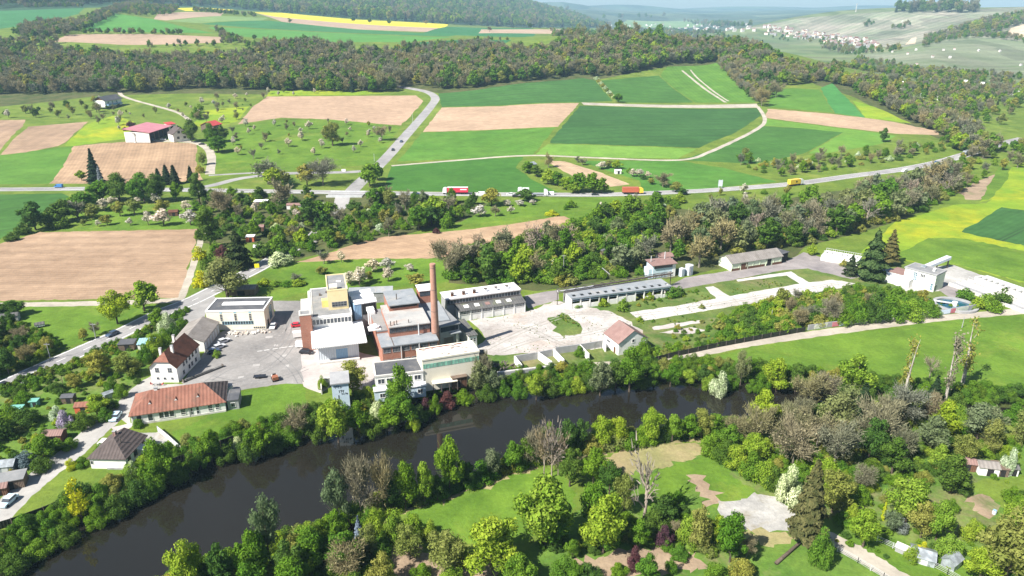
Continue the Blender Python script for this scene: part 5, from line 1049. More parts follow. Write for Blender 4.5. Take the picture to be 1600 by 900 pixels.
class House:
    """local frame: x runs along the edge A-B given in pixels at height h, y away from it, z up from the ground"""
    def __init__(s, name, label, cat, A, B_, h, C=None, depth=None, group=None, zb=None):
        if zb is None:
            g = gnd(*A); zb = g[2] if g[1] > 430 else 0.0
        s.zb, s.h = zb, h
        a, b_ = plane(*A, zb + h), plane(*B_, zb + h); s.a = a
        s.u = Vector((b_[0] - a[0], b_[1] - a[1])); s.L = s.u.length; s.u.normalize(); s.v = Vector((-s.u.y, s.u.x))
        s.D = depth if depth else abs(s.loc(*C)[1])
        s.root = thing(name, label, cat, (a[0], a[1], zb), math.atan2(s.u.y, s.u.x), group)
    def loc(s, px, py, h=None):
        p = plane(px, py, s.zb + (s.h if h is None else h)); d = Vector((p[0] - s.a[0], p[1] - s.a[1])); return d.dot(s.u), d.dot(s.v)
    def part(s, name, mat, mb, parent=None, label=None):
        o = mb.build(name, mat, parent or s.root)
        if label: o['label'] = label
        return o
    def walls(s, mat, h=None, x0=0, x1=None, y0=0, y1=None, z0=-0.3, name='wall'):
        return s.part(name, mat, MB().box(x0, s.L if x1 is None else x1, y0, s.D if y1 is None else y1, z0, s.h if h is None else h))
    def flat(s, mat, h=None, x0=0, x1=None, y0=0, y1=None, rim='white', rw=0.35, rh=0.3, over=0.12, parapet=True):
        h = s.h if h is None else h; x1 = s.L if x1 is None else x1; y1 = s.D if y1 is None else y1
        r = s.part('roof', mat, MB().box(x0 + rw * .6, x1 - rw * .6, y0 + rw * .6, y1 - rw * .6, h - 0.1, h + 0.12))
        m = MB(); t = h + (rh if parapet else 0.16)
        m.box(x0 - over, x1 + over, y0 - over, y0 + rw, h - 0.25, t).box(x0 - over, x1 + over, y1 - rw, y1 + over, h - 0.25, t).box(x0 - over, x0 + rw, y0 + rw, y1 - rw, h - 0.25, t).box(x1 - rw, x1 + over, y0 + rw, y1 - rw, h - 0.25, t)
        s.part('parapet' if parapet else 'roof_edge', rim, m, r); return r
    def gable(s, mat, wallmat, h=None, rise=3, x0=0, x1=None, y0=0, y1=None, over=0.4, hip0=0.0, hip1=0.0, hipmat=None):
        """ridge along x; hip0/hip1 = length the ridge is pulled in at each end (0 = gable)"""
        h = s.h if h is None else h; x1 = s.L if x1 is None else x1; y1 = s.D if y1 is None else y1; ym = (y0 + y1) / 2; k = rise / ((y1 - y0) / 2)
        e = h - k * over; X0, X1, Y0, Y1 = x0 - over, x1 + over, y0 - over, y1 + over; R0, R1 = X0 + hip0, X1 - hip1; zt = h + rise + 0.05
        t = 0.16; e2 = e + 0.05
        if hip0 == 0: r0a = (X0, ym, zt)
        else: r0a = (R0, ym, zt)
        r1a = (X1 if hip1 == 0 else R1, ym, zt)
        m = MB(); m.slab([(X0, Y0, e2), (X1, Y0, e2), r1a, r0a], t); m.slab([(X1, Y1, e2), (X0, Y1, e2), r0a, r1a], t)
        if hip0: m.slab([(X0, Y1, e2), (X0, Y0, e2), r0a], t)
        if hip1 and not hipmat: m.slab([(X1, Y0, e2), (X1, Y1, e2), r1a], t)
        r = s.part('roof', mat, m)
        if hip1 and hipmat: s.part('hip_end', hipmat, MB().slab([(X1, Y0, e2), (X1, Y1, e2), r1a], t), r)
        g = MB()
        if hip0 == 0: g.slab([(x0 + .15, y0 + .1, h - .06), (x0 + .15, y1 - .1, h - .06), (x0 + .15, ym, h + rise - .2)], 0.0)
        if hip1 == 0: g.slab([(x1 - .15, y0 + .1, h - .06), (x1 - .15, y1 - .1, h - .06), (x1 - .15, ym, h + rise - .2)], 0.0)
        gm_ = MB()
        for x, on in ((x0, hip0 == 0), (x1, hip1 == 0)):
            if on:
                d = 0.25 if x == x0 else -0.25
                i = len(gm_.v); gm_.v += [(x, y0, h - .05), (x, y1, h - .05), (x, ym, h + rise - .18), (x + d, y0, h - .05), (x + d, y1, h - .05), (x + d, ym, h + rise - .18)]
                gm_.f += [(i, i + 1, i + 2), (i + 5, i + 4, i + 3), (i, i + 3, i + 4, i + 1), (i + 1, i + 4, i + 5, i + 2), (i + 2, i + 5, i + 3, i)]
        if gm_.v: s.part('gable', wallmat, gm_)
        return r
    def window(s, face, c, z0, z1, w, cols=1, rows=1, frame='white', name='window', pane='glass', y0=0, y1=None, x0=0, x1=None):
        """face f/b/l/r, c = centre along it"""
        y1 = s.D if y1 is None else y1; x1 = s.L if x1 is None else x1
        def put(m, a, b_, za, zb_, d0, d1):
            if face == 'f': m.box(a, b_, y0 - d1, y0 - d0, za, zb_)
            elif face == 'b': m.box(a, b_, y1 + d0, y1 + d1, za, zb_)
            elif face == 'l': m.box(x0 - d1, x0 - d0, a, b_, za, zb_)
            else: m.box(x1 + d0, x1 + d1, a, b_, za, zb_)
        a, b_ = c - w / 2, c + w / 2; m = MB(); t = min(0.09, w * 0.1)
        put(m, a - t, b_ + t, z1, z1 + t, -0.05, 0.07); put(m, a - t, b_ + t, z0 - t, z0, -0.05, 0.12); put(m, a - t, a, z0, z1, -0.05, 0.07); put(m, b_, b_ + t, z0, z1, -0.05, 0.07)
        for i in range(1, cols): x = a + w * i / cols; put(m, x - t / 2, x + t / 2, z0, z1, -0.05, 0.05)
        for j in range(1, rows): z = z0 + (z1 - z0) * j / rows; put(m, a, b_, z - t / 2, z + t / 2, -0.05, 0.048)
        o = s.part(name, frame, m); p = MB(); put(p, a, b_, z0, z1, -0.05, 0.03); s.part('pane', pane, p, o); return o
    def door(s, face, c, w, h, mat='brownwood', frame='white', y0=0, name='door', z0=0, x1=None):
        m, p = MB(), MB(); x1 = s.L if x1 is None else x1
        if face == 'f': m.box(c - w / 2, c + w / 2, y0 - .06, y0 + .05, z0, z0 + h); p.box(c - w / 2 - .15, c - w / 2, y0 - .1, y0 + .05, z0, z0 + h).box(c + w / 2, c + w / 2 + .15, y0 - .1, y0 + .05, z0, z0 + h).box(c - w / 2 - .15, c + w / 2 + .15, y0 - .1, y0 + .05, z0 + h, z0 + h + .15)
        elif face == 'l': m.box(-.06, .05, c - w / 2, c + w / 2, z0, z0 + h); p.box(-.1, .05, c - w / 2 - .15, c + w / 2 + .15, z0 + h, z0 + h + .15)
        else: m.box(x1 - .05, x1 + .06, c - w / 2, c + w / 2, z0, z0 + h); p.box(x1 - .05, x1 + .1, c - w / 2 - .15, c + w / 2 + .15, z0 + h, z0 + h + .15)
        o = s.part(name, mat, m); s.part('frame', frame, p, o); return o
    def chimney(s, x, y, z0, z1, w=0.6, mat='white'):
        o = s.part('chimney', mat, MB().box(x - w / 2, x + w / 2, y - w / 2, y + w / 2, z0, z1)); s.part('cap', 'greyconc', MB().box(x - w * .6, x + w * .6, y - w * .6, y + w * .6, z1, z1 + .12), o); return o

# ------------------------------------------------------------------ the works and the houses around it
H_ = House('works_hall', 'cream flat-roofed hall with long white skylight and dark roof beside the valley road', 'hall', (321,487), (412,485), 6.8, (425,465))
H_.walls('cream'); H_.flat('bitumen')
m = MB().box(H_.L * .2, H_.L * .94, H_.D * .42, H_.D * .62, 6.8, 7.3); H_.part('skylight', 'whitemetal', m)
for f in (.255, .50, .755):
    H_.window('f', H_.L * f, 3.35, 5.7, 0.75, 1, 4, 'cream'); H_.part('turquoise_panel', 'teal', MB().box(H_.L * f - .4, H_.L * f + .4, -.05, .05, 5.95, 6.5))
for k in range(12): H_.window('f', H_.L * (.275 + k * .0455), 2.0, 3.05, 0.66, 1, 1, 'teal')
for k in range(6): H_.window('f', H_.L * (.80 + k * .034), .35, 1.0, 0.5, 1, 1, 'cream')
H_.window('r', H_.D * .62, 1.0, 5.6, 3.2, 2, 3, 'teal', pane='blueglass'); H_.door('r', H_.D * .28, 1.4, 2.3, 'dark')

H_ = House('garage_block', 'long low garage block with grey fibre-cement gable roof behind the white house', 'garage', (318,533), (341,503), 3.6, depth=9.5)
H_.walls('white'); H_.gable('fibro', 'white', rise=2.0, over=0.35)
for k in range(6): H_.door('f', H_.L * (k + .5) / 6, H_.L / 6 - .9, 2.7, 'greymetal', 'greyconc', name='garage_door')

H_ = House('gabled_house', 'tall white house with patchy dark red tiled roof and half-hipped end', 'house', (275,573), (309.5,538), 5.1, (234,572))
H_.walls('white')
ym, D_, L_ = H_.D / 2, H_.D, H_.L; rise = 3.7; k = rise / ym; zc = 5.1 + rise * .45; yc = ym * .45
m = MB(); o_ = .45; e = 5.1 - k * .3
m.slab([(-o_, -.3, e), (L_ + o_, -.3, e), (L_ + o_, ym, 5.1 + rise), (2.0, ym, 5.1 + rise), (-o_, yc, zc)], .18); m.slab([(L_ + o_, D_ + .3, e), (-o_, D_ + .3, e), (-o_, D_ - yc, zc), (2.0, ym, 5.1 + rise), (L_ + o_, ym, 5.1 + rise)], .18)
H_.part('roof', 'tile_red', m); H_.part('hip_end', 'tile_orange', MB().slab([(-o_ - .02, yc - .1, zc + .01), (2.0, ym, 5.13 + rise), (-o_ - .02, D_ - yc + .1, zc + .01)], .14))
m = MB(); i = 0
m.v += [(0, 0, 5.05), (0, D_, 5.05), (0, D_ - yc, zc - .2), (0, yc, zc - .2), (.25, 0, 5.05), (.25, D_, 5.05), (.25, D_ - yc, zc - .2), (.25, yc, zc - .2)]
m.f += [(0, 1, 2, 3), (7, 6, 5, 4), (0, 4, 5, 1), (1, 5, 6, 2), (2, 6, 7, 3), (3, 7, 4, 0)]; H_.part('gable', 'white', m)
m = MB(); m.v += [(L_, 0, 5.05), (L_, D_, 5.05), (L_, ym, 4.95 + rise), (L_ - .25, 0, 5.05), (L_ - .25, D_, 5.05), (L_ - .25, ym, 4.95 + rise)]; m.f += [(0, 1, 2), (5, 4, 3), (0, 3, 4, 1), (1, 4, 5, 2), (2, 5, 3, 0)]; H_.part('gable', 'white', m)
for f in (.26, .74): H_.window('l', D_ * f, 3.3, 4.6, 1.0, 2, 2, 'greyconc')
for f in (.22, .5, .76): H_.window('l', D_ * f, 1.0, 1.6, .6, 1, 1, 'greyconc')
for f in (.3, .42, .56, .7, .86): H_.window('f', L_ * f, 3.2, 4.5, .9, 1, 2, 'greyconc')
for f in (.25, .5, .62, .8): H_.window('f', L_ * f, .9, 2.0, .9, 1, 2, 'greyconc')
for x, y, z0 in ((L_ * .3, ym - 1.2, 7.0), (L_ * .18, D_ - yc - .8, 6.6), (L_ * .78, ym + 1.6, 7.0)): H_.chimney(x, y, z0, 9.6, .65)

H_ = House('tiled_house', 'long single-storey white house with orange hipped tile roof and three little dormers', 'house', (203,648.5), (351,626.5), 3.2, (348.5,596))
L_, D_ = H_.L, H_.D
H_.walls('white'); H_.gable('tile_orange', 'white', rise=3.4, over=.4, hip0=5.2, hip1=5.6, hipmat='tile_brown')  # right hip's shade is put into its colour: dark brown tiles, not orange
k = 3.4 / (D_ / 2)
for f in (.20, .475, .71):
    x = L_ * f; y = D_ * .17; z = 3.2 + k * y; m = MB()
    m.v += [(x - .55, y, z), (x + .55, y, z), (x, y, z + .8), (x, y + 1.6, z + .82)]; m.f += [(0, 1, 2), (0, 2, 3), (1, 3, 2)]; o = H_.part('dormer', 'tile_orange', m)
    H_.part('dormer_front', 'white', MB().poly([(x - .4, y - .02, z + .12), (x + .4, y - .02, z + .12), (x, y - .02, z + .66)]), o)
H_.chimney(L_ * .26, D_ * .5, 5.6, 7.1, .8)
H_.part('skylight', 'ppoly', MB().slab([(L_ - 1.6, D_ * .52, 3.2 + 1.1), (L_ - 1.6, D_ * .66, 3.2 + 1.1), (L_ - 2.3, D_ * .66, 3.2 + 1.55), (L_ - 2.3, D_ * .52, 3.2 + 1.55)], .08))
for f, w, z0, r in ((.085, 1.1, .7, 1), (.20, 1.1, .7, 1), (.315, 1.05, 1.0, 1), (.37, 1.05, 1.0, 1), (.425, 1.05, 1.0, 1), (.545, 1.1, 1.1, 3), (.635, .45, .6, 2), (.70, .6, .6, 2), (.835, 1.0, 1.0, 3), (.915, 1.0, 1.1, 3)): H_.window('f', L_ * f, z0, 2.6, w, 1, r)
H_.part('downpipe', 'greyconc', MB().cyl(L_ * .02, -.1, 0, 3.1, .07, n=8)); H_.part('downpipe', 'greyconc', MB().cyl(L_ * .61, -.1, 0, 3.1, .07, n=8)); H_.part('plinth', 'concrete', MB().box(.05, L_ - .05, -.12, .1, -.2, .5))
HA = House('flat_annex', 'black flat-roofed annex against the right end of the long orange-roofed house', 'annex', (350,627), (372,624.5), 2.8, depth=6.0); HA.walls('greyconc', x0=.75); HA.flat('bitumen', rim='bitumen', parapet=False, x0=.75); HA.window('f', HA.L * .6, .9, 2.0, 1.0, 1, 1)
tk = thing('water_tank', 'round grey rainwater tank behind the black flat-roofed annex', 'tank', plane(357,611,0)); MB().cyl(0, 0, 0, 1.9, 1.35, n=24).build('tank_shell', 'galv', tk); MB().cyl(0, 0, 1.9, 2.1, 1.42, .8, n=24).build('lid', 'greyconc', tk)

H_ = House('bungalow', 'white bungalow with dark brown hipped tile roof close to the river', 'house', (139,714.5), (195,715.5), 3.1, (231,681))
L_, D_ = H_.L, H_.D; H_.walls('white')
# ridge runs away from the viewer: build in the y direction
rz = 2.9 + 3.0; xm = L_ / 2; o_ = .45; e = 2.98; r0, r1 = 4.0, D_ - .8
m = MB().slab([(-o_, -o_, e), (L_ + o_, -o_, e), (xm, r0, rz)], .16).slab([(L_ + o_, -o_, e), (L_ + o_, D_ + o_, e), (xm, r1, rz), (xm, r0, rz)], .16).slab([(-o_, D_ + o_, e), (-o_, -o_, e), (xm, r0, rz), (xm, r1, rz)], .16).slab([(L_ + o_, D_ + o_, e), (-o_, D_ + o_, e), (xm, r1, rz)], .16)
H_.part('roof', 'tile_brown', m); H_.chimney(xm - .8, D_ * .62, 5.0, 6.6, .7, 'tile_rose'); H_.part('vent_pipe', 'steel', MB().cyl(xm + 1.6, D_ * .4, 4.6, 5.9, .12, n=8))
for f, w, z0 in ((.16, 1.0, 1.0), (.45, 1.2, .9), (.86, 1.0, 1.0)): H_.window('r', D_ * f, z0, 2.3, w, 2, 1, 'brownwood')
H_.part('balcony', 'white', MB().box(L_ + .02, L_ + 1.5, D_ * .55, D_ * .8, 1.0, 2.0)); H_.part('plinth', 'greyconc', MB().box(L_ * .45, L_ + .1, -.25, 0, -.2, .35)); H_.window('f', L_ * .05, 1.2, 2.1, .6, 1, 1)
H_.part('lean_to', 'white', MB().box(-2.2, 0, D_ * .72, D_ * .98, -.2, 2.4))

# brick block with the yellow tower
H_ = House('brick_works_block', 'brick and white works block with a yellow roof tower and red brick stair tower', 'factory', (487,497), (549.5,490.5), 10.0, (470,454))
L_, D_ = H_.L, H_.D; H_.walls('white'); H_.part('side_wall', 'brick', MB().box(-.06, .2, -.02, D_ + .02, -.3, 9.7)); H_.flat('greyroof')
for k in range(11): H_.window('f', L_ * (.05 + k * .089), 7.6, 9.2, L_ * .074, 1, 1, 'white')
xa, ya = H_.loc(470.5, 490, 12.0); xb, yb = H_.loc(487, 489, 12.0)
o = H_.part('stair_tower', 'brick', MB().box(-3.6, -.06, -2.2, 1.5, -.3, 12.0)); H_.part('tower_cap', 'concrete', MB().box(-3.7, .1, -2.3, -1.85, 12, 12.3).box(-3.7, .1, 1.2, 1.65, 12, 12.3).box(-3.7, -3.2, -1.85, 1.2, 12, 12.3).box(-.4, .1, -1.85, 1.2, 12, 12.3), o); H_.part('tower_roof', 'greyroof', MB().box(-3.3, -.3, -1.95, 1.3, 11.9, 12.06), o)
H_.part('brick_wing', 'brick', MB().box(-3.2, -.06, 1.5, D_ * .75, -.3, 9.0)); H_.part('wing_roof', 'concrete', MB().box(-3.35, -.08, 1.52, D_ * .76, 9.0, 9.25))
x0, y0 = H_.loc(514, 485, 10.1); x1, y1 = H_.loc(545, 481.5, 10.1); y0 = (y0 + y1) / 2
zt = 16.6; xt, yt = H_.loc(500, 432, zt); yb = max(yt, y0 + 6)
o = H_.part('roof_tower', 'yellow', MB().box(x0, x1, y0, yb, 10.0, zt)); H_.part('tower_roof', 'greyroof', MB().box(x0 + .3, x1 - .3, y0 + .3, yb - .3, zt - .05, zt + .12), o); H_.part('tower_parapet', 'yellow', MB().box(x0 - .05, x1 + .05, y0 - .05, y0 + .3, zt - .02, zt + .4).box(x0 - .05, x1 + .05, yb - .3, yb + .05, zt - .02, zt + .4).box(x0 - .05, x0 + .3, y0 + .3, yb - .3, zt - .02, zt + .4).box(x1 - .3, x1 + .05, y0 + .3, yb - .3, zt - .02, zt + .4), o)
H_.part('roof_drum', 'cream', MB().hcyl(x0 + .8, x0 + 3.2, y0 + 1.3, zt + 1.0, .95, 18), o); H_.part('hatch', 'white', MB().box(x0 + 3.2, x0 + 4.8, yb * .5 + y0 * .5, yb * .5 + y0 * .5 + .9, zt + .1, zt + .4), o)
w = H_.window('f', (x0 + x1) / 2 + .3, 11.2, 12.7, (x1 - x0) * .72, 5, 2, 'greyconc', y0=y0)
H_.part('roof_hut', 'deepyellow', MB().box(x0 - 2.0, x0 - .02, y0 + 2.8, y0 + 5.2, 10.05, 12.4)); H_.part('roof_vent', 'steel', MB().box(L_ * .22, L_ * .27, D_ * .72, D_ * .76, 10, 10.7).box(L_ * .4, L_ * .44, D_ * .8, D_ * .83, 10, 10.6))
H_.part('guard_wall', 'white', MB().box(-.9, -.1, 1.8, D_ * .9, 9.2, 10.6))

H_ = House('canopy_hall', 'loading hall under a broad white overhanging roof in the works yard', 'hall', (488,544), (573,534), 6.3, (559.5,502))
L_, D_ = H_.L, H_.D; H_.walls('greymetal', h=6.0, x0=1.6, x1=L_ - 2.4, y0=2.6, y1=D_ - .4)
H_.part('roof', 'whitemetal', MB().box(-.1, L_ / 2 - .06, -.1, D_, 6.0, 6.42).box(L_ / 2 + .06, L_ + .1, -.1, D_, 6.0, 6.42).box(L_ / 2 - .06, L_ / 2 + .06, -.08, D_ - .02, 6.02, 6.36))
d = H_.door('f', L_ * .53, 3.6, 3.9, 'bluemetal', 'white', y0=2.6, name='loading_door'); H_.part('loading_ramp', 'concrete', MB().box(1.6, L_ - 2.4, 1.0, 2.6, -.2, .6))

# central factory
H_ = House('central_factory', 'central brick factory of stepped grey roofs beside the tall chimney', 'factory', (597,543), (684,531.5), 7.5, (563,480))
L_, D_ = H_.L, H_.D
dA = H_.loc(588, 524, 7.5)[1]
H_.walls('brick', y1=dA + .5); H_.part('roof', 'blueroof', MB().box(-.25, L_ + .25, -.35, dA + .5, 7.4, 7.75)); H_.part('roof_seam', 'steel', MB().box(L_ * .2, L_ * .2 + .25, -.37, dA + .4, 7.7, 7.82))
for i in range(6):
    x = L_ * (i + .5) / 6; H_.window('f', x, 5.6, 7.0, L_ / 6 - .7, 5, 1, 'greyconc'); H_.window('f', x, 1.8, 3.2, L_ / 6 - .7, 5, 1, 'greyconc')
H_.part('downpipe', 'galv', MB().cyl(L_ * .335, -.25, 0, 7.4, .14, n=8).cyl(L_ * .66, -.25, 0, 7.4, .14, n=8))
H_.part('left_wing', 'brick', MB().box(-.05, L_ * .24, dA + .5, D_ - 6, -.3, 8.3)); H_.part('left_wing_roof', 'greyroof', MB().box(-.2, L_ * .25, dA + .45, D_ - 6, 8.3, 8.62))
c = H_.loc(585, 513, 8.7); o = H_.part('roof_vent', 'whitemetal', MB().cyl(c[0], c[1], 8.6, 9.5, 1.5, 1.5, 20).cyl(c[0], c[1], 9.5, 10.0, 1.5, .7, 20)); H_.part('vent_base', 'white', MB().box(c[0] - 1.9, c[0] + 1.9, c[1] - 1.7, c[1] + 1.7, 8.6, 8.85), o)
xl, yl = H_.loc(608, 512, 11.0); xr, yr = H_.loc(671, 504, 11.0); xk, yk = H_.loc(594, 478, 11.0)
H_.part('middle_block', 'brick', MB().box(xl, xr, yl, yk, -.3, 10.9)); H_.part('middle_roof', 'rustroof', MB().box(xl - .2, xr + .2, yl - .4, yk, 10.9, 11.2))
for i in range(7): H_.window('f', xl + (xr - xl) * (i + .5) / 7, 9.2, 10.5, (xr - xl) / 7 - .25, 3, 1, 'steel', y0=yl)
H_.part('vent_pipe', 'galv', MB().cyl(xl + 8.8, yl - .8, 7.5, 11.6, .2, n=10)); 
for dx_, hh in ((.6, 1.6), (1.7, 1.4), (2.5, 1.5), (6.2, 1.2)): H_.part('vent_pipe', 'steel', MB().cyl(xl + dx_, yl + .8 + dx_ * .1, 11.1, 11.1 + hh, .14, n=8))
xl2, yl2 = H_.loc(608, 477.5, 13.2); xr2, yr2 = H_.loc(653, 471, 13.2); xk2, yk2 = H_.loc(601, 456, 13.2)
H_.part('upper_block', 'brick', MB().box(xl2, xr2, yl2, yk2, -.3, 13.1)); H_.part('upper_roof', 'blueroof', MB().box(xl2 - .2, xr2 + .4, yl2 - .6, yk2, 13.1, 13.4)); H_.part('clerestory', 'dark', MB().box(xl2 + .3, xr2 - .3, yl2 - .05, yl2 + .1, 12.1, 13.05)); H_.part('vent_pipe', 'steel', MB().cyl(xl2 + 3, yl2 + 4, 13.3, 15.4, .15, n=8))
xa, ya = H_.loc(655, 455, 14.0); xb, yb = H_.loc(678, 452, 14.0); xc, yc = H_.loc(649, 446, 14.0)
H_.part('top_block', 'brick', MB().box(xa, xb, ya, max(yc, ya + 4), -.3, 13.9)); H_.part('top_roof', 'tornroof', MB().box(xa - .2, xb + .2, ya - .3, max(yc, ya + 4) + .2, 13.9, 14.15)); H_.part('top_window', 'glass', MB().box(xa + .2, xb - .2, ya - .06, ya + .1, 12.1, 13.6))
H_.part('back_roof', 'blueroof', MB().box(xr + .2, xb + 1.5, yl + 3.5, ya + 4, -.3, 9.6))
HD = House('boiler_house', 'dark fronted boiler house with plain grey roof right behind the brick chimney', 'factory', (687,511), (717,505), 9.0, (659,474))
HD.walls('greyconc'); HD.part('roof', 'greyroof', MB().box(-.2, HD.L + .4, -.5, HD.D, 8.9, 9.2)); HD.door('f', HD.L * .45, HD.L * .5, 5.0, 'steel', 'greyconc', name='gate'); HD.part('pillar', 'concrete', MB().box(HD.L * .8, HD.L * .9, -.5, -.1, -.2, 6)); HD.part('awning', 'blueroof', MB().box(HD.L * .5, HD.L + .3, -1.2, .02, 6.2, 6.45)); HD.part('front_window', 'glass', MB().box(.3, HD.L - .3, -.06, .1, 7.0, 8.6))
HE = House('narrow_shed', 'narrow dark grey-roofed shed running along the right side of the boiler house', 'shed', (733,525), (745,523), 5.0, (716,500)); HE.walls('white'); HE.part('roof', 'darkfibro', MB().box(-.4, HE.L + .3, -.3, HE.D, 4.9, 5.15)); HE.window('f', HE.L * .3, 2.8, 4.0, .7, 1, 2, 'white'); HE.window('f', HE.L * .7, 2.8, 4.0, .7, 1, 2, 'white')

ck = thing('factory_chimney', 'tall round red brick factory chimney', 'chimney', (-23.6, 201.0, 0))
CHH = 30.2
MB().cyl(0, 0, -.2, CHH - .4, 1.32, .85, 28).build('shaft', 'chim', ck); MB().cyl(0, 0, CHH - .4, CHH, .93, .9, 28).build('chimney_head', 'chim', ck); MB().box(-1.9, 1.9, -1.9, 1.9, -.2, 2.2).build('base', 'chim', ck); 
for z in (8, 15, 22, 29): r_ = 1.32 - .47 * z / 29.8; MB().cyl(0, 0, z, z + .12, r_ + .04, r_ + .035, 28).build('steel_band', 'steel', ck)

# extract units between the blocks
for i, (a, b_, lab) in enumerate([((553,472), (588,466.5), 'nearest'), ((549,465), (584,459.5), 'middle'), ((545,458.5), (580,453.5), 'farthest')]):
    HU = House('filter_house', lab + ' of three parallel white filter ducts beside the yellow tower', 'duct', a, b_, 12.4, depth=2.5, group='white filter ducts beside the yellow tower')
    m = MB(); m.slab([(0, -.1, 11.5), (HU.L, -.1, 11.5), (HU.L, .5, 12.4), (0, .5, 12.4)], .1).slab([(0, .5, 12.4), (HU.L, .5, 12.4), (HU.L, 1.7, 12.4), (0, 1.7, 12.4)], .1).slab([(0, 1.7, 12.4), (HU.L, 1.7, 12.4), (HU.L, 2.3, 11.5), (0, 2.3, 11.5)], .1); HU.part('hood', 'whitemetal', m); HU.part('casing', 'greyconc', MB().box(.1, HU.L - .1, .1, 2.2, -.3, 11.45)); HU.part('end_panel', 'bluemetal', MB().box(-.05, .1, .05, 2.25, 6, 11.45).box(.1, HU.L * .3, .02, .1, 6, 11.45)); HU.part('opening', 'dark', MB().box(HU.L * .34, HU.L * .95, .02, .12, 7.5, 11.0))
HU = House('duct_bend', 'white bent air duct leading down in front of the three filter ducts', 'duct', (574,484), (585,482.5), 10.0, depth=4.5); HU.part('duct', 'whitemetal', MB().box(0, HU.L, 0, 4.5, 8.8, 10.0).box(0, HU.L, -1.2, 0, 5.0, 9.4)); HU.part('support', 'steel', MB().box(.2, .5, 1, 1.3, -.2, 6.5).box(HU.L - .5, HU.L - .2, 1, 1.3, -.2, 6.5))
HU = House('link_shed', 'small beige-roofed link shed between the yellow tower block and the central factory', 'shed', (549,489), (573,485), 6.0, depth=4.5); HU.walls('paleblue'); HU.part('roof', 'cream', MB().box(-.1, HU.L + .2, -.3, 4.6, 6, 6.25)); HU.window('f', HU.L * .35, 3, 4.6, 1.2, 2, 2); HU.window('f', HU.L * .75, 3, 4.6, 1.2, 2, 2)
HU = House('long_shed', 'low pale grey corrugated shed behind the white filter ducts', 'shed', (545,459), (613,456), 4.0, depth=6); HU.walls('greyconc'); HU.gable('blueroof', 'greyconc', rise=1.2, over=.2)

# riverside buildings of the works
H_ = House('works_office', 'low two-storey works office with dark flat roof and white walls facing the river', 'office', (586,589), (661,580.5), 6.2, (578.5,568))
L_, D_ = H_.L, H_.D; H_.walls('white'); H_.flat('bitumen', rim='concrete')
for f in (.12, .3, .52, .7, .88): H_.window('f', L_ * f, 3.9, 5.3, L_ * .13, 2, 1, 'white')
H_.part('lower_wing', 'paleblue', MB().box(-.6, L_ * 1.02, -2.6, -.02, -.3, 3.0)); H_.part('wing_roof', 'galv', MB().box(-.8, L_ * 1.04, -2.8, -.03, 3.0, 3.2))
for f in (.12, .35, .6, .9): H_.window('f', L_ * f, 1.0, 2.2, 1.3, 2, 1, 'white', y0=-2.6)
H_ = House('machine_hall', 'cream machine hall with torn white roof sheeting and a long green glass band', 'hall', (659.5,563), (748.5,549), 9.6, (738,533))
L_, D_ = H_.L, H_.D; H_.walls('cream'); H_.flat('tornroof', rim='cream', rw=.5, rh=.25)
H_.part('glass_band', 'greenglass', MB().box(.25, L_ - .1, -.05, .1, 6.9, 8.2)); m = MB()
for k in range(1, 16): m.box(L_ * k / 16 - .04, L_ * k / 16 + .04, -.09, -.04, 6.9, 8.2)
H_.part('glazing_bars', 'greyconc', m)
rs = np.random.RandomState(5); m = MB()
for k in range(16):
    x, y, r_ = rs.uniform(1, L_ - 1), rs.uniform(.8, D_ - .8), rs.uniform(.3, 1.1); m.slab([(x + r_ * rs.uniform(.6, 1.2) * math.cos(a), y + r_ * .6 * rs.uniform(.6, 1.2) * math.sin(a), 9.8 + rs.uniform(0, .25)) for a in np.linspace(0, 5.4, 7)], .05)
H_.part('loose_roofing', 'rubble', m); H_.part('back_coping', 'tile_orange', MB().box(.6, L_ * .8, D_ - .9, D_ - .4, 9.7, 9.86))
HC = House('lean_to_canopy', 'flat cream canopy along the foot of the machine hall by the river', 'canopy', (676,600), (715,595), 2.6, depth=3.2); HC.part('canopy_roof', 'cream', MB().box(0, HC.L, 0, 3.2, 2.4, 2.6)); m = MB()
for k in range(4): m.box(HC.L * k / 3.1 + .1, HC.L * k / 3.1 + .3, .1, .3, -.3, 2.4)
HC.part('posts', 'steel', m); HC.part('back_wall', 'greyconc', MB().box(.1, HC.L - .1, 3.0, 3.15, -.2, 2.4))
HC = House('brown_shed', 'small brown-roofed shed against the right foot of the machine hall', 'shed', (707,591), (729,587), 3.2, depth=2.8); HC.walls('brownwood', h=3.0); HC.part('roof', 'wood', MB().box(-.2, HC.L + .2, -.3, 3.0, 3.0, 3.2)); HC.door('f', HC.L * .4, 1.2, 2.1, 'dark', 'wood')
HT = House('transformer_tower', 'narrow pale tower sprayed with black graffiti above the river', 'tower', (517.5,598.5), (543.8,595.5), 8.2, depth=4.6)
HT.walls('paleblue', h=8.0); HT.part('roof', 'greyconc', MB().slab([(-.35, -.4, 8.05), (HT.L + .35, -.4, 8.05), (HT.L + .35, 5.0, 8.9), (-.35, 5.0, 8.9)], .35)); HT.part('upper_wall', 'paleblue', MB().box(.05, HT.L - .05, 2.4, 4.55, 8.0, 8.3))
m = MB()
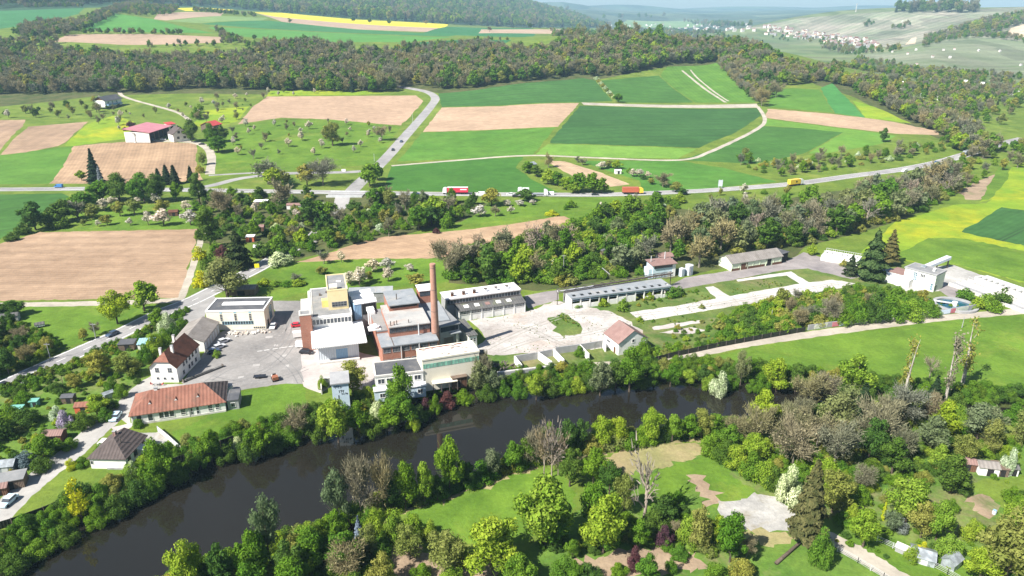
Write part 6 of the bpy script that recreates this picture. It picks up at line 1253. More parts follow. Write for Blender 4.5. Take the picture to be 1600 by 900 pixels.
for k, (x, z, s_) in enumerate([(.9, 6.6, .45), (1.35, 6.75, .45), (1.8, 6.55, .45), (2.3, 6.5, .4), (1.9, 5.2, .5), (2.4, 5.3, .5), (2.9, 5.2, .5), (2.5, 4.5, .3), (3.0, 4.4, .3), (3.5, 4.5, .35), (3.9, 4.4, .3)]):
    m.box(x - .22 * s_ * 2, x + .22 * s_ * 2, -.03, .02, z + s_ - .12, z + s_); m.box(x - .07, x + .07, -.032, .02, z - s_ * .5, z + s_ - .12)
    if k % 2: m.box(x + .08, x + .34, -.031, .02, z, z + .1)
m.box(1.5, 1.75, -.03, .02, 2.6, 4.3); HT.part('graffiti', 'spray', m)
HW = House('yard_wall', 'short grey wall left of the graffiti tower', 'wall', (500,593), (516,591), 2.4, depth=.3); HW.walls('greyconc'); HW.part('coping', 'concrete', MB().box(-.1, HW.L + .1, -.06, .36, 2.4, 2.5)); HW.part('return_wall', 'concrete', MB().box(0, .3, -4.5, 0, -.2, 1.8))

# double shed with saw-tooth step
H_ = House('stepped_shed', 'long white shed with windowed front, dark lower roof and pale upper roof with vent boxes', 'shed', (717,487), (820.5,472), 3.8, depth=15)
L_ = H_.L; y1 = H_.loc(812, 461.5, 4.8)[1]; y2 = H_.loc(803, 441.5, 7.0)[1]
H_.walls('white', y1=y1); H_.part('lower_roof', 'darkfibro', MB().slab([(-.2, -.4, 3.9), (L_ + .25, -.4, 3.9), (L_ + .25, y1, 4.9), (-.2, y1, 4.9)], .18))
for f, mm in ((.10, 'tornroof'), (.26, 'white'), (.42, 'tile_rose'), (.585, 'white'), (.745, 'white')): H_.part('skylight', mm, MB().slab([(L_ * f, y1 * .30, 4.36), (L_ * f + 1.7, y1 * .30, 4.36), (L_ * f + 1.7, y1 * .68, 4.74), (L_ * f, y1 * .68, 4.74)], .1))
H_.part('upper_wall', 'greyconc', MB().box(-3.0, L_, y1, y2, -.3, 6.8)); H_.part('upper_roof', 'tornroof', MB().box(-3.3, L_ + .3, y1 + .5, y2 + .3, 6.8, 7.05)); m = MB()
for k in range(24): m.box(-2.8 + k * (L_ + 2.4) / 24, -2.8 + (k + .75) * (L_ + 2.4) / 24, y1 - .05, y1 + .1, 5.3, 6.5)
H_.part('clerestory', 'glass', m); H_.part('gutter', 'steel', MB().box(-3.3, L_ + .3, y1 - .3, y1 + .45, 6.62, 6.78).box(-3.0, L_ + .3, y1 - .25, y1 - .06, 4.95, 5.15))
for k, (f, mm) in enumerate(((-.03, 'brownwood'), (.14, 'brownwood'), (.30, 'brownwood'), (.47, 'whitemetal'), (.63, 'whitemetal'), (.80, 'whitemetal'))):
    x = L_ * f; o = H_.part('roof_vent', mm, MB().box(x, x + .9, y1 + 2, y1 + 2.9, 7.0, 8.2)); H_.part('vent_hood', 'steel', MB().box(x - .15, x + 1.05, y1 + 1.85, y1 + 3.05, 8.2, 8.35), o)
for i in range(6): H_.window('f', L_ * (.09 + i * .165), 2.5, 3.55, L_ * .135, 6, 2, 'white')
for i in range(7): H_.part('pilaster', 'white', MB().box(L_ * i / 6.06, L_ * i / 6.06 + .35, -.15, .02, -.2, 3.7))

# ruined shed
H_ = House('ruined_shed', 'long ruined concrete shed with square holes in its roof and an open front', 'ruin', (893,465.5), (1048.5,446.5), 4.4, (1038,435))
L_, D_ = H_.L, H_.D
m = MB(); hx = [L_ * (.025 + .0785 * i) for i in range(13)]; ya, yb = D_ * .12, D_ * .36; hw = 1.5
m.box(-.2, L_ + .2, -.4, ya, 4.15, 4.45).box(-.2, L_ + .2, yb, D_ + .2, 4.15, 4.45); x = -.2
for q in hx: m.box(x, q, ya, yb, 4.15, 4.45); x = q + hw
m.box(x, L_ + .2, ya, yb, 4.15, 4.45); H_.part('roof', 'blueroof', m)
H_.part('back_wall', 'greyconc', MB().box(0, L_, D_ - .3, D_, -.2, 4.15)); H_.part('end_wall', 'white', MB().box(-.05, .3, 0, D_ * .75, -.2, 4.15)); H_.part('end_wall', 'concrete', MB().box(L_ - .3, L_ + .05, 0, D_, -.2, 4.15))
for i in range(12): x = L_ * i / 11.0; H_.part('column', 'white' if i % 3 else 'concrete', MB().box(max(.31, x - .2), min(x + .2, L_ - .31), -.05, .35, -.2, 4.15))
H_.part('lintel', 'paleblue', MB().box(.3, L_ - .3, -.1, .25, 3.6, 4.1)); m = MB(); rs = np.random.RandomState(3)
for i in range(11):
    if i in (3, 7): continue
    m.box(L_ * i / 11 + .2, L_ * (i + 1) / 11 - .25, .02, .2, -.2, rs.uniform(1.2, 2.6))
H_.part('infill_wall', 'white', m); m = MB()
for i in range(11): m.box(L_ * i / 11 + .25, L_ * (i + 1) / 11 - .25, .06, .16, 2.9, 3.05)
H_.part('window_bars', 'paleblue', m)
pg = House('pipe_bridge', 'rusty lattice pipe bridge running behind the ruined shed', 'pipe bridge', (872,455), (1052,427), 5.6, depth=1.4); m = MB(); n_ = 26
for y in (0, 1.3):
    for z in (4.8, 5.9): m.bar((0, y, z), (pg.L, y, z), .1)
    for i in range(n_): a, b_ = pg.L * i / n_, pg.L * (i + 1) / n_; m.bar((a, y, 4.8), (b_, y, 5.9) if i % 2 else (a, y, 5.9), .05); m.bar((a, y, 5.9 if i % 2 == 0 else 4.8), (b_, y, 4.8 if i % 2 == 0 else 5.9), .05)
pg.part('lattice', 'steel', m); pg.part('pipe', 'galv', MB().hcyl(0, pg.L * .3, .65, 5.3, .28)); pg.part('pipe', 'steel', MB().hcyl(pg.L * .3, pg.L, .65, 5.3, .28))
for i in range(8): pg.part('leg', 'steel', MB().box(pg.L * i / 7.1, pg.L * i / 7.1 + .22, .55, .77, -.2, 4.8))
fb = thing('fallen_pipe', 'pale pipe leaning against the lattice pipe bridge', 'pipe', (*plane(952,446,0)[:2], 0)); MB().bar((0, 0, 4.6), (-2.6, 3.6, 6.0), .1).build('pipe', 'greyconc', fb)

H_ = House('pump_house', 'small pale blue pump house with rusty flat roof in front of the wood', 'building', (1021,415), (1056,411), 5.6, depth=5.5)
H_.walls('paleblue'); H_.part('roof', 'tile_rose', MB().slab([(-.7, -.8, 5.75), (H_.L + .5, -.8, 5.75), (H_.L + .5, 5.8, 6.4), (-.7, 5.8, 6.4)], .25)); H_.part('upper_window', 'glass', MB().box(.6, H_.L - .6, -.04, .1, 4.1, 5.2)); H_.part('corner_wall', 'white', MB().box(H_.L - 1.4, H_.L + .05, -.07, .3, -.2, 5.5)); H_.door('f', H_.L * .74, 1.2, 2.2, 'white'); H_.part('side_store', 'paleblue', MB().box(-1.6, -.02, .5, 4.5, -.2, 4.0)); H_.part('vent_pipe', 'galv', MB().cyl(.6, 3.2, 5.5, 8.6, .16, n=8)); H_.part('vent_pipe', 'galv', MB().cyl(H_.L * .75, 4.6, 5.5, 9.2, .18, n=8))
for i, (px, py, lab) in enumerate([(1065,431,'smaller pale blue tank right against the pump house'), (1076,429,'larger grey tank beside the pump house')]):
    t = thing('storage_tank', lab, 'tank', plane(px, py, 0)); r_ = (1.2, 1.6)[i]; h_ = (3.2, 4.2)[i]; MB().cyl(0, 0, -.2, h_, r_, n=24).build('shell', ('paleblue', 'greymetal')[i], t); MB().cyl(0, 0, h_, h_ + .4, r_ + .05, .3, 24).build('lid', 'galv', t); m = MB()
    for k in range(10): m.box(-.25, .25, -r_ - .18, -r_ - .12, .3 + k * .4, .36 + k * .4)
    m.box(-.28, -.22, -r_ - .2, -r_ - .1, 0, h_).box(.22, .28, -r_ - .2, -r_ - .1, 0, h_); m.build('ladder', 'steel', t)
H_ = House('hut_in_wood', 'half hidden brown-roofed hut just behind the pump house', 'hut', (1030,401), (1052,400), 3.0, depth=5, zb=0); H_.walls('greyconc'); H_.gable('tile_rose', 'greyconc', rise=1.0, over=.3); H_.window('f', H_.L * .6, 1.2, 2.2, 1, 2, 1)
H_ = House('green_store', 'long pale green store with grey gable roof and brown gate beside the works lane', 'store', (1144,411.5), (1222.5,399.5), 3.5, depth=8.5)
L_ = H_.L; H_.walls('palegreen'); H_.gable('fibro', 'palegreen', rise=2.2, over=.4); H_.door('f', L_ * .245, 3.4, 2.8, 'brownwood', 'palegreen', name='gate'); H_.door('f', L_ * .735, 2.6, 2.9, 'dark', 'palegreen', name='gate')
H_.part('plinth', 'brownwood', MB().box(0.02, L_ * .165, -.06, .1, -.2, 1.0).box(L_ * .325, L_ * .655, -.06, .1, -.2, 1.0).box(L_ * .81, L_ - .02, -.06, .1, -.2, 1.0)); m = MB()
for k in range(8): m.box(L_ * k / 7.3 + .1, L_ * k / 7.3 + .3, -.15, .02, 1.0, 3.3)
H_.part('wall_ribs', 'palegreen', m)
H_ = House('dark_lean_to', 'dark lean-to at the far end of the pale green store', 'shed', (1223,396), (1232,393), 4.0, depth=6); H_.walls('dark', h=3.8); H_.part('roof', 'bitumen', MB().box(-.3, H_.L + .4, -.5, 6.3, 3.8, 4.0))

# water works
H_ = House('settling_tank', 'long white open settling tank with railings in front of the grey wood', 'tank', (1283,399), (1340,409), 2.2, depth=9)
L_ = H_.L; m = MB().box(0, L_, 0, .35, -.3, 2.2).box(0, L_, 8.6, 9, -.3, 2.2).box(0, .35, .35, 8.6, -.3, 2.2).box(L_ - .35, L_, .35, 8.6, -.3, 2.2).box(.35, L_ - .35, 4.3, 4.7, -.3, 2.2); H_.part('wall', 'white', m); H_.part('cover', 'whitemetal', MB().box(.36, L_ - .36, .36, 4.29, 1.8, 2.0)); H_.part('water', 'darkwater', MB().box(.36, L_ - .36, 4.71, 8.59, .2, 1.2)); m = MB()
for k in range(16): m.box(.1 + k * L_ / 16, .2 + k * L_ / 16, 8.75, 8.85, 2.2, 3.2).box(.1 + k * L_ / 16, .2 + k * L_ / 16, 4.45, 4.55, 2.2, 3.2)
m.box(0, L_, 8.75, 8.85, 3.15, 3.25).box(0, L_, 4.45, 4.55, 3.15, 3.25); H_.part('railing', 'galv', m); m = MB()
for k in range(7): m.box(L_ * (.04 + k * .14), L_ * (.04 + k * .14) + .3, 4.7, 8.6, 1.9, 2.2)
H_.part('cross_beams', 'white', m)
H_ = House('water_works', 'white two-storey flat-roofed water works building at the edge of the yellow meadow', 'building', (1415,417.5), (1463.5,430), 6.9, (1484,424.5))
L_, D_ = H_.L, H_.D; H_.walls('white'); H_.part('end_wall', 'palegreen', MB().box(L_ - .05, L_ + .06, .05, D_ - .05, -.2, 6.6)); H_.flat('greyroof', rim='greyconc', over=.3, rh=.2)
H_.part('roof_box', 'white', MB().box(L_ * .75, L_ * .82, D_ * .4, D_ * .55, 6.9, 8.0)); H_.part('skylight', 'ppoly', MB().box(L_ * .3, L_ * .45, D_ * .6, D_ * .8, 6.9, 7.4))
H_.window('f', L_ * .36, 2.8, 6.0, 1.3, 2, 4, 'white', pane='blueglass')
for k in range(3): H_.window('f', L_ * (.54 + k * .05), 4.7, 5.9, .42, 1, 1, 'white')
for k in range(4): H_.window('f', L_ * (.5 + k * .045), 2.6, 2.95, .3, 1, 1, 'white')
H_.window('f', L_ * .92, .6, 3.2, .9, 1, 3, 'white', pane='blueglass'); H_.window('r', D_ * .5, 3, 4.4, 1.2, 1, 2); H_.window('r', D_ * .75, 4.8, 5.6, .5, 1, 1); H_.door('r', D_ * .2, 1.4, 2.6, 'blueglass')
H_.part('low_wing', 'white', MB().box(-6.5, L_ * .32, -3.2, -.02, -.3, 3.0)); H_.part('low_wing_roof', 'whitemetal', MB().box(-6.6, L_ * .33, -3.3, -.03, 3.0, 3.2)); H_.part('side_wing', 'concrete', MB().box(-6.0, -.02, .6, D_ * .9, -.3, 3.4)); H_.part('side_wing_roof', 'tile_rose', MB().box(-6.2, -.03, .4, D_ * .95, 3.4, 3.6)); H_.window('l', D_ * .6, 3.9, 6.0, 1.4, 2, 2, pane='blueglass')
H_ = House('flat_store', 'grey-roofed flat store between the giant sequoia and the water works', 'store', (1388,427), (1404,424), 2.8, depth=7); H_.walls('concrete'); H_.part('roof', 'blueroof', MB().box(-.2, H_.L + .2, -.3, 7.2, 2.8, 3.0))
H_ = House('sloping_conveyor', 'grey sloping covered conveyor rising behind the water works', 'conveyor', (1448,416), (1486,406.5), 3.5, depth=2.2); m = MB().slab([(0, 0, 3.0), (H_.L, 0, 5.0), (H_.L, 2.2, 5.0), (0, 2.2, 3.0)], 1.2); H_.part('conveyor_box', 'greymetal', m); H_.part('support', 'steel', MB().box(H_.L - .8, H_.L - .4, .4, .8, -.2, 3.9).box(H_.L * .5, H_.L * .5 + .3, .4, .8, -.2, 2.9))
H_ = House('filter_channels', 'long parallel white concrete water channels running out of frame at right', 'water channel', (1482,441), (1612,489), 1.2, depth=22)
L_ = H_.L; m = MB()
for y in (0, 4.0, 7.6, 10.6, 14.2, 18.2): m.box(0, L_, y, y + .4, -.3, 1.2 if y < 14 else 1.6)
H_.part('wall', 'concrete', m); m = MB()
for i in range(14): m.box(L_ * i / 14, L_ * i / 14 + .4, 14.7, 18.2, .9, 1.6)
H_.part('cross_beam', 'white', m); H_.part('water', 'darkwater', MB().box(.1, L_ - .1, 14.72, 18.18, -.1, .5)); H_.part('deck', 'greyconc', MB().box(0, L_, .52, 3.98, -.1, .7).box(0, L_, 8.12, 10.58, -.1, .5)); H_.part('walkway', 'galv', MB().box(0, L_, 18.75, 21.5, -.1, 1.3)); m = MB()
for i in range(20): m.box(L_ * i / 20, L_ * i / 20 + .08, 10.7, 10.78, 1.2, 2.2)
m.box(0, L_, 10.7, 10.78, 2.15, 2.22); H_.part('railing', 'galv', m)
c = plane(1492, 478, 0); rb = thing('round_basin', 'round basin of blue-green water with a white curved rim beside the path', 'basin', (c[0], c[1], 0)); n_ = 40
m = MB()
for k in range(n_):
    a0, a1 = 2 * math.pi * k / n_, 2 * math.pi * (k + 1) / n_; i = len(m.v)
    m.v += [(r_ * math.cos(a), r_ * math.sin(a), z) for a in (a0, a1) for r_ in (6.2, 7.4) for z in (-.2, .75)]; m.f += [(i + 1, i + 3, i + 7, i + 5), (i, i + 1, i + 5, i + 4), (i + 2, i + 6, i + 7, i + 3)]
m.build('rim', 'greyconc', rb); MB().cyl(0, 0, -.2, .12, 6.22, n=40).build('water', 'pool', rb); MB().box(-10, 0, -.6, .6, .8, 1.0).build('footbridge', 'galv', rb); MB().cyl(-.2, 0, 0, 1.6, .9, n=16).build('scraper_column', 'white', rb)
rb.rotation_euler.z = -.5

# brown roofed house, roofless bays, walls
H_ = House('derelict_house', 'white gabled house with rose-brown roof beside the roofless concrete bays', 'house', (945,519.5), (967,536), 4.3, depth=10.5)
H_.walls('white'); H_.gable('tile_rose', 'white', rise=3.4, over=.35); H_.window('f', H_.L * .3, 2.2, 2.7, 1.8, 3, 1, 'greyconc'); H_.window('r', H_.D * .5, 3.6, 4.6, .9, 1, 1); H_.door('f', H_.L * .75, 1.1, 2.1)
rw = thing('roofless_bays', 'row of roofless concrete bays with white cross walls above the river', 'ruin', (*plane(777,582,0)[:2], 0)); bx, by = plane(777,582,0)[:2]
def wallbetween(m, a, b_, h, t=.3, z0=-.3):
    p, q = plane(*a, 0), plane(*b_, 0); dx, dy = q[0] - p[0], q[1] - p[1]; l = math.hypot(dx, dy); nx, ny = -dy / l * t / 2, dx / l * t / 2
    pts = [(p[0] + nx - bx, p[1] + ny - by), (p[0] - nx - bx, p[1] - ny - by), (q[0] - nx - bx, q[1] - ny - by), (q[0] + nx - bx, q[1] + ny - by)]; m.slab([(x, y, h) for x, y in pts], h - z0)
m = MB()
for a, b_ in (((806,566),(838,561)), ((838,561),(863,556)), ((868,553),(905,548)), ((905,548),(942,542))): wallbetween(m, a, b_, 2.3)
m.build('back_wall', 'greyconc', rw)
for a, b_ in (((804,567),(815,581)), ((841,561),(862,576)), ((865,556),(881,573)), ((906,549),(920,564)), ((942,543),(946,550))): m = MB(); wallbetween(m, a, b_, 2.4, .35); m.build('cross_wall', 'white', rw)
m = MB(); wallbetween(m, (777,589), (884,576), 1.4, .4); m.build('front_wall', 'greyconc', rw); m = MB(); wallbetween(m, (777,588.2), (884,575.2), 1.52, .55, 1.38); m.build('coping', 'concrete', rw)
st = thing('scrap_heap', 'dark heap of scrap beside the cream machine hall', 'heap', (*plane(775,578,0)[:2], 0)); rs = np.random.RandomState(9); m = MB()
for k in range(60): x, y = rs.normal(0, 2.4), rs.normal(0, 1.5); m.bar((x, y, rs.uniform(0, 1)), (x + rs.uniform(-1.5, 1.5), y + rs.uniform(-1.5, 1.5), rs.uniform(.2, 2.2)), rs.uniform(.06, .25))
m.build('scrap', 'steel', st); MB().box(-5.4, -3.4, .5, 2.5, -.2, 5.6).build('dark_bunker', 'darkfibro', st)
bx, by = plane(1262,516,0)[:2]; gw = thing('graffiti_wall', 'long low wall painted with colourful graffiti along the river path', 'wall', (bx, by, 0)); m = MB()
wp = [(1262,516),(1300,510.5),(1360,504),(1420,498),(1470,491.5),(1526,483)]
for a, b_ in zip(wp, wp[1:]): wallbetween(m, a, b_, 1.9, .3)
m.build('wall', 'greyconc', gw)
def onwall(px): 
    for a, b_ in zip(wp, wp[1:]):
        if a[0] <= px <= b_[0]: return (px, a[1] + (b_[1] - a[1]) * (px - a[0]) / (b_[0] - a[0]) + .35)
for a, b_, mt in ((1272,1292,'mural_mix'), (1300,1310,'mural_red'), (1311,1322,'mural_blue'), (1322,1332,'mural_white'), (1334,1352,'mural_mix'), (1380,1402,'mural_mix'), (1404,1424,'mural_white'), (1430,1441,'mural_blue'), (1442,1454,'mural_white'), (1455,1467,'mural_red'), (1468,1484,'mural_blue'), (1485,1492,'mural_red'), (1493,1512,'mural_mix')):
    m = MB(); pa, pb = onwall(a), onwall(b_); wallbetween(m, pa, pb, 1.7, .18, .1); m.build('mural', mt, gw)
def fence(name, label, pts, h, mat, post='steel', cat='fence', step=3.0, t=.12):
    global bx, by
    bx, by = plane(*pts[0], 0)[:2]; r = thing(name, label, cat, (bx, by, 0)); m, pm = MB(), MB()
    for a, b_ in zip(pts, pts[1:]):
        wallbetween(m, a, b_, h, t, .05); p, q = plane(*a, 0), plane(*b_, 0); n_ = max(1, int(math.hypot(q[0] - p[0], q[1] - p[1]) / step))
        for i in range(n_): x, y = p[0] + (q[0] - p[0]) * i / n_ - bx, p[1] + (q[1] - p[1]) * i / n_ - by; pm.box(x - .09, x + .09, y - .09, y + .09, -.2, h + .12)
    m.build('fence_panel', mat, r); pm.build('posts', post, r); return r
fence('garden_fence', 'dark fence along the bottom of the lawn at lower left', [(-30,836),(20,821),(70,803),(112,785),(158,766)], 1.8, 'hedge')
fence('garden_fence', 'dark fence below the bungalow garden', [(232,742),(262,729),(290,720)], 1.8, 'hedge')
fence('garden_fence', 'dark fence at the foot of the works meadow', [(322,706),(345,698),(366,690)], 1.8, 'hedge')
fence('garden_fence', 'dark fence along the foot of the meadow near the river trees', [(432,668),(452,661),(470,656)], 1.6, 'hedge')
fence('pale_garden_wall', 'pale narrow wall running from the orange-roofed house towards the river', [(247,674),(262,686),(284,706)], 1.5, 'galv', 'greyconc', 'wall')
fence('dark_path_fence', 'dark overgrown fence between the derelict ground and the river path', [(1012,568),(1060,556),(1120,543),(1190,530),(1258,518)], 1.7, 'hedge')
def wirefence(label, pts, h=1.4):
    global bx, by
    bx, by = plane(*pts[0], 0)[:2]; r = thing('wire_fence', label, 'fence', (bx, by, 0)); m, w_ = MB(), MB()
    for a, b_ in zip(pts, pts[1:]):
        p, q = plane(*a, 0), plane(*b_, 0); n_ = max(1, int(math.hypot(q[0] - p[0], q[1] - p[1]) / 2.5))
        for i in range(n_ + 1): x, y = p[0] + (q[0] - p[0]) * i / n_ - bx, p[1] + (q[1] - p[1]) * i / n_ - by; m.box(x - .05, x + .05, y - .05, y + .05, -.2, h)
        for z in (.3, .7, 1.05, h - .05): w_.bar((p[0] - bx, p[1] - by, z), (q[0] - bx, q[1] - by, z), .02)
    m.build('posts', 'galv', r); w_.build('wires', 'galv', r)
wirefence('thin wire fence beside the gravel lane at lower right', [(1308,862),(1340,880),(1380,904),(1410,924)]); wirefence('thin wire fence in front of the pale greenhouse at lower right', [(1370,846),(1420,868),(1480,898),(1510,916)])
fence('meadow_railing', 'grey low wall at the right end of the works meadow wall', [(1528,478),(1544,474),(1560,470)], 1.6, 'whitemetal', 'galv', 'fence')
# ------------------------------------------------------------------ bridge, road furniture and markings
p, q = gnd(512, 304), gnd(566, 304)
br = thing('road_bridge', 'pale concrete bridge carrying the main road over the valley road', 'bridge', (0, 0, 0)); m = MB()
x0, y0 = gnd(510, 308)[:2]; x1, y1 = gnd(566, 308)[:2]
br.location = (x0, y0, 0); br.rotation_euler.z = math.atan2(y1 - y0, x1 - x0); Lb = math.hypot(x1 - x0, y1 - y0)
MB().box(0, Lb, -.6, 10.4, .25, .5).build('deck', GM['asphalt'], br); MB().box(0, Lb, -.9, -.6, -.3, 1.25).build('parapet', 'galv', br); MB().box(0, Lb, 10.4, 10.7, -.3, 1.25).build('parapet', 'galv', br)
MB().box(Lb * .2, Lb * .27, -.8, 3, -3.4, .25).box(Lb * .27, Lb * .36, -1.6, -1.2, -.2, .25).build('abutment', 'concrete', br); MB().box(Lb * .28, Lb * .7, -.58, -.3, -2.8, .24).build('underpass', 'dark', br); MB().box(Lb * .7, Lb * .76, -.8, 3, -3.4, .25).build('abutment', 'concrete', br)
def marking(name, line, off, w, lift, mat, dash=None, y_max=9999):
    v, f = [], []; acc = 0
    for i in range(len(line) - 1):
        a, b_ = line[i], line[i + 1]; dx, dy = b_[0] - a[0], b_[1] - a[1]; l = math.hypot(dx, dy)
        if l < .01 or a[1] > y_max: continue
        n_ = max(1, int(l / (dash or 12)))
        for j in range(n_):
            acc += 1
            if dash and acc % 3: continue
            t0, t1 = j / n_, (j + 1) / n_; nx, ny = -dy / l, dx / l; k = len(v)
            for t, s in ((t0, -1), (t0, 1), (t1, 1), (t1, -1)):
                x, y = a[0] + dx * t + nx * (off + s * w / 2), a[1] + dy * t + ny * (off + s * w / 2); v.append((x, y, zat(x, y) + lift))
            f.append((k, k + 3, k + 2, k + 1) if False else (k, k + 1, k + 2, k + 3))
    me = bpy.data.meshes.new(name); me.from_pydata(v, [], f); o = link(name, me, mat); o['kind'] = 'structure'
wl = surf('road_paint', (.72, .72, .70), (.8, .8, .78), .5); wt = surf('tyre_worn_asphalt', (.24, .235, .235), (.30, .29, .29), .2, grain=.1)
vr = LINES['valley_road'][0]; mr = LINES['main_road'][0]
for o_ in (-3.6, 3.6): marking('road_marking', vr, o_, .35, .012, wl, y_max=400); marking('road_marking', mr, o_ * 1.05, .35, .10, wl, y_max=520)
marking('road_marking', vr, 0, .22, .012, wl, 4, 400); marking('road_marking', mr, 0, .22, .10, wl, 4, 520)
for o_ in (-2.4, -1.1, 1.1, 2.4): marking('road_wear', vr, o_, .45, .006, wt, y_max=400)
def wline(pts): return catmull([plane(*p_, 0)[:2] for p_ in pts], 5)
wy = surf('tyre_marks', (.175, .171, .17), (.225, .22, .215), .2, grain=.2); wp_ = surf('pale_patching', (.33, .315, .30), (.40, .385, .37), .2, grain=.3); wj = surf('slab_joint', (.26, .24, .215), (.33, .31, .26), .4)
for pts in ([(318,600),(360,575),(410,560),(450,520),(446,480)], [(345,602),(400,585),(440,560),(468,520)], [(380,540),(420,548),(455,575),(470,598)], [(350,560),(395,545),(440,520),(452,482)], [(330,590),(380,598),(440,590),(480,575)]):
    for o_ in (-.85, .85): marking('tyre_marks', wline(pts), o_, .3, .006, wy)
for pts in ([(760,545),(800,525),(850,505),(900,490),(960,492)], [(765,520),(820,512),(880,538),(940,540)], [(780,550),(840,530),(900,525),(985,505)], [(990,494),(1100,478),(1230,456),(1320,441)]):
    for o_ in (-.85, .85): marking('tyre_marks', wline(pts), o_, .35, .006, wj)
marking('road_marking', wline([(402,549),(462,540)]), 0, .22, .006, wl)
for px, py, l_ in ((415,527,5), (440,556,4), (395,571,5), (445,572,3), (428,540,3), (372,590,4)): marking('patching', wline([(px, py), (px + l_ * 2.2, py - 1)]), 0, 1.4, .005, wp_)
for t_ in (.02, .07, .17, .24, .31, .46, .55, .71, .83):
    marking('slab_joint', [plane(988 + 340 * t_, 488 - 50 * t_, 0)[:2], plane(1002 + 334 * t_, 501 - 55 * t_, 0)[:2]], 0, .18, .006, wj)
gr = thing('guard_rail', 'long steel guard rail along the near side of the main road', 'guard rail', (0, 0, 0)); m, pm = MB(), MB(); rl = mr[10:60]
for a, b_ in zip(rl, rl[1:]):
    dx, dy = b_[0] - a[0], b_[1] - a[1]; l = math.hypot(dx, dy); nx, ny = dy / l * 4.9, -dx / l * 4.9
    if ny > 0: nx, ny = -nx, -ny
    za, zb = zat(*a), zat(*b_); m.bar((a[0] + nx, a[1] + ny, za + .65), (b_[0] + nx, b_[1] + ny, zb + .65), .12); pm.box(a[0] + nx - .06, a[0] + nx + .06, a[1] + ny - .06, a[1] + ny + .06, za - .2, za + .7)
m.build('rail', 'galv', gr); pm.build('posts', 'galv', gr)
def pole(px, py, ytop, label, name='utility_pole', cat='pole', arm=True, mat='greyconc', r=.14):
    X, Y, Z = gnd(px, py); h = height_between(px, py, ytop); t = thing(name, label, cat, (X, Y, Z)); MB().cyl(0, 0, -.3, h, r, r * .65, 10).build('post', mat, t)
    if arm: MB().box(-.9, .9, -.06, .06, h - .5, h - .36).build('cross_arm' if name == 'utility_pole' else 'lamp_arm', mat, t)
    return t
pole(79, 562, 536, 'grey pole beside the dark clump along the valley road', 'street_lamp', 'lamp'); pole(150, 530, 505, 'thin grey pole on the verge between the two roadside trees', 'street_lamp', 'lamp'); pole(99, 603, 588, 'thin wooden pole in the garden below the valley road', mat='wood', arm=False, r=.1)
pole(880, 440, 398, 'thin pale pole standing in the green wood behind the works'); pole(1205, 498, 484, 'small pole beside the works scrub', arm=False); pole(1503, 512, 495, 'small post on the river path beside the graffiti wall', 'sign_post', 'post', False)
pole(645, 192, 176, 'thin grey pole beside the sloping road', arm=False, mat='galv'); pole(585, 252, 240, 'small grey road sign beside the sloping road junction', 'sign_post', 'post', False, 'galv')
X, Y, Z = gnd(402, 421); t = thing('town_sign', 'bright yellow sign board beside the valley road', 'sign', (X, Y, Z)); t.rotation_euler.z = .25; MB().cyl(-.5, 0, -.2, 2.6, .06, n=8).cyl(.5, 0, -.2, 2.6, .06, n=8).build('posts', 'galv', t); MB().box(-.95, .95, -.09, -.05, .75, 2.55).build('board', 'signyel', t)
X, Y, Z = gnd(1125, 294); t = thing('direction_sign', 'tall blue-grey back of a road sign beside the main road', 'sign', (X, Y, Z)); MB().cyl(-.9, 0, -.2, 5.2, .1, n=8).cyl(.9, 0, -.2, 5.2, .1, n=8).build('posts', 'galv', t); MB().box(-1.3, 1.3, -.12, -.04, 1.2, 5.0).build('board', 'greymetal', t)
X, Y, Z = gnd(1337, 19); t = thing('distant_mast', 'faint white mast on the far horizon', 'mast', (X, Y, Z)); MB().cyl(0, 0, 0, 30, 1.5, 1.0, 12).build('tower', 'concrete', t); MB().cyl(0, 0, 30, 33, 2, 1.5, 12).build('head', 'concrete', t)

# ------------------------------------------------------------------ sheds and huts
def shed(px, py, w, d, h, rot, wall, roof, label, rise=0.8, name='garden_shed', cat='shed', flat=False, door='front', over=.2, glass=False):
    X, Y, Z = gnd(px, py); t = thing(name, label, cat, (X, Y, Z if Y > 430 else 0), rot)
    MB().box(-w / 2, w / 2, 0, d, -.3, h).build('wall', wall, t)
    if flat: MB().slab([(-w / 2 - over, -over, h + .12), (w / 2 + over, -over, h + .12), (w / 2 + over, d + over, h + .12 + rise), (-w / 2 - over, d + over, h + .12 + rise)], .15).build('roof', roof, t)
    else:
        e = h + .05; m = MB().slab([(-w / 2 - over, -over, e - .1), (w / 2 + over, -over, e - .1), (w / 2 + over, d / 2, e + rise), (-w / 2 - over, d / 2, e + rise)], .12).slab([(w / 2 + over, d + over, e - .1), (-w / 2 - over, d + over, e - .1), (-w / 2 - over, d / 2, e + rise), (w / 2 + over, d / 2, e + rise)], .12); m.build('roof', roof, t)
        g = MB()
        for x in (-w / 2 + .01, w / 2 - .16): i = len(g.v); g.v += [(x, .05, h - .02), (x, d - .05, h - .02), (x, d / 2, h + rise - .12), (x + .15, .05, h - .02), (x + .15, d - .05, h - .02), (x + .15, d / 2, h + rise - .12)]; g.f += [(i, i + 1, i + 2), (i + 5, i + 4, i + 3), (i, i + 3, i + 4, i + 1), (i + 1, i + 4, i + 5, i + 2), (i + 2, i + 5, i + 3, i)]
        g.build('gable', wall, t)
    if door: MB().box(-w * .1, w * .1 + .5, -.06, .03, 0, min(h - .2, 1.95)).build('door', 'dark' if not glass else 'galv', t)
    return t
